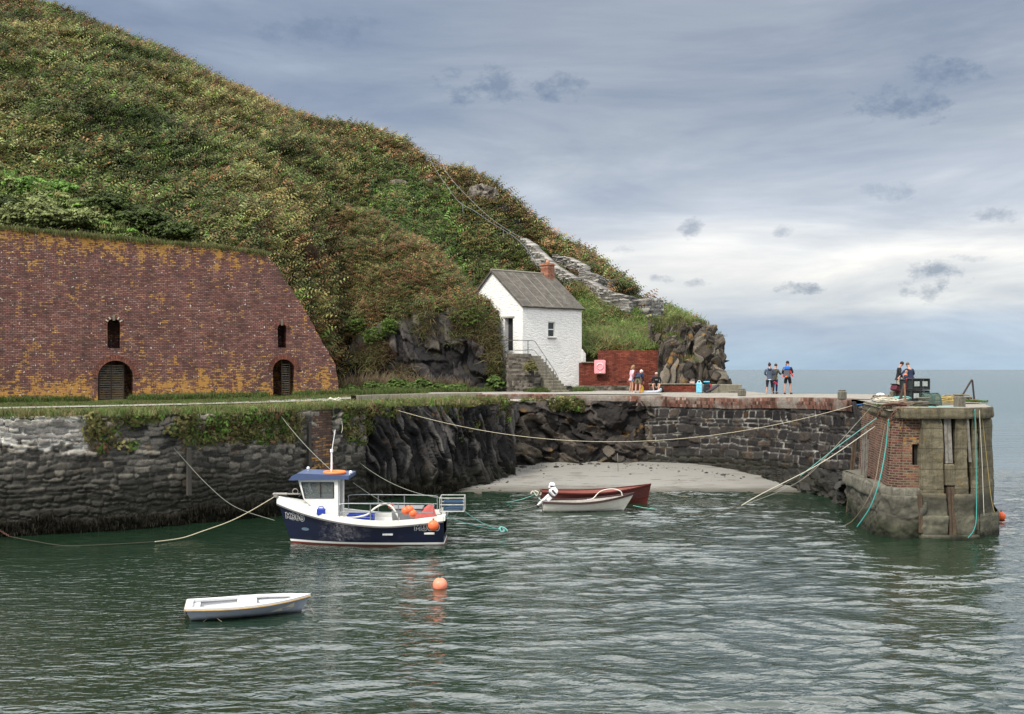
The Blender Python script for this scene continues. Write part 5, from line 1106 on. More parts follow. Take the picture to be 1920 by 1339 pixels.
# turf along the quay lip, at the kiln foot and on the kiln top
def alongpts(pts, n, spread, seed, off=0.):
    s, x, y, nx, ny = resample(pts, .1); r = np.random.default_rng(seed); i = r.integers(0, len(s), n); o = r.normal(off, spread, n); return x[i]-nx[i]*o, y[i]-ny[i]*o, r
pz = []; pc_ = []; psz = []
lip = EDGE+[(-7.2,46.1),(-6.5,47.6),(-4.5,49.9),(-2.6,51.6),(-1.1,53.7)]
x, y, r1 = alongpts(lip, 5200, .55, 1, .75); d_ = fbm(x*.8, y*.8, 0, 2, 3); kk = d_ > -.35; x, y = x[kk], y[kk]; pz.append(np.stack([x, y, deckz(x,y)-.02], -1)); psz.append(r1.uniform(.5,.95,len(x))); pc_.append(pick(r1, (['gg','l','y','o','s'], [1.0+0*x, 1.4+0*x, .7+d_[kk], .4+0*x, .4+d_[kk]]))*(.7+.9*r1.random((len(x),1))))
k1 = [(-24.96+math.cos(TH)*s_-math.sin(TH)*-.15, 52+math.sin(TH)*s_-.2) for s_ in (-6,-3,0,4.0)]; k2 = [(-24.96+math.cos(TH)*s_, 52+math.sin(TH)*s_-.25) for s_ in (6.2,9,12.9)]; k3 = [(-24.96+math.cos(TH)*s_, 52+math.sin(TH)*s_-.25) for s_ in (14.6,17.5,19,22)]
for j, kp in enumerate((k1,k2,k3,[(-8.6,62.5),(-5,64.2),(-1.2,64)],[(1.2,62.3),(3.6,63.9),(4.2,64.8)])):
    x, y, r1 = alongpts(kp, 900, .28, 3+j, -.1); pz.append(np.stack([x, y, deckz(x,y)], -1)); psz.append(r1.uniform(.5,1.1,len(x))); pc_.append(pick(r1, (['gg','l','o','g'], [1.3+0*x, 1.+0*x, .5+0*x, .8+0*x]))*(.6+.6*r1.random((len(x),1))))
n = 2600; s_ = rg.uniform(-9, 13.1, n); dk_ = rg.exponential(.5, n); zt_ = np.interp(s_, [-9,0,5,11,13], [13.0,12.72,12.48,12.22,12.02]); yl = .85+dk_; X = -24.96+np.cos(TH)*s_-np.sin(TH)*yl; Y = 52+np.sin(TH)*s_+np.cos(TH)*yl
pz.append(np.stack([X,Y,zt_-.03],-1)); psz.append(rg.uniform(.5,1.05,n)); pc_.append(pick(rg, (['y','l','o','gg'], [1.+0*X, .8+0*X, .9+0*X, .3+0*X]))*(.6+.7*rg.random((n,1))))
n = 500; q = rg.random(n); s_ = 13+q*2.2; zt_ = np.interp(s_, [13,13.9,14.7,15.3], [12.02,11.,9.8,8.8]); X = -24.96+np.cos(TH)*s_-np.sin(TH)*1.6; Y = 52+np.sin(TH)*s_+np.cos(TH)*1.6
pz.append(np.stack([X,Y,zt_-.05],-1)); psz.append(rg.uniform(.4,.8,n)); pc_.append(pick(rg, (['y','o','g'], [1.+0*X, .8+0*X, .9+0*X])))
pz, psz, pc_ = np.concatenate(pz), np.concatenate(psz), np.concatenate(pc_)
tag(scatter('grass', pz, GT, psz, pc_, up=np.stack([rg.normal(0,.2,len(pz)), -.25+rg.normal(0,.2,len(pz)), 1+0*pz[:,0]],-1), seed=15), 'green and straw turf fringing the quay lip and the kiln', kind='stuff')
# plants hanging over the top of the quay wall and the slate face
hx, hy, r1 = alongpts([(-15.0,37.9),(-12.2,39.6),(-9.6,41.9),(-8.6,43.6)], 900, .05, 21, .12); hz = 4.05-r1.random(len(hx))**1.6*1.15; kk = fbm(hx*1.1, hz*1.4, 0, 7, 3) > -.05; A1_ = np.stack([hx,hy,hz],-1)[kk]
hx, hy, r1 = alongpts([(-7.2,46.0),(-6.4,47.4),(-4.5,49.5),(-2.7,51.1),(-1.1,53.3),(-.2,55.0)], 2600, .16, 22, .22); hz = 4.15-r1.random(len(hx))**1.3*(1.15+.7*fbm(hx*.9, hx*0, 0, 5, 2)); kk = fbm(hx*1.0, hz*1.1, 0, 9, 3) > -.2+.3*(hz < 3.5); A2_ = np.stack([hx,hy,hz],-1)[kk]
hx, hy, r1 = alongpts([(.6,58.3),(2.6,58.6),(3.8,58.6)], 260, .1, 23, .05); A3_ = np.stack([hx,hy,4.1-r1.random(len(hx))*.5],-1)
AA = np.concatenate([A1_,A2_,A3_]); n = len(AA); up = np.tile([.35,-1.,.4],(n,1))+rg.normal(0,.25,(n,3))
cols = pick(rg, (['y','o','g','gg','b'], [.9+0*AA[:,0], 1.+0*AA[:,0], .7+0*AA[:,0], .7+0*AA[:,0], .4+0*AA[:,0]]))*(.7+1.0*rg.random((n,1)))
tag(scatter('overhanging_turf', AA, GT+LT[:3], rg.uniform(.5,1.0,n), cols, up=up, seed=25), 'tufts of grass and herbs hanging over the quay wall and rock', kind='stuff')
# black weed fringe at the tide line
hx, hy, r1 = alongpts(EDGE+ROCK1[:4], 3800, .05, 31, -.05); hz = r1.random(len(hx))*(.55+.5*fbm(hx*.8, hx*0, 0, 3, 3))+.02; n = len(hx)
tag(scatter('seaweed', np.stack([hx+.02,hy-.03,hz],-1), GT, r1.uniform(.35,.8,n), np.array([.012,.011,.006])*(.6+1.2*r1.random((n,1))), up=np.tile([.25,-.5,-1.],(n,1))+r1.normal(0,.15,(n,3)), seed=27), 'black bladder weed hanging along the foot of the quay wall', kind='stuff')
# pebbles and weed scraps along the back of the sand
pb = [crag] and None
import bmesh as _bm
b_ = _bm.new(); _bm.ops.create_icosphere(b_, subdivisions=1, radius=1.0); pv_ = np.array([q.co[:] for q in b_.verts])*np.array([1,.8,.55]); pf_ = np.array([[q.index for q in fa.verts] for fa in b_.faces]); b_.free()
n = 220; s, x, y, nx, ny = resample([(-4.4,49.6),(-2.4,51.0),(-.2,55.0),(.3,57.2),(2.2,58.0),(4.5,58.0),(7.1,57.2),(9.5,55.7),(11.8,53.3)], .1); i_ = rg.integers(0, len(s), n); o_ = rg.exponential(.45, n)+.05
px, py = x[i_]+nx[i_]*o_, y[i_]+ny[i_]*o_; yee = 50.4+.15*np.sin(px*.7)+ss(-1.5, -5, px)*1.0+ss(13.4, 15.8, px)*4.5; pz_ = np.maximum((py-yee)*(.085+.035*ss(4, 12, px)), -.02)+.03
tag(scatter('pebbles', np.stack([px,py,pz_],-1), [(pv_, pf_)], rg.exponential(.035, n)+.02, np.array([.05,.045,.042])*(.4+1.6*rg.random((n,1))), seed=55), 'dark pebbles and weed scraps along the back of the sand', kind='stuff')

# pale ivy and long grass draped along the climbing parapet
q = rg.random(1700); A0v, A1v = np.array(A0), np.array(A1); ln = A0v[None]*(1-q[:,None])+A1v[None]*q[:,None]
jit = rg.normal(0, 1, (len(q),3))*np.array([.25,.25,.22]); hump = fbm(q*14, q*0, 0, 5, 3)*.35; ln = ln+jit; ln[:,2] += hump-np.abs(rg.normal(0,.55,len(q)))*(rg.random(len(q)) < .6); ln[:,1] -= .25
tag(scatter('parapet_ivy', ln, LT+GT, rg.uniform(.7,1.3,len(q)), pick(rg, (['l','gg','y','g'], [1.6+0*q, 1.0+0*q, .5+0*q, .5+0*q]))*(.8+.8*rg.random((len(q),1)))*1.35, seed=77), 'pale green ivy and grass draped along the climbing parapet at far left', kind='stuff')
# tufts on the ledges of the crag
me = crg.data; vv = np.empty(len(me.vertices)*3, np.float32); me.vertices.foreach_get('co', vv); vv = vv.reshape(-1,3); nn = np.empty(len(me.vertices)*3, np.float32); me.vertices.foreach_get('normal', nn); nn = nn.reshape(-1,3)
msk = (nn[:,2] > .45)&(fbm(vv[:,0]*.9, vv[:,1]*.9, vv[:,2]*.9, 4, 3) > -.02)&(vv[:,2] > 6.2-0*vv[:,0]); cand = vv[msk]; cand = cand[rg.permutation(len(cand))[:1800]]
hi_ = cand[:,2] > 7.6+.0*cand[:,0]; cand = cand[hi_ | (rg.random(len(cand)) < .25)]
tag(scatter('crag_grass', cand, GT, rg.uniform(.5,1.0,len(cand)), pick(rg, (['gg','l','o','y'], [1.+0*cand[:,0], .6+0*cand[:,0], 1.+0*cand[:,0], .6+0*cand[:,0]]))*(.6+.6*rg.random((len(cand),1))), seed=78), 'grass tufts on the ledges of the crag', kind='stuff')
# thin turf on the ground between path and kiln
n = 3200; q = rg.random(n); xx = np.interp(q, [0,.5,1], [-24,-14.5,-8.5]); yy = np.interp(q, [0,.5,1], [45.5,51.5,58.0])+rg.normal(0,1.4,n)
ok = (xx+24.96)*math.sin(TH)/math.cos(TH)+52 > yy+.2
xx, yy = xx[ok], yy[ok]; n = len(xx)
tag(scatter('turf_tufts', np.stack([xx,yy,deckz(xx,yy)],-1), GT, rg.uniform(.25,.6,n), pick(rg, (['gg','l','o','y'], [1.+0*xx, .8+0*xx, .6+0*xx, .4+0*xx]))*(.6+.6*rg.random((n,1))), seed=79), 'short turf between the path and the kiln', kind='stuff')
# ------------------------------------------------------------------ boats
def _arc(cx, cy, rx, ry, a0, a1, n=12): return [(cx+rx*math.cos(R(a0+(a1-a0)*i/n)), cy+ry*math.sin(R(a0+(a1-a0)*i/n))) for i in range(n+1)]
GLYPH = {'M': [[(0,0),(0,1)],[(0,1),(.36,.28),(.72,1)],[(.72,1),(.72,0)]], '3': [_arc(.28,.74,.25,.26,150,-90)+_arc(.28,.25,.28,.25,90,-150)],
         '6': [_arc(.30,.29,.27,.28,0,360,18), [(.04,.33)]+_arc(.36,.60,.32,.40,180,62,8)], '0': [_arc(.32,.5,.29,.5,0,360,22)]}
def lettering(txt, h, name, mat, omat, parent, place):
    """painted letters: a wide white stroke with a narrower black stroke on it"""
    for hw_, m_, nm, lift in ((.165, omat, name+'_outline', .004), (.095, mat, name, .012)):
        k = 0; x0 = 0
        for ch in txt:
            mb = MB()
            for pl in GLYPH[ch]:
                for (xa, ya), (xb_, yb) in zip(pl[:-1], pl[1:]):
                    dx_, dy_ = xb_-xa, yb-ya; l = math.hypot(dx_, dy_) or 1; ex, ey = dx_/l*hw_*.55, dy_/l*hw_*.55; nx_, ny_ = -dy_/l*hw_, dx_/l*hw_; n_ = max(1, int(l/.25)); k += 1
                    xa_, ya_, xe, ye_ = xa-ex, ya-ey, xb_+ex, yb+ey; vs = []
                    for i in range(n_+1):
                        q = i/n_; X_, Y_ = xa_+(xe-xa_)*q, ya_+(ye_-ya_)*q
                        for s_ in (-1,1): vs.append(place((x0+X_+nx_*s_)*h, (Y_+ny_*s_)*h, lift+k*.00008))
                    mb.add(vs, [[2*i, 2*i+1, 2*i+3, 2*i+2] for i in range(n_)])
            x0 += .72+.34 if ch == 'M' else .62+.30; mb.build('registration_outline' if m_ is omat else 'registration_character', m_, parent)
class Hull:
    """lofted hull; x forward, y to port, z up from the waterline"""
    def __init__(s, L, B, zs, draft, rake=.5, tw=.85, full=.45, fine=1.1, fore=.55, power=2.2, rise=.0, stern_rake=0.):
        s.__dict__.update(L=L, B=B, zs=zs, draft=draft, rake=rake, tw=tw, full=full, fine=fine, fore=fore, power=power, rise=rise, sr=stern_rake)
    def beam(s, q): a = s.tw+(1-s.tw)*math.sin(min(1, q/.45)*math.pi/2); f = max(0, (q-s.fore)/(1-s.fore)); return s.B/2*a*(1-f**s.power)
    def keel(s, q): return -s.draft*(1-max(0, (q-.7)/.3)**2.5*.9)+s.rise*max(0, .3-q)
    def pt(s, q, r, side=1, inset=0., zoff=0.):
        zk, zt = s.keel(q), s.zs(q); z = zk+(zt-zk)*r; e = s.full+(s.fine-s.full)*q**1.5
        y = (s.beam(q))*(max(r, 0)**e)*(1+.0*r)-inset; x = -s.L/2+q*s.L-s.rake*(1-r)*q**3+s.sr*(1-r)*(1-q)**3
        return (x-inset*.6*(q > .97), side*max(y, 0.0), z+zoff)
    def shell(s, m, r0=0., r1=1., inset=0., nq=40, nr=12, transom=True, proud=0.):
        for side in (1, -1):
            vs = [s.pt(i/nq, r0+(r1-r0)*j/nr, side, inset-proud) for i in range(nq+1) for j in range(nr+1)]
            fs = []
            for i in range(nq):
                for j in range(nr):
                    f = [i*(nr+1)+j, (i+1)*(nr+1)+j, (i+1)*(nr+1)+j+1, i*(nr+1)+j+1]; fs.append(f if side < 0 else f[::-1])
            m.add(vs, fs)
        if transom:
            a = [s.pt(0, r0+(r1-r0)*j/nr, 1, inset-proud) for j in range(nr+1)]; b = [(x, -y, z) for x, y, z in a]; n = nr+1
            m.add(a+b, [[j, j+1, n+j+1, n+j] for j in range(nr)])
        return m
    def rail(s, m, r, w, h, q0=0., q1=1., nq=40, out=.02, stern=True, r_at=1.0):
        """rectangular strip following the sheer on both sides"""
        for side in (1, -1):
            vs = []
            for i in range(nq+1):
                q = q0+(q1-q0)*i/nq; x, y, z = s.pt(q, r_at, side); y = abs(y); yo, yi = y+out, max(y-w, 0)
                vs += [(x, side*yo, z-h/2+r), (x, side*yo, z+h/2+r), (x, side*yi, z+h/2+r), (x, side*yi, z-h/2+r)]
            m.add(vs, [[i*4+k, i*4+(k+1)%4, (i+1)*4+(k+1)%4, (i+1)*4+k] for i in range(nq) for k in range(4)]+[[0,1,2,3],[nq*4+k for k in (3,2,1,0)]])
        if stern:
            x, y, z = s.pt(0, r_at, 1); m.box((x+w/2-out, 0, z+r), (w+out, 2*y+2*out*.5, h))
        return m
    def onhull(s, sgn=1):
        def f(x, z, lift):
            q = .5
            for _ in range(25):
                r = (z-s.keel(q))/(s.zs(q)-s.keel(q)); q = min(1, max(0, q+(x-s.pt(q, r)[0])/s.L))
            p = s.pt(q, r); return (p[0], sgn*(p[1]+lift), p[2])
        return f
# ---- blue fishing boat
FL = 5.62
fb = thing('fishing_boat', 'navy blue fishing boat M360 with white wheelhouse moored in the harbour', 'boat', (P(672,1022,35.0).x, 35.6, 0), math.pi)
H = Hull(FL, 2.15, lambda q: .82+.16*(max(0, .35-q)/.35)**1.5+.62*max(0, (q-.3)/.7)**1.75, .35, .50, .86, .22, .62, .45, 2.3)
navy = paint('navy gelcoat', (.008,.012,.036), .25, .03, 2.5, dirtcol=(.04,.05,.07), spec=.6); gelw = paint('white gelcoat', (.78,.78,.74), .35, .22, 3, dirtcol=(.35,.31,.25))
navy, nt, b = newmat('navy topsides', .32, .35); setc(nt, b, mix(nt, ramp(nt, noise(nt, mapping(nt, objco(nt), (1,1,3)), 1.5, 6, .7), [(.5,0.),(.8,.5)]), (.007,.011,.034), (.016,.024,.05)))
redm = paint('red antifoul', (.17,.025,.02), .7, .4, 5); blackp = paint('black plastic', (.02,.02,.022), .4, .2); blk = paint('black letters', (.008,.008,.010), .5, 0); whl = paint('white letters', (.85,.85,.85), .5, 0)
mb = MB(); H.shell(mb, nq=60, nr=18); hull = recalc(mb.build('hull', navy, fb, True)); 
mb = MB(); H.shell(mb, inset=.06, r0=.5, nq=60, nr=16); dkh = mb.build('hull_lining', gelw, fb, True)
mb = MB(); mb.add([H.pt(i/30, .42, sd, .05) for i in range(31) for sd in (1,-1)], [[2*i, 2*i+2, 2*i+3, 2*i+1] for i in range(30)]); mb.build('deck', paint('grey deck', (.32,.33,.33), .7, .5, 4), fb)
mb = MB(); H.rail(mb, -.06, .10, .16, out=.035, nq=60); mb.build('gunwale', gelw, fb)
mb = MB(); H.rail(mb, -.165, .05, .05, out=.045, nq=60, stern=False); mb.build('rubbing_strake', paint('grey rubber', (.12,.12,.12), .6, .3), fb)
def band(z0, z1, mat, name, prd=.005):
    for side in (1, -1):
        pass
    m_ = MB(); nq = 60
    for side in (1,-1):
        vs = []
        for i in range(nq+1):
            q = i/nq
            for z in (z0, (z0+z1)/2, z1): r = (z-H.keel(q))/(H.zs(q)-H.keel(q)); p = H.pt(q, r); vs.append((p[0]+(.006 if q > .98 else 0), side*(p[1]+prd), p[2]))
        m_.add(vs, [[i*3+k, i*3+k+1, (i+1)*3+k+1, (i+1)*3+k] for i in range(nq) for k in range(2)])
    x = H.pt(0, .3)[0]; y = H.pt(0, (z1+.35)/1.3)[1]; m_.box((x-.006, 0, (z0+z1)/2), (.01, 2*y, z1-z0)); return m_.build(name, mat, fb, True)
band(-.1, .045, redm, 'boot_stripe'); band(.045, .115, gelw, 'waterline_stripe', .007)
# whaleback foredeck
mb = MB(); n = 24; q0 = .735
vs = []
for i in range(n+1):
    q = q0+(1-q0)*i/n; x, y, z = H.pt(q, 1, 1); h_ = .17*(1-.3*(i/n)); y_ = y
    vs += [(x, y_+.02, z-.02), (x, y_*.93, z+h_*.75), (x, y_*.55, z+h_), (x, -y_*.55, z+h_), (x, -y_*.93, z+h_*.75), (x, -y_-.02, z-.02)]
mb.add(vs, [[i*6+k, i*6+k+1, (i+1)*6+k+1, (i+1)*6+k] for i in range(n) for k in range(5)]+[[0,1,2,3,4,5]]); 
fd = mb.build('foredeck', gelw, fb)
mb = MB(); bx = H.pt(1,1)[0]; bz = H.zs(1); mb.box((bx-.12,0,bz+.17), (.5,.14,.07), 0, .02); mb.tube([(bx+.02,-.10,bz+.13),(bx+.02,.10,bz+.13)], .07, 10); mb.box((bx-.75,0,bz+.17), (.9,.07,.05), 0, .01); mb.build('bow_roller', paint('bare steel', (.35,.33,.30), .45, .4, metal=.4), fb)
mb = MB(); mb.torus((bx-.62,0,bz+.25), .09, .015, Matrix.Rotation(R(90),3,'X')); mb.build('bow_ring', paint('bare steel', (.35,.33,.30), .45, .4, metal=.4), fb)
# wheelhouse: front at x=1.82..., back x=.72
xb, xf = .66, 1.83; wz0 = .45
mb = MB(); hw = .66
def house_ring(x, z, y): return (x, y, z)
oc = [(xb, .84), (xb, 2.18), (1.98, 2.18), (1.78, 1.50), (1.55, 1.30), (1.45, .92)]
mb.prism(oc, (0,hw,0), (1,0,0), (0,0,1), (0,-2*hw,0)); wh = recalc(mb.build('wheelhouse', gelw, fb))
cutm = []
def wcut(pts, y0, y1): k = MB(); k.prism(pts, (0,y0,0), (1,0,0), (0,0,1), (0,y1-y0,0)); o = k.build('cutter', gelw, fb); recalc(o); return o
k1_ = wcut([(xb+.06,.95),(xb+.06,2.10),(1.88,2.10),(1.70,1.50),(1.48,1.32),(1.40,.99)], .60, -.60)
win = [(xb+.14,1.55),(xb+.14,2.06),(1.86,2.06),(1.74,1.55)]
boolcut(wh, [k1_, wcut(win, .9, -.9)])
k_ = MB(); k_.box((xb-.02, -.1, 1.32), (.4,.62,1.5)); kk_ = k_.build('cutter', gelw, fb); boolcut(wh, [kk_])
k_ = MB(); k_.box((1.9, 0, 1.80), (.5,1.08,.46)); boolcut(wh, [k_.build('cutter', gelw, fb)])
glass = bpy.data.materials.new('tinted glass'); glass.use_nodes = True; nt = glass.node_tree; b = nt.nodes['Principled BSDF']
b.inputs['Base Color'].default_value = (.45,.50,.50,1); b.inputs['Roughness'].default_value = .03; b.inputs['Transmission Weight'].default_value = .85; b.inputs['IOR'].default_value = 1.1
for sd in (1, -1):
    mb = MB(); mb.prism([(xb+.13,1.54),(xb+.13,2.07),(1.87,2.07),(1.75,1.54)], (0,sd*(hw-.02),0), (1,0,0), (0,0,1), (0,-sd*.008,0)); pn = mb.build('side_window', glass, wh)
    mb = MB(); w_ = win+[win[0]]
    for i in range(4): mb.tube([(w_[i][0], sd*(hw+.002), w_[i][1]), (w_[i+1][0], sd*(hw+.002), w_[i+1][1])], .016, 6)
    mb.tube([((xb+1.8)/2+.0, sd*(hw-.01), 1.55), ((xb+1.8)/2+.0, sd*(hw-.01), 2.06)], .018, 6); mb.build('window_seal', blackp, pn)
mb = MB(); mb.box((1.905,0,1.80), (.012,1.08,.48), mtx=Matrix.Rotation(R(-16),3,'Y')@Matrix.Identity(3)); mb.build('windscreen', glass, wh)
mb = MB(); ro_ = [(.30,2.17),(.28,2.30),(1.98,2.37),(2.16,2.28),(2.26,2.14)]
mb.prism(ro_, (0,.78,0), (1,0,0), (0,0,1), (0,-1.56,0)); roof = recalc(mb.build('wheelhouse_roof', paint('blue roof paint', (.055,.085,.18), .5, .3, 4), fb))
mb = MB(); mb.torus((.82,.35,2.36), .33, .055, n=32); lr = mb.build('life_ring', paint('orange life ring', (.85,.20,.05), .5, .15), roof, True)
mb = MB(); mb.ball((1.80,-.2,2.45), .055, 10); mb.cyl((1.80,-.2,2.35), (1.80,-.2,2.42), .02); mb.build('deck_light', whl, roof, True)
mb = MB(); mb.ball((.27,.5,2.38), .06, 10); mb.cyl((.32,.5,2.28),(.28,.5,2.37), .02); mb.build('flood_light', whl, roof, True)
mast = MB(); mast.tube([(.98,0,2.33),(.98,0,3.02)], [.035,.028], 8); mast.tube([(.98,0,3.0),(.86,0,3.75)], .014, 6); mast.tube([(.98,.12,2.36),(.98,0,2.55)], .014, 6); mast.tube([(.98,-.12,2.36),(.98,0,2.55)], .014, 6)
mast.cyl((.98,0,3.0),(.98,0,3.1), .05); mast.build('mast', whl, roof)
# guard rails
rm_ = paint('grey guard rail', (.22,.24,.25), .4, .4, metal=.3)
def railrun(side, z1, z2, name):
    m_ = MB(); x0, x1 = .56, -2.48
    def yy(x): return side*(H.beam((x+FL/2)/FL)-.06)
    top = smooth_pts([(x0,yy(x0),.98),(x0,yy(x0),z1-.12),(x0-.12,yy(x0),z1),(-.8,yy(-.8),z1),(x1+.14,yy(x1),z1-.02),(x1,yy(x1),z1-.16),(x1,yy(x1),.95)], 6); m_.tube(top, .019, 6)
    m_.tube([(x0,yy(x0),z2),(-.8,yy(-.8),z2),(x1,yy(x1),z2-.02)], .015, 6)
    for x in (-.45,-1.35): m_.tube([(x,yy(x),.82),(x,yy(x),z1)], .019, 6)
    return m_.build(name, rm_, fb)
railrun(1, 1.40, 1.13, 'guard_rail'); railrun(-1, 1.46, 1.18, 'guard_rail')
# tail pot rack over the stern
mb = MB(); X0, X1 = -2.66, -3.46
for y in (.45,-.45):
    for z in (1.08, 1.30, 1.52): mb.tube([(X0,y,z),(X1,y,z)], .018, 6)
    for x in (X0, X1): mb.tube([(x,y,1.08),(x,y,1.52)], .02, 6)
for x in (X0, X1):
    for z in (1.08,1.52): mb.tube([(x,.45,z),(x,-.45,z)], .018, 6)
for k in range(5): mb.tube([(X0,-.36+.18*k,1.08),(X1,-.36+.18*k,1.08)], .012, 5)
mb.tube([(-2.75,.3,.9),(-2.66,.3,1.08)], .025, 6); mb.tube([(-2.75,-.3,.9),(-2.66,-.3,1.08)], .025, 6)
mb.build('stern_rack', paint('rack steel', (.42,.42,.40), .45, .4, metal=.3), fb)
def crate(name, label, c, d, mat, parent=None, rz=0):
    t_ = thing(name, label, 'crate', c, rz); m_ = MB(); w, l, h = d; th = .018
    m_.box((0,0,th/2), (w,l,th))
    for s_ in (1,-1):
        for zz_ in (.25,.62,.92): m_.box((s_*(w/2-th/2),0,h*zz_), (th,l,h*.2)); m_.box((0,s_*(l/2-th/2),h*zz_), (w-2*th,th*.9,h*.2))
        for s2 in (1,-1): m_.box((s_*(w/2-.02),s2*(l/2-.02),h/2), (.044,.044,h+.004))
    m_.build('crate_body', mat, t_); m_ = MB(); m_.box((0,0,h), (w+.02,.03,.02)); 
    for s_ in (1,-1): m_.box((0,s_*l/2,h+.0), (w+.03,.03,.025))
    m_.build('rim', mat, t_); return t_
fo_ = fb.matrix_basis
def wp(x, y, z): return Matrix.Translation(fb.location) @ Matrix.Rotation(math.pi, 4, 'Z') @ Vector((x, y, z))
crate('crate', 'dark blue slatted crate in the rack over the fishing boat stern', wp(-3.08,.05,1.10), (.62,.6,.27), paint('blue crate', (.04,.09,.16), .5, .3))
crate('crate', 'bright blue fish crate low on the fishing boat deck', wp(-.05,.35,.70), (.85,.5,.28), paint('bright blue crate', (.02,.05,.34), .45, .15))
tg = thing('bait_tub', 'grey plastic tub standing in the stern of the fishing boat', 'tub', wp(-1.55,-.1,.6)); mb = MB(); mb.box((0,0,.27), (.95,.7,.54), 0, .05, taper=1.06); mb.build('tub_body', paint('grey tub', (.20,.21,.22), .6, .4), tg); mb = MB(); mb.box((0,0,.55), (1.06,.80,.05), 0, .02); mb.build('rim', paint('grey tub', (.20,.21,.22), .6, .4), tg)
tg = thing('canvas_cover', 'faded red canvas heap in the fishing boat stern corner', 'cover', wp(-2.2,.2,.7)); mb = MB()
mb.add([(-.42,-.3,0),(.42,-.3,0),(.42,.3,0),(-.42,.3,0),(.22,-.05,.62),(.1,.1,.60),(-.3,.25,.28),(-.35,-.2,.22)], [[0,1,4,7],[1,2,5,4],[2,3,6,5],[3,0,7,6],[4,5,6,7]]); mb.build('canvas', paint('faded red canvas', (.42,.09,.08), .8, .4), tg); mb = MB(); mb.tube([(-.4,-.31,.02),(.4,-.31,.02)], .02, 6); mb.build('hem_rope', rm_, tg)
mb = MB(); mb.tube(smooth_pts([wp(.55,.80,.95),wp(.15,.82,.93),wp(-.3,.8,1.02),wp(-.55,.75,1.22),wp(-.85,.7,1.36),wp(-1.1,.75,1.28),wp(-1.3,.82,1.02),wp(-1.36,.84,.86)], 8), .032, 8)
tag(mb.build('hose', paint('white hose', (.68,.66,.58), .5, .2), smooth=True), 'thick white hose arching over the fishing boat rail', 'hose')
bf = thing('fuel_can', 'blue plastic can with white label on the side deck by the wheelhouse', 'can', wp(1.18,.86,1.02)); mb = MB(); mb.box((0,0,.11), (.27,.14,.22), 0, .03); mb.tube([(-.08,0,.22),(-.06,0,.28),(.06,0,.28),(.08,0,.22)], .014, 6); mb.build('can_body', paint('bright blue crate', (.02,.05,.34), .45, .15), bf); mb = MB(); mb.box((-.01,.073,.08), (.15,.006,.1)); mb.build('label_patch', whl, bf)
for k, (x_, z_, sz) in enumerate(((1.72,.60,1),)): pass
# registration numbers
oh = H.onhull(1)
def letters(x0, z0, size, tilt=0, name='registration'):
    lettering('M360', size, name, blk, whl, fb, lambda x, z, lift: oh(x0-x, z0+z+(x)*tilt, lift))
letters(2.46, .82, .185, -.06); letters(-1.90, .54, .215, .0)
for x_, z_ in ((-1.0,.40),(-2.35,.42)):
    mb = MB(); mb.box(oh(x_, z_, .01), (.34,.03,.07), 0, .012); mb.build('scupper', gelw, fb)

mb = MB(); pts_ = [oh(1.78+dx_*.14, .5+dz_*.055, .004) for dx_, dz_ in [(math.cos(a_),math.sin(a_)) for a_ in np.linspace(0, 2*math.pi, 15)[:-1]]]; mb.add(pts_, [list(range(14))]); mb.build('hull_mark', paint('pale blue mark', (.12,.18,.24), .4, .2), fb)
for z_ in (.66,.72): mb = MB(); mb.ball(oh(.65, z_, .003), .017, 8); mb.build('bilge_outlet', whl, fb)
# buoys and fenders on board
orange = paint('orange buoy', (.88,.15,.045), .4, .12, 5, dirtcol=(.75,.35,.25))
def buoy(c, r, label, mat=orange, eye=True, group=None, up=(0,0,1)):
    t_ = thing('buoy', label, 'buoy', c, group=group); m_ = MB(); m_.ball((0,0,0), r, 24); m_.build('float', mat, t_, True); u_ = Vector(up)
    m_ = MB(); m_.tube([u_*r*.92, u_*r*1.14], [r*.2, r*.14], 8); m_.torus(u_*r*1.2, r*.12, r*.05, Matrix.Rotation(R(90),3,'X'), n=12, m=6); m_.build('eye', blackp, t_, True); return t_
buoy(wp(-1.58,.90,1.17), .135, 'orange buoy on the fishing boat rail, left of the bunch of three'); buoy(wp(-1.72,.95,1.22), .125, 'orange buoy on the fishing boat rail, uppermost of the bunch of three'); buoy(wp(-1.82,.97,1.09), .13, 'orange buoy on the fishing boat rail, right and lowest of the bunch of three')
buoy(wp(-2.50,1.12,.72), .175, 'orange buoy hanging over the painted number at the fishing boat stern')
buoy(wp(-.95,-.6,1.12), .11, 'small faded red float behind the white hose', paint('faded red canvas', (.42,.09,.08), .8, .4))
buoy(P(825,1098,28.05)+Vector((0,0,.02)), .19, 'orange buoy floating alone in front of the fishing boat', paint('faded orange buoy', (.85,.22,.12), .45, .4, 4, dirtcol=(.85,.5,.4)))
buoy(Vector((P(1877,962,41).x,41,.13)), .17, 'orange buoy half hidden behind the right edge of the pier head')

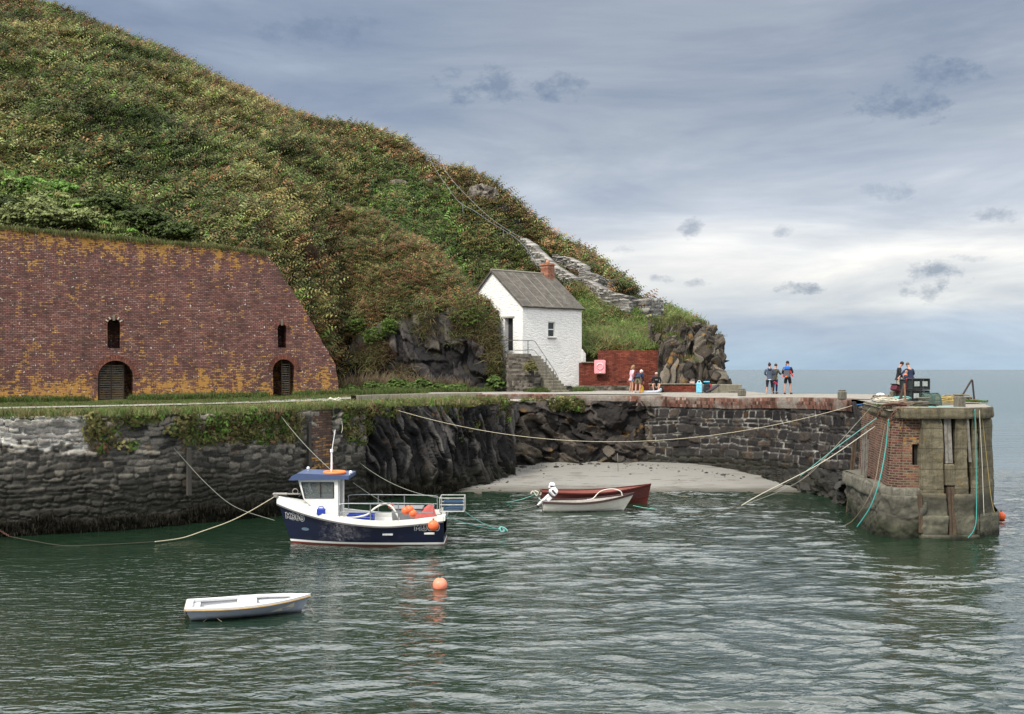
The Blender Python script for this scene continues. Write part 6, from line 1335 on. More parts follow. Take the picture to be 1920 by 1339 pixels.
# ---- open boats
def openboat(name, label, L, B, zs, loc, rz, hullmat, inmat, railmat, thwarts, draft=.18, rake=.25, strakes=0, tw=.75, bt=.03, railh=.05, sr=0., cat='boat', full=.4):
    t_ = thing(name, label, cat, loc, rz); h = Hull(L, B, zs, draft, rake, tw, full, .9, .42, 2.1, stern_rake=sr)
    m_ = MB(); h.shell(m_, nq=44, nr=14); recalc(m_.build('hull', hullmat, t_, True)); m_ = MB(); h.shell(m_, inset=.03, r0=.12, nr=8); m_.build('hull_lining', inmat, t_, True)
    m_ = MB(); m_.add([h.pt(i/30*.97, .30, sd, .03) for i in range(31) for sd in (1,-1)], [[2*i, 2*i+2, 2*i+3, 2*i+1] for i in range(30)]); m_.build('floor', inmat, t_)
    m_ = MB(); h.rail(m_, .0, bt, railh, out=.02); m_.build('gunwale', railmat, t_)
    for (qa, qb, r_) in thwarts:
        m_ = MB(); n = 6; vs = []
        for i in range(n+1):
            q = qa+(qb-qa)*i/n
            for sd in (1,-1):
                p = h.pt(q, r_, sd, .02); vs += [p, (p[0], p[1], p[2]-.04)]
        fs = [[4*i, 4*i+4, 4*i+6, 4*i+2] for i in range(n)]+[[4*i+1, 4*i+3, 4*i+7, 4*i+5] for i in range(n)]+[[0,2,3,1],[4*n,4*n+1,4*n+3,4*n+2]]
        m_.add(vs, fs); m_.build('thwart', inmat if railmat is not inmat else railmat, t_)
    for k in range(strakes):
        r_ = .42+k*.5/strakes; m_ = MB()
        for sd in (1,-1): m_.tube([h.pt(i/36, r_, sd, -.003) for i in range(37)], .010, 5)
        m_.build('plank_lap', hullmat, t_)
    return t_, h
cream = paint('cream boat paint', (.72,.70,.62), .4, .2, 4, dirtcol=(.4,.37,.28), slime=.06); oxb = paint('oxblood varnish', (.095,.016,.012), .35, .3, 3, dirtcol=(.06,.012,.01)); dkrail = paint('dark varnished rail', (.055,.03,.03), .4, .3)
grp = paint('pale grey grp', (.30,.34,.41), .45, .25, 3, dirtcol=(.2,.2,.17), slime=.10); grw = paint('chalky white grp', (.56,.57,.58), .5, .2, 5, dirtcol=(.4,.38,.33))
rb, hr_ = openboat('red_rowing_boat', 'dark red varnished clinker rowing boat moored behind the cream one', 4.75, 1.5, lambda q: .48+.34*max(0,(q-.3)/.7)**1.9+.08*(1-q)**3, (P(1119,942,45.8).x,45.9,0), R(4), oxb, paint('red boat inside', (.20,.05,.035), .6, .4), oxb, [(.3,.36,.72),(.6,.66,.72)], .15, .18, 7, .7, .04, .05)
wb, hw_ = openboat('cream_rowing_boat', 'cream clinker dinghy with dark gunwale and tilted outboard in front of the red boat', 3.75, 1.35, lambda q: .36+.34*max(0,(q-.3)/.7)**1.8+.04*(1-q)**3, (P(1105,959,43.1).x,43.5,0), R(3), cream, paint('grey boat inside', (.30,.28,.25), .6, .4), dkrail, [(.25,.31,.7),(.55,.6,.7)], .12, .45, 7, .72, .04, .09)
mb = MB(); x_ = .15; mb.tube(smooth_pts([wb.location+Vector(q) for q in ((-.1,-.55,.52),(.15,-.45,.56),(.45,-.35,.83),(.9,-.35,.93),(1.25,-.4,.85),(1.33,-.42,.66))], 8), .022, 6)
tag(mb.build('hoop_tube', paint('white hose', (.68,.66,.58), .5, .2)), 'bent white tube arching over the cream dinghy', 'tube')
def outboard(label, loc, rz, tilt, sc=1.):
    t_ = thing('outboard_motor', label, 'motor', loc, rz); Rm = Matrix.Rotation(tilt, 3, 'Y'); whp = paint('white motor cowl', (.80,.80,.80), .3, .15)
    def q(x, y, z): return Rm @ Vector((x*sc, y*sc, z*sc))
    m_ = MB(); m_.box(q(0,0,.26), (.34*sc,.26*sc,.34*sc), bev=.07*sc, mtx=Rm, taper=.86); m_.build('cowl', whp, t_); m_ = MB(); m_.box(q(0,0,.07), (.36*sc,.27*sc,.06*sc), bev=.02, mtx=Rm); m_.box(q(0,.137,.25), (.22*sc,.006,.07*sc), mtx=Rm); m_.box(q(0,-.137,.25), (.22*sc,.006,.07*sc), mtx=Rm); m_.build('cowl_band', paint('dark grey band', (.05,.05,.06), .4, .1), t_)
    m_ = MB(); m_.tube([q(0,0,.05), q(-.02,0,-.25), q(-.03,0,-.6)], [.085*sc,.06*sc,.05*sc], 8); m_.box(q(-.08,0,-.36), (.26*sc,.14*sc,.025*sc), mtx=Rm); m_.box(q(.10,0,-.05), (.12*sc,.18*sc,.28*sc), bev=.02, mtx=Rm); m_.build('leg', whp, t_)
    m_ = MB(); m_.tube([q(.12,0,-.62), q(0,0,-.63), q(-.14,0,-.62)], [.02*sc,.045*sc,.03*sc], 8)
    for k in range(3):
        a_ = k*2.094; v = Vector((-.13, math.cos(a_)*.08, -.62+math.sin(a_)*.08)); m_.box(q(*v), (.02*sc,.1*sc,.05*sc), mtx=Rm@Matrix.Rotation(a_,3,'X')); 
    m_.build('propeller', blackp, t_); return t_
outboard('white outboard motor tilted up on the cream dinghy transom', (P(1027,938,43.4).x+.05,43.42,.62), R(4), R(48), 1.0)
outboard('white outboard motor with red mark on the red boat transom', (P(1033,922,45.8).x+.02,45.75,.55), R(4), R(6), .85)
dg_, hd_ = openboat('grey_dinghy', 'small pale grey fibreglass dinghy with white rim floating nearest the camera', 2.82, 1.22, lambda q: .28+.11*max(0,(q-.2)/.8)**1.6+.02*(1-q)**2, (P(458,1160,24.6).x, 25.1, .0), R(14), grp, grw, grw, [(.0,.10,.9),(.40,.56,.93),(.84,.965,.95)], .06, .22, 0, .84, .14, .05, sr=.12, cat='dinghy', full=.24)
mb = MB(); 
for sd in (1,-1): mb.tube([Vector(hd_.pt(i/40, 1, sd))+Vector((0,sd*.035,-.025)) for i in range(41)], .018, 6)
p0 = hd_.pt(0,1); mb.tube([(p0[0]-.03,p0[1]+.03,p0[2]-.02),(p0[0]-.03,-p0[1]-.03,p0[2]-.02)], .018, 6); mb.build('rope_fender', paint('tan rope', (.40,.27,.12), .9, .4), dg_)
mb = MB(); f_ = hd_.onhull(-1); pts_ = [f_(x_, z_, .004) for x_, z_ in ((.45,.08),(.62,.15),(.85,.20),(1.03,.27),(1.02,.16),(.90,.11),(.7,.085))]; mb.add(pts_, [list(range(7))]); mb.build('paint_patch', paint('cream patch', (.62,.58,.48), .5, .2), dg_)
mb = MB(); mb.box((p0[0]-.03,0,p0[2]-.12), (.05,.42,.20), 0, .01); mb.build('transom_pad', paint('dark pad', (.10,.10,.11), .6, .4), dg_)

# ------------------------------------------------------------------ ropes
def sagline(a, b, sag, n=40, wob=0., seed=0):
    a, b = Vector(a), Vector(b); out = []
    for i in range(n+1):
        q = i/n; p = a.lerp(b, q); p.z -= sag*4*q*(1-q)
        if wob: p += Vector((fbm(q*9, seed, 0, seed, 2), fbm(q*9, seed+3, 0, seed, 2), fbm(q*9, seed+5, 0, seed, 2)))*wob
        out.append(p)
    return out
def chain(label, pts, col, r=.02, group=None):
    pts = [Vector(p) for p in pts]; m_ = MB(); acc = 0; k = 0; step = r*2.6
    for a, b in zip(pts[:-1], pts[1:]):
        d = (b-a); L = d.length; q = step-acc
        while q < L:
            c = a+d*(q/L); z = d.normalized(); x = z.cross(Vector((0,1,.3))).normalized(); y = z.cross(x)
            if k % 2: x, y = y, -x
            mt = Matrix((z, x, y)).transposed(); m_.torus(c, r*1.1, r*.36, mt, n=10, m=5, sq=.65); k += 1; q += step
        acc = (L-(q-step))
    return tag(m_.build('chain', rp[col], None, True), label, 'chain', group)
rp = dict(pale=paint('pale rope', (.52,.46,.33), .9, .35, 30), teal=paint('teal rope', (.035,.30,.27), .8, .25, 30), lt=paint('light teal rope', (.16,.42,.38), .8, .3, 30), dark=paint('weedy rope', (.045,.042,.028), .9, .3, 30), grey=paint('grey green rope', (.20,.21,.17), .9, .3, 30), white=paint('white rope', (.50,.47,.38), .9, .25, 30), yel=paint('yellow rope', (.38,.29,.10), .9, .25, 30), blue=paint('blue rope', (.05,.20,.50), .8, .2, 30), brn=paint('brown rope', (.20,.16,.11), .9, .35, 30), rust=paint('rust chain', (.085,.035,.022), .85, .5, 20))
def rope(label, pts, col, r=.02, name='mooring_rope', cat='rope', group=None, parent=None):
    m_ = MB(); m_.tube(pts, r*.48 if r > .02 else r*.7, 6); return tag(m_.build(name, rp[col], parent, True), label, cat, group)
pierhook = P(1646,782,38.6)
rope('long pale rope sagging across the cove from quay grass to pier head', sagline(P(706,757,48.6), P(1600,760,44.2), 1.62, 60), 'pale', .026)
rope('short blue tail where the long pale rope meets the pier', sagline(P(1600,760,44.2), P(1640,751,43.4), .03, 10), 'blue', .03)
rope('thin weedy rope hanging down to the sand from the long pale rope', [P(1158,850,50.3), P(1158.5,868,50.3), P(1159,884,50.6)], 'grey', .016)
rope('thick teal rope from the pier head down into the harbour', smooth_pts([P(1645,783,39), P(1570,838,39.5), P(1500,893,40)], 12), 'lt', .035)
rope('weedy lower end of the teal rope dipping into the water', smooth_pts([P(1500,893,40), P(1420,935,40), P(1340,962,40), P(1290,966,40.5), P(1250,978,41)], 10), 'dark', .03)
rope('long pale rope from pier head reaching far into the harbour water', smooth_pts([P(1640,800,38.5), P(1540,868,38), P(1430,925,37.6), P(1390,948,37.3)], 12), 'white', .033)
rope('dark underwater end of the long pale rope trailing left', smooth_pts([P(1390,948,37.3), P(1300,982,37.4), P(1200,1002,37.6), P(1100,1010,36.6), P(1020,1004,36.9), P(943,993,37.5)], 10), 'dark', .024)
rope('thin grey rope from the pier wall corner crossing behind the teal ones', smooth_pts([P(1632,765,41), P(1560,845,41), P(1510,895,41), P(1440,930,41), P(1330,965,41.5), P(1240,974,41.8)], 10), 'grey', .018)
rope('thin pale rope beside the grey one on the pier wall', sagline(P(1612,786,42), P(1500,903,41.5), .08), 'brn', .014)
rope('bright teal rope hanging from the pier head corner into the water', smooth_pts([P(1666,786,36.7), P(1660,845,36.5), P(1648,905,36.0), P(1632,950,36.0), P(1607,988,36.3)], 10), 'teal', .04)
rope('pale brown rope hanging beside the bright teal one', smooth_pts([P(1660,795,37.2), P(1650,850,37.0), P(1640,905,36.0), P(1622,945,36.0), P(1600,975,36.8), P(1585,985,37.2)], 10), 'brn', .028)
rope('teal line hanging down the right side of the pier head front', smooth_pts([P(1828,767,36.2), P(1830,850,36.15), P(1831,930,36.0), P(1829,985,35.7), P(1815,1009,35.6)], 10), 'teal', .020)
rope('thin yellow line hanging at the far right of the pier head', smooth_pts([P(1840,767,36.9), P(1848,840,36.8), P(1858,930,36.7), P(1865,962,36.7)], 8), 'yel', .014)
rope('thin white line hanging beside the yellow line on the pier head', smooth_pts([P(1836,768,36.6), P(1841,860,36.5), P(1845,968,36.4)], 8), 'white', .018)
rope('slack bow rope from the fishing boat to the left quay', smooth_pts([wp(bx,0,bz+.12), P(470,958,35.6), P(430,978,35.8), P(380,996,36.2), P(340,1009,36.0), P(290,1016,35.2)], 10), 'pale', .035)
rope('wet end of the slack bow rope lying on the water', smooth_pts([P(290,1016,35.2), P(200,1021,34.9), P(120,1023,34.8), P(60,1014,35.3), P(18,1006,36.2)], 10), 'dark', .026)
chain('rusty chain at the left end of the bow rope', smooth_pts([P(18,1006,36.2), P(5,998,36.6), P(-20,982,36.8)], 6), 'rust', .04)
rope('dark rope from the quay behind the fishing boat bow', smooth_pts([P(272,782,40), P(330,845,39.6), P(385,905,39), P(440,950,38.6), P(515,976,38)], 10), 'grey', .016)
rope('straight green line from the quay edge down to the fishing boat mast', sagline(P(515,764,43.6), P(625,885,35.5), .15), 'grey', .018)
rope('green line from behind the wheelhouse to the stern quarter', sagline(P(662,905,35.6), P(725,945,36), .03), 'grey', .016)
rope('tan line from the rope heap on the quay down past the mast', sagline(P(600,755,47.5), P(665,860,47.6), .10), 'pale', .022)
rope('lower grey run of the tan line reaching the stern rack', sagline(P(665,860,47.6), P(842,936,37), .35), 'grey', .018)
rope('white line hanging from the quay beside the mast', smooth_pts([P(640,812,45.4), P(642,800,45.6), P(636,770,46.6), P(625,752,47.6)], 6), 'white', .02)
st1 = wp(-2.75,.55,.98)
rope('upper teal stern rope running to the knot', sagline(wp(-3.44,.4,1.12), P(938,993,36.6), .10), 'lt', .028)
rope('lower teal stern rope running to the knot', sagline(st1, P(938,993,36.6), .08), 'lt', .028)
mb = MB(); kn = P(941,993,36.6); mb.tube(smooth_pts([kn+Vector(q) for q in ((-.12,0,0),(0,.05,.07),(.08,0,-.05),(-.03,-.05,-.06),(-.05,0,.08),(.1,.02,.04),(.2,0,-.05))], 6), .028, 6); tag(mb.build('rope_knot', rp['lt'], smooth=True), 'teal rope knot in the water off the fishing boat stern', 'knot')
rope('thin stay from the rack down to the transom', [wp(-3.3,.3,1.08), wp(-2.82,.3,.55)], 'grey', .010)
rope('teal painter of the red boat trailing left over the water', sagline(P(1006,926,45.4), P(950,942,46), .05), 'lt', .018)
mb = MB(); kn = P(1004,926,45.4); mb.tube(smooth_pts([kn+Vector(q) for q in ((-.2,0,0),(-.1,.05,.1),(.05,0,-.08),(.12,-.05,.06),(-.03,0,.12),(.2,.02,-.05),(.25,0,.05))], 6), .032, 6); tag(mb.build('rope_knot', rp['white'], smooth=True), 'bundle of white rope at the red boat stern', 'knot')
rope('green painter of the cream dinghy trailing left', sagline(P(1018,944,43.2), P(960,957,43.5), .04), 'grey', .018)
rope('pale rope from the cream dinghy bow to the right', sagline(P(1187,948,43.3), P(1232,955,42.8), .02), 'lt', .024)
rope('thin pale rope at the red boat bow down to the sand', sagline(P(1226,914,45.9), P(1300,930,49), .15), 'pale', .014)
rope('painter hanging from the dinghy bow into the water', smooth_pts([P(571,1110,25.6), P(574,1120,25.6), P(582,1138,25.4), P(589,1152,25.1)], 6), 'brn', .010)
rope('loose brown rope end looped over the dinghy side', smooth_pts([P(398,1142,24.55), P(390,1150,24.5), P(388,1160,24.5), P(376,1168,24.4)], 6), 'brn', .012)
rope('second loose rope end over the dinghy side', smooth_pts([P(398,1140,24.55), P(404,1156,24.5), P(416,1166,24.3)], 6), 'brn', .010)
# rope heaps on the quay
def heap(label, c, rx, ry, h, col, n=9, seed=0, r=.03, name='rope_heap'):
    rr = random.Random(seed); m_ = MB()
    for k in range(n):
        a0 = rr.uniform(0,6); pts = []
        cx, cy = rr.uniform(-.3,.3)*rx, rr.uniform(-.3,.3)*ry; ra = rr.uniform(.35,.8)
        for i in range(15):
            a_ = a0+i*.45; pts.append(Vector(c)+Vector((cx+rx*ra*math.cos(a_), cy+ry*ra*math.sin(a_), h*(.15+.8*k/n)*(1+.3*math.sin(a_*2+k))+.02)))
        m_.tube(smooth_pts(pts, 3), r, 5)
    return tag(m_.build(name, rp[col], None, True), label, 'rope')
c_ = P(628,750,49.6); heap('heap of white rope on the quay above the mast', (c_.x,c_.y,deckz(c_.x,c_.y)+.03), .55, .3, .22, 'white', 9, 1, .04)
c_ = P(575,752,47.5); heap('yellow rope strands lying in the quay grass', (c_.x,c_.y,deckz(c_.x,c_.y)+.06), .5, .5, .12, 'yel', 5, 2, .018)

# ------------------------------------------------------------------ gear on the pier head
def bollard(u, y, Y, w, h, label, rnd=False):
    p = P(u, y, Y); t_ = thing('bollard', label, 'bollard', (p.x, p.y, p.z), .3); m_ = MB()
    if rnd: m_.lathe((0,0,-.05), [(w/2*1.08,0),(w/2,h*.55),(w/2*.9,h*.85),(w/2*.7,h*1.0),(w/2*.3,h*1.06)], 16)
    else: m_.box((0,0,h/2-.04), (w,w,h+.08), 0, .04)
    m_.build('post', bollard_conc, t_)
    m_ = MB(); m_.box((0,0,h+.035), (w*.86,w*.86,.05), 0, .02); m_.build('cap', bollard_conc, t_); return t_
bollard(1579,746,47.5,.30,.30,'square concrete bollard at the pier edge between the couple and the pots'); bollard(1391,740,56.2,.34,.26,'small square concrete bollard at the pier edge left of the couple'); bollard(1799,765,37.4,.30,.42,'square grey bollard alone on the pier head right of the pots')
bollard(1682,746,43.0,.42,.28,'broad stone bollard at the left of the pots, draped in netting'); bollard(1731,764,38.4,.42,.30,'round topped pale bollard in front of the stacked pots',True); bollard(1702,748,42.0,.42,.30,'wide grey bollard just left of the stacked pots',True)
netm = bpy.data.materials.new('black pot netting'); netm.use_nodes = True; nt = netm.node_tree; b = nt.nodes['Principled BSDF']; b.inputs['Base Color'].default_value = (.012,.022,.022,1); b.inputs['Roughness'].default_value = .8
o = objco(nt); wv = [N(nt, 'ShaderNodeTexWave', {'Vector': o, 'Scale': 6.5, 'Distortion': 1.2, 'Detail': 1}, bands_direction=d_).outputs['Fac'] for d_ in ('X','Z')]
mx = ramp(nt, M_(nt, 'MAXIMUM', wv[0], wv[1]), [(.55,.35),(.8,1.)]); tr = nt.nodes.new('ShaderNodeBsdfTransparent'); ms = N(nt, 'ShaderNodeMixShader', {0: mx, 1: tr.outputs[0], 2: b.outputs[0]}); nt.links.new(ms.outputs[0], nt.nodes['Material Output'].inputs[0])
def pot(label, c, rz, w=.66, d=.5, h=.44):
    t_ = thing('lobster_pot', label, 'lobster pot', c, rz, 'stacked lobster pots on the pier head'); f = MB(); r_ = .022
    for y in (-d/2, d/2):
        for z in (.02, h-.02): f.tube([(-w/2,y,z),(w/2,y,z)], r_, 6)
        for x in (-w/2,0,w/2): f.tube([(x,y,.02),(x,y,h-.02)], r_, 6)
    for x in (-w/2,0,w/2):
        for z in (.02, h-.02): f.tube([(x,-d/2,z),(x,d/2,z)], r_, 6)
    f.build('frame', blackp, t_)
    n_ = MB(); n_.box((0,0,h/2), (w-.03,d-.03,h-.05)); n_.build('netting', netm, t_)
    for x in (-.155,.155):
        e = MB(); e.box((x,-d/2-.004,h*.52), (.20,.02,.19), 0, .006); e.build('entrance_panel', paint('grey mesh panel', (.34,.38,.37), .7, .6, 25), t_)
    return t_
pc0 = P(1722,748,41.2); z0 = deckz(pc0.x, pc0.y)+.02
for k in range(2): pot(['lower lobster pot in the front stack at the pier head','upper lobster pot in the front stack, topmost seen against the sea'][k], (pc0.x, pc0.y, z0+.10+.46*k), R(-4+5*k))
for k in range(2): pot(['lower lobster pot in the stack behind, half hidden','upper lobster pot in the stack behind, edge showing'][k], (pc0.x-.06, pc0.y+.60, z0+.08+.45*k), R(6-4*k))
mb = MB(); mb.box((pc0.x, pc0.y+.2, z0+.03), (.85,1.3,.12), 0, .02); tag(mb.build('pallet', oakd), 'dark wooden pallet under the stacked lobster pots', 'pallet')
# round creel with green netting
t_ = thing('creel', 'round topped creel with teal green netting right of the stacked pots', 'creel', P(1744,763,39.0), R(10)); f = MB()
for x in (-.3,0,.3): f.tube([(x, .26*math.cos(a_), .46*math.sin(a_)+.04) for a_ in np.linspace(0, math.pi, 12)], .022, 6)
for y in (-.26,.26): f.tube([(-.3,y,.04),(.3,y,.04)], .022, 6)
f.tube([(-.3,0,.5),(.3,0,.5)], .018, 6); f.build('frame', paint('dark green creel', (.03,.09,.08), .7, .3), t_)
netg = netm.copy(); netg.name = 'green netting'; netg.node_tree.nodes['Principled BSDF'].inputs['Base Color'].default_value = (.05,.085,.07,1)
f = MB(); n_ = 14; vs = [(x, .25*math.cos(math.pi*i/n_), .44*math.sin(math.pi*i/n_)+.04) for i in range(n_+1) for x in (-.29,.29)]; f.add(vs, [[2*i,2*i+1,2*i+3,2*i+2] for i in range(n_)]+[[2*i for i in range(n_+1)],[2*i+1 for i in range(n_,-1,-1)]]); f.build('netting', netg, t_)
def spot(u, y, Y): p = P(u, y, Y); return (p.x, p.y, max(p.z, 4.42))
heap('tangle of white net and rope at the pier head edge', spot(1668,757,39.5), .65, .5, .18, 'white', 12, 5, .02); heap('brown rope pile draped in front of the bollards', spot(1700,762,38.2), .85, .5, .14, 'brn', 12, 6, .02)
heap('rusty brown line piled at the corner of the pier head', spot(1680,764,37.6), .5, .3, .12, 'rust', 7, 8, .022); heap('dark wet rope coil beside the round bollard', spot(1735,766,37.7), .5, .35, .12, 'dark', 7, 9, .03)
heap('pale blue green rope coil on the pier head', spot(1690,752,40.5), .4, .4, .14, 'lt', 6, 10, .026); heap('long straw yellow rope pile behind the creel', spot(1765,756,40.5), 1.0, .9, .20, 'yel', 14, 11, .016); heap('brown rope pile stretching right behind the straw yellow pile', spot(1780,752,42.0), .9, .8, .24, 'brn', 10, 12, .024)
heap('flat teal rope trailing along the pier head edge', spot(1770,768,36.95), .8, .12, .03, 'lt', 3, 13, .018); heap('rope tangle at the inner edge of the pier before the pots', spot(1655,750,42.5), .5, .6, .16, 'brn', 9, 14, .026)
chain('rusty heavy chain hanging over the pier head corner', smooth_pts([P(1700,764,37.4), P(1688,766,37.0), P(1678,772,36.55), P(1669,788,36.45)], 6), 'rust', .07); chain('second rusty chain hanging over the edge by the brick side', smooth_pts([P(1672,758,39), P(1660,764,37.9), P(1651,772,37.7), P(1645,784,37.9)], 6), 'rust', .065)
t_ = thing('float', 'white oval float among the ropes at the inner pier edge', 'float', spot(1651,745,43.2)); f = MB(); f.ball((0,0,.08), .13, 14, (1.5,1,.75)); f.build('float_body', whl, t_, True); f = MB(); f.torus((.2,0,.08), .03, .01); f.build('eye', blackp, t_)
t_ = thing('fish_box', 'maroon plastic box tipped among the gear', 'box', spot(1683,738,42.6), R(20)); f = MB(); f.box((0,0,.18), (.45,.35,.22), bev=.03, mtx=Matrix.Rotation(R(18),3,'Y')); f.build('box_body', paint('maroon plastic', (.10,.015,.03), .4, .2), t_); f = MB(); f.box((0.03,0,.31), (.5,.4,.03), bev=.01, mtx=Matrix.Rotation(R(18),3,'Y')); f.build('rim', blackp, t_)
t_ = thing('iron_ladder_rail', 'bent rusty iron handrail at the far right of the pier head', 'handrail'); f = MB(); f.tube(smooth_pts([P(1803,744,41.0), P(1813,727,41.0), P(1821,714,41.0), P(1823,714,41.0), P(1824,722,41.0), P(1827,752,41.0)], 5), .035, 7); f.build('rail', iron, t_); f = MB(); f.box(P(1827,751,41.0), (.22,.2,.10), 0, .02); f.box(P(1803,748,41.0), (.2,.2,.08), 0, .02); f.build('foot_plate', paint('rust', (.20,.08,.03), .9, .4), t_)
mb = MB(); mb.tube([P(1697.5,763,38.4), P(1697,740,38.4), P(1696,719,38.4)], [.04,.035,.03], 7); tag(mb.build('iron_stake', paint('rusty stake', (.24,.13,.08), .8, .5)), 'upright rusty iron stake among the ropes', 'stake')
mb = MB(); mb.tube([P(1687,752,39.4), P(1696,720,39.4)], [.06,.05], 7); tag(mb.build('leaning_timber', iron), 'dark timber leaning by the stake', 'timber')
t_ = thing('red_bag', 'red bag leaning at the feet of the man in navy', 'bag', spot(1700,738,44.5)); f = MB(); f.box((0,0,.32), (.30,.25,.62), bev=.08, taper=.6); f.build('bag_body', paint('red cloth', (.62,.03,.035), .7, .15), t_); f = MB(); f.torus((0,0,.66), .06, .012, Matrix.Rotation(R(90),3,'X')); f.build('handle', blackp, t_)
moss = np.array([spot(u_, y_, Y_) for u_, y_, Y_ in ((1672,760,38.6),(1675,761,38.5),(1710,766,37.6),(1715,765,37.7),(1812,752,41.4),(1817,753,41.2),(1825,753,41),(1832,754,40.6))]); r1 = np.random.default_rng(3); mp = np.repeat(moss, 25, 0)+r1.normal(0, 1, (200,3))*np.array([.18,.18,.01])
tag(scatter('moss', mp, [grass_tpl(90, 20, .09, .1, .02, 1.2)], r1.uniform(.4,.9,200), PAL['gg']*.9*(.7+.6*r1.random((200,1))), seed=4), 'bright moss and weeds on the pier head', kind='stuff')

# ------------------------------------------------------------------ lifebuoy housing and bags
hp_ = P(1125,688,68.65); t_ = thing('lifebuoy_housing', 'faded pink lifebuoy housing mounted on the red brick wall', 'lifebuoy housing', hp_); pk = paint('faded pink grp', (.78,.33,.36), .5, .2, 8, dirtcol=(.85,.6,.6))
f = MB(); vs = []; w_, h_ = .36, .45
def rr_(w, h, r, n=5): return [(sx_*(w-r)+r*math.cos(a_), sz_*(h-r)+r*math.sin(a_)) for sx_, sz_, a0_ in ((1,1,0),(-1,1,90),(-1,-1,180),(1,-1,270)) for a_ in [R(a0_+90*i/n) for i in range(n+1)]]
f.prism(rr_(w_,h_,.09), (0,.22,0), (1,0,0), (0,0,1), (0,-.20,0)); f.prism(rr_(w_*.88,h_*.9,.08), (0,.03,0), (1,0,0), (0,0,1), (0,-.05,0)); f.build('housing', pk, t_)
f = MB(); f.torus((0,-.01,.03), .20, .045, Matrix.Rotation(R(90),3,'X'), n=28); f.build('ring_moulding', pk, t_, True); f = MB(); f.torus((0,-.035,.03), .20, .022, Matrix.Rotation(R(90),3,'X'), n=16, arc=(R(30),R(150))); f.build('pale_lettering_arc', whl, t_, True); f = MB(); f.box((0,-.03,-.36), (.10,.03,.05), 0, .01); f.build('latch', whl, t_)
bz_ = 4.40
def gp(u, Y, dz_=0): p = P(u, 700, Y); return (p.x, Y, float(deckz(p.x, Y))-.002+dz_)
t_ = thing('cool_bag', 'light blue patterned bag standing against the low wall', 'bag', gp(1311,62.0)); f = MB(); f.box((0,0,.31), (.32,.26,.62), bev=.05); f.build('bag_body', paint('light blue cloth', (.10,.50,.72), .7, .6, 9, dirtcol=(.6,.75,.8)), t_); f = MB(); f.torus((0,0,.64), .09, .014, Matrix.Rotation(R(90),3,'X')); f.build('handle', whl, t_)
t_ = thing('rucksack', 'black rucksack with blue top and red strap beside the light blue bag', 'bag', gp(1327,61.9)); f = MB(); f.box((0,0,.33), (.50,.36,.56), bev=.10, taper=.8); f.box((-.05,-.17,.22), (.3,.12,.3), bev=.05); f.build('bag_body', paint('black cloth', (.012,.012,.016), .8, .2), t_); f = MB(); f.box((-.06,0,.66), (.34,.24,.08), bev=.03); f.build('top_flap', paint('cyan cloth', (.05,.5,.75), .7, .1), t_); f = MB(); f.tube(smooth_pts([(.08,-.19,.55),(.16,-.22,.35),(.05,-.22,.18)], 5), .022, 6); f.build('strap', paint('red cloth', (.62,.03,.035), .7, .15), t_)
t_ = thing('tripod_bag', 'long dark bag leaning right of the black rucksack', 'bag', gp(1335,61.7)); f = MB(); f.tube([(-.35,0,.08),(0,0,.24),(.42,0,.5)], [.07,.10,.06], 8); f.build('bag_body', paint('grey cloth', (.05,.05,.06), .8, .2), t_); f = MB(); f.tube(smooth_pts([(-.3,-.05,.15),(0,-.1,.42),(.35,-.05,.5)], 5), .012, 5); f.build('strap', blackp, t_)
t_ = thing('food_box', 'small pinkish box on the low wall left of the light blue bag', 'box', (P(1298,723,63.5).x, 63.55, 4.93)); f = MB(); f.box((0,0,.06), (.26,.2,.12), 0, .015); f.build('box_body', paint('pink card', (.65,.45,.42), .7, .1), t_); f = MB(); f.box((0,0,.13), (.28,.22,.02)); f.build('lid', paint('pink card', (.65,.45,.42), .7, .1), t_)
t_ = thing('deflated_dinghy', 'pale grey inflatable rolled out flat at the feet of the seated man', 'inflatable', gp(1222,61.2), R(5)); f = MB(); f.tube(smooth_pts([(-.55,0,.06),(-.1,.05,.09),(.3,0,.11),(.5,0,.2),(.48,0,.3)], 5), [.05]+[.085]*19+[.05], 8); f.tube(smooth_pts([(-.5,.2,.06),(0,.25,.08),(.45,.18,.1)], 5), .07, 8); f.build('tubes', paint('pale grey pvc', (.42,.45,.52), .5, .2), t_, True); f = MB(); f.box((0,.1,.03), (.8,.25,.04), 0, .01); f.build('floor_sheet', paint('pale grey pvc', (.42,.45,.52), .5, .2), t_)
t_ = thing('dry_bag', 'yellow bag standing by the bending person', 'bag', gp(1203,61.25)); f = MB(); f.lathe((0,0,0), [(.10,0),(.12,.1),(.11,.38),(.06,.48),(.03,.5)], 12); f.build('bag_body', paint('yellow cloth', (.62,.36,.02), .6, .15), t_, True); f = MB(); f.torus((0,0,.5), .05, .012, Matrix.Rotation(R(90),3,'X')); f.build('handle', blackp, t_)
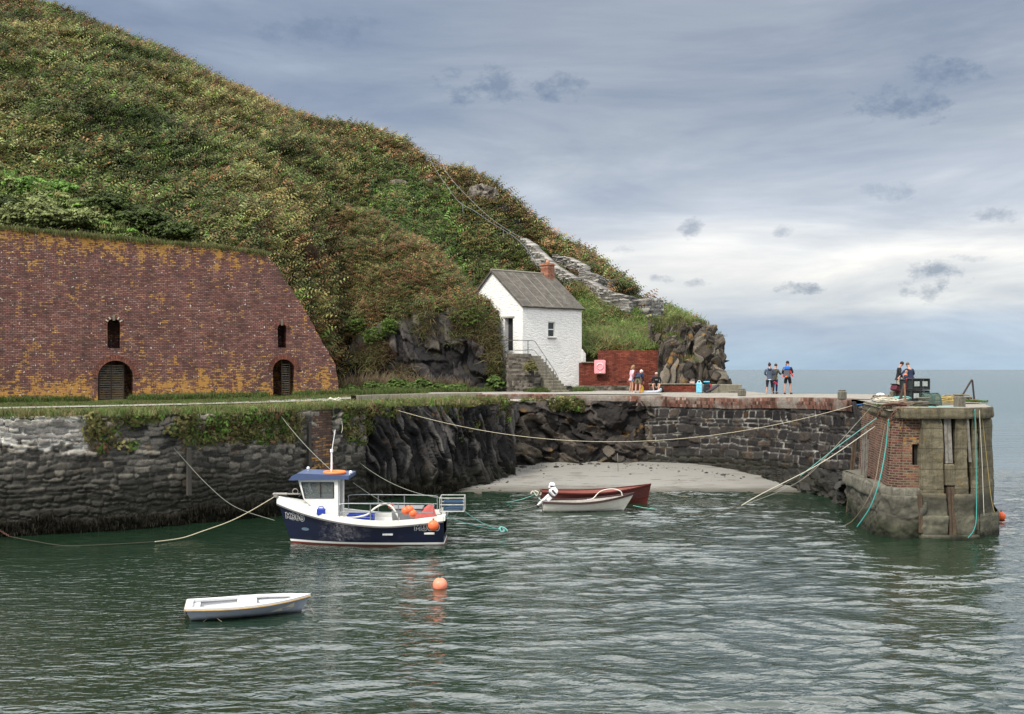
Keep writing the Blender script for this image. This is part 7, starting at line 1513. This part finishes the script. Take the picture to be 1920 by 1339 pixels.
# ------------------------------------------------------------------ people
skinm = paint('skin', (.46,.25,.17), .55, .1, 20, dirtcol=(.35,.17,.12)); 
cloth_ = lambda n, c: paint(n, c, .85, .25, 12, dirtcol=tuple(x*.5 for x in c))
def skinmesh(name, nodes, edges, mat, parent, root, sub=1):
    """nodes: {key: (pos, radius)}; one continuous surface grown over the joints"""
    keys = list(nodes); idx = {k: i for i, k in enumerate(keys)}
    me = bpy.data.meshes.new(name); me.from_pydata([nodes[k][0] for k in keys], [(idx[a], idx[b]) for a, b in edges], []); o = bpy.data.objects.new(name, me); C.objects.link(o)
    o.modifiers.new('skin', 'SKIN'); sv = me.skin_vertices[0].data if me.skin_vertices else None
    if sv is None:
        bpy.context.view_layer.update(); sv = me.skin_vertices[0].data
    for k in keys:
        r = nodes[k][1]; sv[idx[k]].radius = (r, r) if not hasattr(r, '__len__') else r; sv[idx[k]].use_root = (k == root); sv[idx[k]].use_loose = False
    sb = o.modifiers.new('sub', 'SUBSURF'); sb.levels = sub; sb.render_levels = sub
    dg = bpy.context.evaluated_depsgraph_get(); dg.update(); m2 = bpy.data.meshes.new_from_object(o.evaluated_get(dg)); bpy.data.objects.remove(o); bpy.data.meshes.remove(me)
    return link(name, m2, mat, parent, True)
def rotv(v, ax, a): return Matrix.Rotation(a, 3, ax) @ Vector(v)
def person(label, loc, face, h=1.72, lean=0., head=(0,0), arms=None, legs=None, hip_h=None, top=None, bottom=None, shoe=None, hair=(.03,.015,.01), hairstyle='short', sleeves=True, blen=1.0, extra=None, w=1.0, hatcol=None, group=None):
    """face: heading in degrees, 0 looks away from the camera (+Y). x right, y forward"""
    s = h/1.75; t_ = thing('person', label, 'person', loc, R(-face), group); hz = (hip_h if hip_h else .93*s)
    def tor(x, y, z):           # torso point, leaning forward about the hips
        v = rotv((x*s, y*s, z*s), 'X', -R(lean)); return Vector((v.x, v.y, v.z+hz))
    pel = Vector((0,0,hz)); ab = tor(0,.01,.16); ch = tor(0,.0,.36); nb = tor(0,-.01,.50); hd_d = rotv((0,0,1), 'X', -R(lean*.6+head[0])); hd_d = hd_d.normalized()
    nk = nb+hd_d*.07*s; fwd = rotv((0,1,0), 'X', -R(lean*.6+head[0])); yaw = Matrix.Rotation(-R(head[1]), 3, 'Z'); fwd = yaw@fwd
    jaw = nk+hd_d*.07*s+fwd*.02*s; cr = jaw+hd_d*.085*s-fwd*.005*s; tp = cr+hd_d*.055*s
    N_ = {'pel': (pel, (.105*s*w,.088*s)), 'ab': (ab, (.095*s*w,.078*s)), 'ch': (ch, (.105*s*w,.082*s)), 'nb': (nb, .062*s), 'nk': (nk, .052*s), 'jaw': (jaw, .064*s), 'cr': (cr, .085*s), 'tp': (tp, .058*s),
          'nose': (jaw+hd_d*.03*s+fwd*.092*s, .012*s), 'chin': (jaw-hd_d*.02*s+fwd*.05*s, .028*s)}
    E = [('pel','ab'),('ab','ch'),('ch','nb'),('nb','nk'),('nk','jaw'),('jaw','cr'),('cr','tp'),('jaw','chin')]
    arms = arms or {}; legs = legs or {}
    A_ = {}
    for sd, nm in ((1,'R'),(-1,'L')):
        sh = tor(.185*sd*w, .0, .44); el, wr = arms.get(nm, ((sd*.24,-.03,.19),(sd*.25,.06,-.05)))
        el = Vector(tor(*el)) if len(el) == 3 else el; wr = Vector(tor(*wr)); el = Vector(el)
        dr = (wr-el).normalized(); hand = wr+dr*.07*s; A_[nm] = (sh, el, wr, hand, dr)
        N_.update({'sh'+nm: (sh, .060*s), 'el'+nm: (el, .040*s), 'wr'+nm: (wr, .027*s), 'hd'+nm: (hand, (.034*s,.018*s))}); E += [('ch','sh'+nm),('sh'+nm,'el'+nm),('el'+nm,'wr'+nm),('wr'+nm,'hd'+nm)]
        side = dr.cross(Vector((0,0,1))); side = side.normalized() if side.length > .1 else Vector((0,1,0)); dn = dr.cross(side)
        for k in range(4):
            b0 = hand+side*(.027-.018*k)*s+dr*.03*s; ln = (.065,.075,.07,.055)[k]*s
            N_['f%s%d' % (nm,k)] = (b0+dr*ln*.55, .0085*s); N_['g%s%d' % (nm,k)] = (b0+dr*ln+dn*.012*s, .007*s); E += [('hd'+nm,'f%s%d' % (nm,k)),('f%s%d' % (nm,k),'g%s%d' % (nm,k))]
        N_['t'+nm] = (hand+side*.045*s+dr*.01*s, .010*s); N_['u'+nm] = (hand+side*.055*s+dr*.04*s, .008*s); E += [('hd'+nm,'t'+nm),('t'+nm,'u'+nm)]
        hp = pel+Vector((sd*.095*s*w,0,-.04*s)); kn, an = legs.get(nm, ((sd*.105,.02,.50),(sd*.11,-.01,.085)))
        kn = Vector(kn)*s; an = Vector(an)*s; td = Vector(legs.get('toe'+nm, (sd*.03,.14,-.045)))*s; toe = an+td
        N_.update({'hp'+nm: (hp, .092*s*w), 'kn'+nm: (kn, .056*s), 'cf'+nm: (kn.lerp(an,.3)+Vector((0,-.012*s,0)), .052*s), 'an'+nm: (an, .036*s), 'to'+nm: (toe, (.036*s,.022*s))}); E += [('pel','hp'+nm),('hp'+nm,'kn'+nm),('kn'+nm,'cf'+nm),('cf'+nm,'an'+nm),('an'+nm,'to'+nm)]
        A_[nm] += (hp, kn, an, toe)
    N_.pop('nose'); body = skinmesh('body', N_, E, skinm, t_, 'pel', 1)
    # face details on the one body surface: nose, ears
    m_ = MB(); rt = fwd.cross(hd_d).normalized(); m_.ball(jaw+hd_d*.035*s+fwd*.072*s, .014*s, 8, (.8,1,1.5)); m_.build('nose', skinm, t_, True)
    for sd in (1,-1): m_ = MB(); m_.ball(jaw+hd_d*.04*s+rt*sd*.070*s, .018*s, 8, (.6,1,1.4)); m_.build('ear', skinm, t_, True)
    for sd in (1,-1): m_ = MB(); m_.ball(jaw+hd_d*.062*s+rt*sd*.028*s+fwd*.064*s, .009*s, 6); m_.build('eye', blk, t_, True)
    m_ = MB(); m_.ball(jaw-hd_d*.005*s+fwd*.062*s, .014*s, 8, (1.3,.6,.45)); m_.build('mouth', paint('lips', (.35,.10,.08), .5, 0), t_, True)
    g = .022*s
    def fat(k, q=.045*s, z=0): p, r = N_[k]; r = tuple(x+q for x in r) if hasattr(r, '__len__') else r+q; return (p, r)
    if top:
        T = {k: fat(k) for k in ('pel','ab','ch')}; T['nb'] = (nb-hd_d*.015*s, .075*s); T['pel'] = (pel+Vector((0,0,-.0*s)), (.158*s*w,.130*s)); lowp = tor(0,0,-.09) if lean < 40 else tor(0,0,-.05); T['hem'] = (lowp, (.138*s*w,.120*s)); TE = [('hem','pel'),('pel','ab'),('ab','ch'),('ch','nb')]
        for nm in 'RL':
            sh, el, wr = A_[nm][:3]; T['sh'+nm] = (sh, .078*s); T['el'+nm] = (el, .056*s); TE += [('ch','sh'+nm),('sh'+nm,'el'+nm)]
            if sleeves: T['wr'+nm] = (wr-(wr-el)*.06, .042*s); TE.append(('el'+nm,'wr'+nm))
        skinmesh('top', T, TE, top, t_, 'pel', 1)
    if bottom:
        Bt = {'wst': (tor(0,0,.10), (.135*s*w,.108*s)), 'pel': (pel+Vector((0,0,-.01*s)), (.142*s*w,.118*s))}; BE = [('wst','pel')]
        for nm in 'RL':
            hp, kn, an = A_[nm][5:8]; Bt['hp'+nm] = (hp, .105*s*w); BE.append(('pel','hp'+nm))
            if blen < .5: Bt['kn'+nm] = (hp.lerp(kn, blen*2), .088*s*w); BE.append(('hp'+nm,'kn'+nm))
            else:
                Bt['kn'+nm] = (kn, .070*s); BE.append(('hp'+nm,'kn'+nm))
                if blen > .52: Bt['an'+nm] = (kn.lerp(an, (blen-.5)*2*.93), .050*s+.012*(blen < .8)); BE.append(('kn'+nm,'an'+nm))
        skinmesh('shorts' if blen < .6 else 'trousers', Bt, BE, bottom, t_, 'pel', 1)
    if shoe:
        for nm in 'RL':
            an, toe = A_[nm][7], A_[nm][8]; skinmesh('shoe', {'a': (an-Vector((0,0,.02*s)), .047*s), 'h': (an+Vector((0,-.03*s,-.055*s)), .036*s), 't': (toe+(toe-an)*.12, (.045*s,.030*s))}, [('a','h'),('a','t')], shoe, t_, 'a', 1)
    hm = cloth_('hair %.2f %.2f' % (hair[0], hair[2]), hair); m_ = MB()
    if hairstyle != 'bald':
        m_.ball(cr-fwd*.014*s+hd_d*.016*s, .098*s, 14, (.92,1.0,1.0))
        if hairstyle == 'bun': m_.ball(cr-fwd*.05*s+hd_d*.10*s, .045*s, 10); m_.ball(jaw-fwd*.055*s+hd_d*.02*s, .06*s, 10)
        if hairstyle == 'long': m_.tube([cr-fwd*.04*s, jaw-fwd*.06*s, nb-fwd*.07*s], [.09*s,.085*s,.05*s], 10)
        m_.build('hair', hm, t_, True)
    else: m_.ball(cr-fwd*.035*s-hd_d*.012*s, .082*s, 12, (1.08,1,.6)); m_.build('hair', hm, t_, True)
    if hatcol: m_ = MB(); m_.ball(cr+hd_d*.02*s, .107*s, 14, (1,1,.8)); m_.tube([cr+fwd*.06*s+hd_d*.01*s, cr+fwd*.17*s], [.06*s,.03*s], 8); m_.build('cap', hatcol, t_, True)
    if extra: extra(t_, dict(tor=tor, A=A_, s=s, nb=nb, ch=ch, pel=pel, cr=cr))
    return t_
pink = cloth_('pink top', (.72,.42,.48)); denim = cloth_('denim', (.10,.20,.34)); navyc = cloth_('navy cloth', (.015,.022,.055)); khaki = cloth_('khaki', (.20,.18,.10)); blackc = cloth_('black cloth', (.013,.013,.017)); greyj = cloth_('blue grey jacket', (.055,.075,.115)); whsh = cloth_('white shoe', (.6,.6,.58)); dks = cloth_('dark shoe', (.03,.02,.025)); oliv = cloth_('olive jacket', (.06,.06,.045)); rds = cloth_('maroon shoe', (.14,.02,.03))
person('person in a pink top and denim shorts with hand on hip by the red wall', gp(1184,61.2), 75, 1.66, 6, (18,0), {'R': ((.30,-.10,.24),(.16,.02,.06)), 'L': ((-.26,-.02,.2),(-.2,.16,.12))}, {'R': ((.10,.04,.47),(.11,.0,.085)), 'L': ((-.10,.0,.47),(-.11,-.08,.085))}, top=pink, bottom=denim, blen=.22, shoe=whsh, hair=(.28,.17,.08), hairstyle='long', w=.9)
person('person in navy top and khaki shorts bending over, seen from behind', gp(1196,60.9), 25, 1.74, 62, (20,0), {'R': ((.22,.05,.22),(.18,.42,.30)), 'L': ((-.2,.08,.22),(-.12,.42,.28))}, {'R': ((.12,.05,.50),(.13,-.06,.085)), 'L': ((-.12,.05,.50),(-.12,-.06,.085))}, top=navyc, bottom=khaki, blen=.42, shoe=rds, hair=(.6,.58,.55), hairstyle='short', hatcol=whsh, w=1.12)
def logo(t_, d):
    m_ = MB(); c_ = d['tor'](0,.128,.34); m_.box(c_, (.16,.012,.035), mtx=Matrix.Rotation(-R(24),3,'X')); m_.build('chest_print', paint('grey print', (.35,.42,.45), .8, 0), t_)
sl_ = gp(1231,62.9)
person('person seated on a stone, white hair, black jumper and bare legs', sl_, 190, 1.76, 28, (22,0), {'R': ((.27,.04,.22),(.10,.24,.02)), 'L': ((-.27,.04,.22),(-.10,.26,.02))}, {'R': ((.20,.42,.50),(.14,.46,.085)), 'L': ((-.20,.40,.50),(-.10,.52,.085)), 'toeR': (.02,.14,-.045), 'toeL': (0,.14,-.045)}, hip_h=.52, top=blackc, bottom=khaki, blen=.30, shoe=whsh, hair=(.62,.60,.57), hairstyle='bald', extra=logo)
mb = MB(); mb.box((sl_[0]+.05, sl_[1]+.12, sl_[2]+.20), (.75,.5,.42), .2, .08); tag(mb.build('seat_stone', stair_stone), 'flat stone block under the seated man by the red wall', 'stone')
def hood(t_, d):
    m_ = MB(); m_.torus(d['nb']-Vector((0,.06,.0)), .085, .04, Matrix.Rotation(R(20),3,'X'), n=16); m_.build('hood', greyj, t_, True)
    m_ = MB(); m_.torus((d['pel'].x,d['pel'].y,d['pel'].z-.115), .165, .022, n=20, sq=.8); m_.build('hem', whsh, t_, True)
person('person in hooded blue grey jacket and black leggings with a hair bun', gp(1443,59.3), 12, 1.74, 4, (20,25), {'R': ((.27,.02,.2),(.16,.22,.14)), 'L': ((-.26,0,.2),(-.16,.22,.14))}, {'R': ((.13,.10,.50),(.13,.22,.085)), 'L': ((-.13,.02,.50),(-.18,-.14,.085))}, top=greyj, bottom=blackc, blen=.86, shoe=whsh, hair=(.035,.012,.01), hairstyle='bun', w=1.15, extra=hood)
def phone(t_, d):
    wr = d['A']['R'][3]; m_ = MB(); m_.box(wr+Vector((0,.06,.05)), (.08,.012,.17), bev=.003, mtx=Matrix.Rotation(R(25),3,'Y')); m_.build('phone', blackp, t_)
person('person in olive jacket holding up a dark phone, half behind the bun wearer', gp(1453,60.1), 50, 1.70, 4, (12,0), {'R': ((.26,.12,.22),(.20,.36,.26)), 'L': ((-.22,.04,.2),(-.1,.24,.1))}, None, top=oliv, bottom=cloth_('dark blue jeans', (.02,.035,.10)), blen=1., shoe=dks, hair=(.06,.035,.02), extra=phone)
mb = MB(); c_ = gp(1456,59.9); mb.tube(smooth_pts([(c_[0]-.15,c_[1],c_[2]+.68),(c_[0]-.02,c_[1],c_[2]+.60),(c_[0]+.06,c_[1],c_[2]+.52)], 4), [.05]*9, 6); tag(mb.build('red_cloth', cloth_('bright pink cloth', (.65,.05,.12))), 'pink red cloth dangling beside the olive jacket', 'cloth')
cbl = gp(1477,59.0)
person('tall man in black jacket and dark shorts carrying a child on his back', cbl, 5, 1.84, 3, (10,18), {'R': ((.27,.04,.2),(.15,.26,.18)), 'L': ((-.27,.04,.2),(-.15,.26,.18))}, {'R': ((.13,.0,.50),(.15,-.02,.085)), 'L': ((-.13,.0,.50),(-.15,-.02,.085)), 'toeR': (.10,.11,-.045)}, top=blackc, bottom=blackc, blen=.47, shoe=rds, hair=(.035,.02,.015))
t_ = thing('child_carrier', 'grey and blue child carrier on the back of the tall man', 'carrier', (cbl[0]-.10, cbl[1]-.24, cbl[2]+.88), R(-5)); m_ = MB(); m_.box((0,0,.26), (.34,.20,.52), bev=.10, taper=.92); m_.build('carrier_body', cloth_('grey carrier', (.10,.10,.11)), t_); m_ = MB(); m_.box((0,-.03,.56), (.32,.20,.24), bev=.07); m_.build('blue_panel', cloth_('blue panel', (.02,.14,.52)), t_)
m_ = MB(); m_.tube([(.17,-.02,.42),(.26,-.02,.2),(.32,0,.10)], .04, 8); m_.build('red_strap', paint('red cloth', (.62,.03,.035), .7, .15), t_); m_ = MB(); m_.tube([(-.18,-.02,.2),(-.22,0,.08)], .04, 8); m_.build('red_strap', paint('red cloth', (.62,.03,.035), .7, .15), t_); m_ = MB(); m_.box((-.06,-.12,.10), (.12,.03,.06), bev=.01, mtx=Matrix.Rotation(R(-25),3,'Y')); m_.build('orange_tag', orange, t_)
person('small child with light brown hair riding in the grey and blue carrier', (cbl[0]-.13, cbl[1]-.20, cbl[2]+.98), 5, .95, 4, (0,0), {'R': ((.22,.08,.2),(.2,.3,.2)), 'L': ((-.22,.08,.2),(-.2,.3,.2))}, {'R': ((.2,.22,.42),(.22,.30,.12)), 'L': ((-.2,.22,.42),(-.22,.30,.12))}, hip_h=.25, top=cloth_('white child top', (.5,.52,.55)), bottom=cloth_('dark blue jeans', (.02,.035,.10)), blen=1., shoe=dks, hair=(.22,.12,.06))
q_ = P(1684,736,54.6); q_ = (q_[0], 54.6, float(deckz(q_[0],54.6)))
person('person in black jacket with red collar and beige trousers by the stacked pots', q_, 100, 1.80, 8, (25,0), {'R': ((.24,.02,.2),(.14,.20,.05)), 'L': ((-.24,.02,.2),(-.1,.22,.02))}, None, top=blackc, bottom=cloth_('beige trousers', (.36,.34,.26)), blen=1., shoe=dks, hair=(.03,.015,.01))
person('boy in navy clothes with orange collar standing between two adults', (q_[0]+.14, 54.0, q_[2]), 95, 1.32, 4, (10,0), {'R': ((.26,.05,.2),(.18,.28,.16)), 'L': ((-.24,.04,.2),(-.15,.28,.14))}, None, top=navyc, bottom=navyc, blen=.6, shoe=rds, hair=(.35,.22,.12), extra=lambda t_, d: (lambda m_: (m_.torus(d['nb']+Vector((0,.01,.01)), .06, .025, n=14), m_.build('orange_collar', orange, t_, True)))(MB()))
person('broad man in navy jumper and black trousers reaching left beside the pots', (q_[0]+.62, 54.5, q_[2]), -25, 1.76, 14, (20,-10), {'R': ((.27,.0,.2),(.16,.22,.1)), 'L': ((-.42,.04,.30),(-.64,.10,.10))}, None, top=navyc, bottom=blackc, blen=1., shoe=dks, hair=(.12,.08,.06), w=1.15)
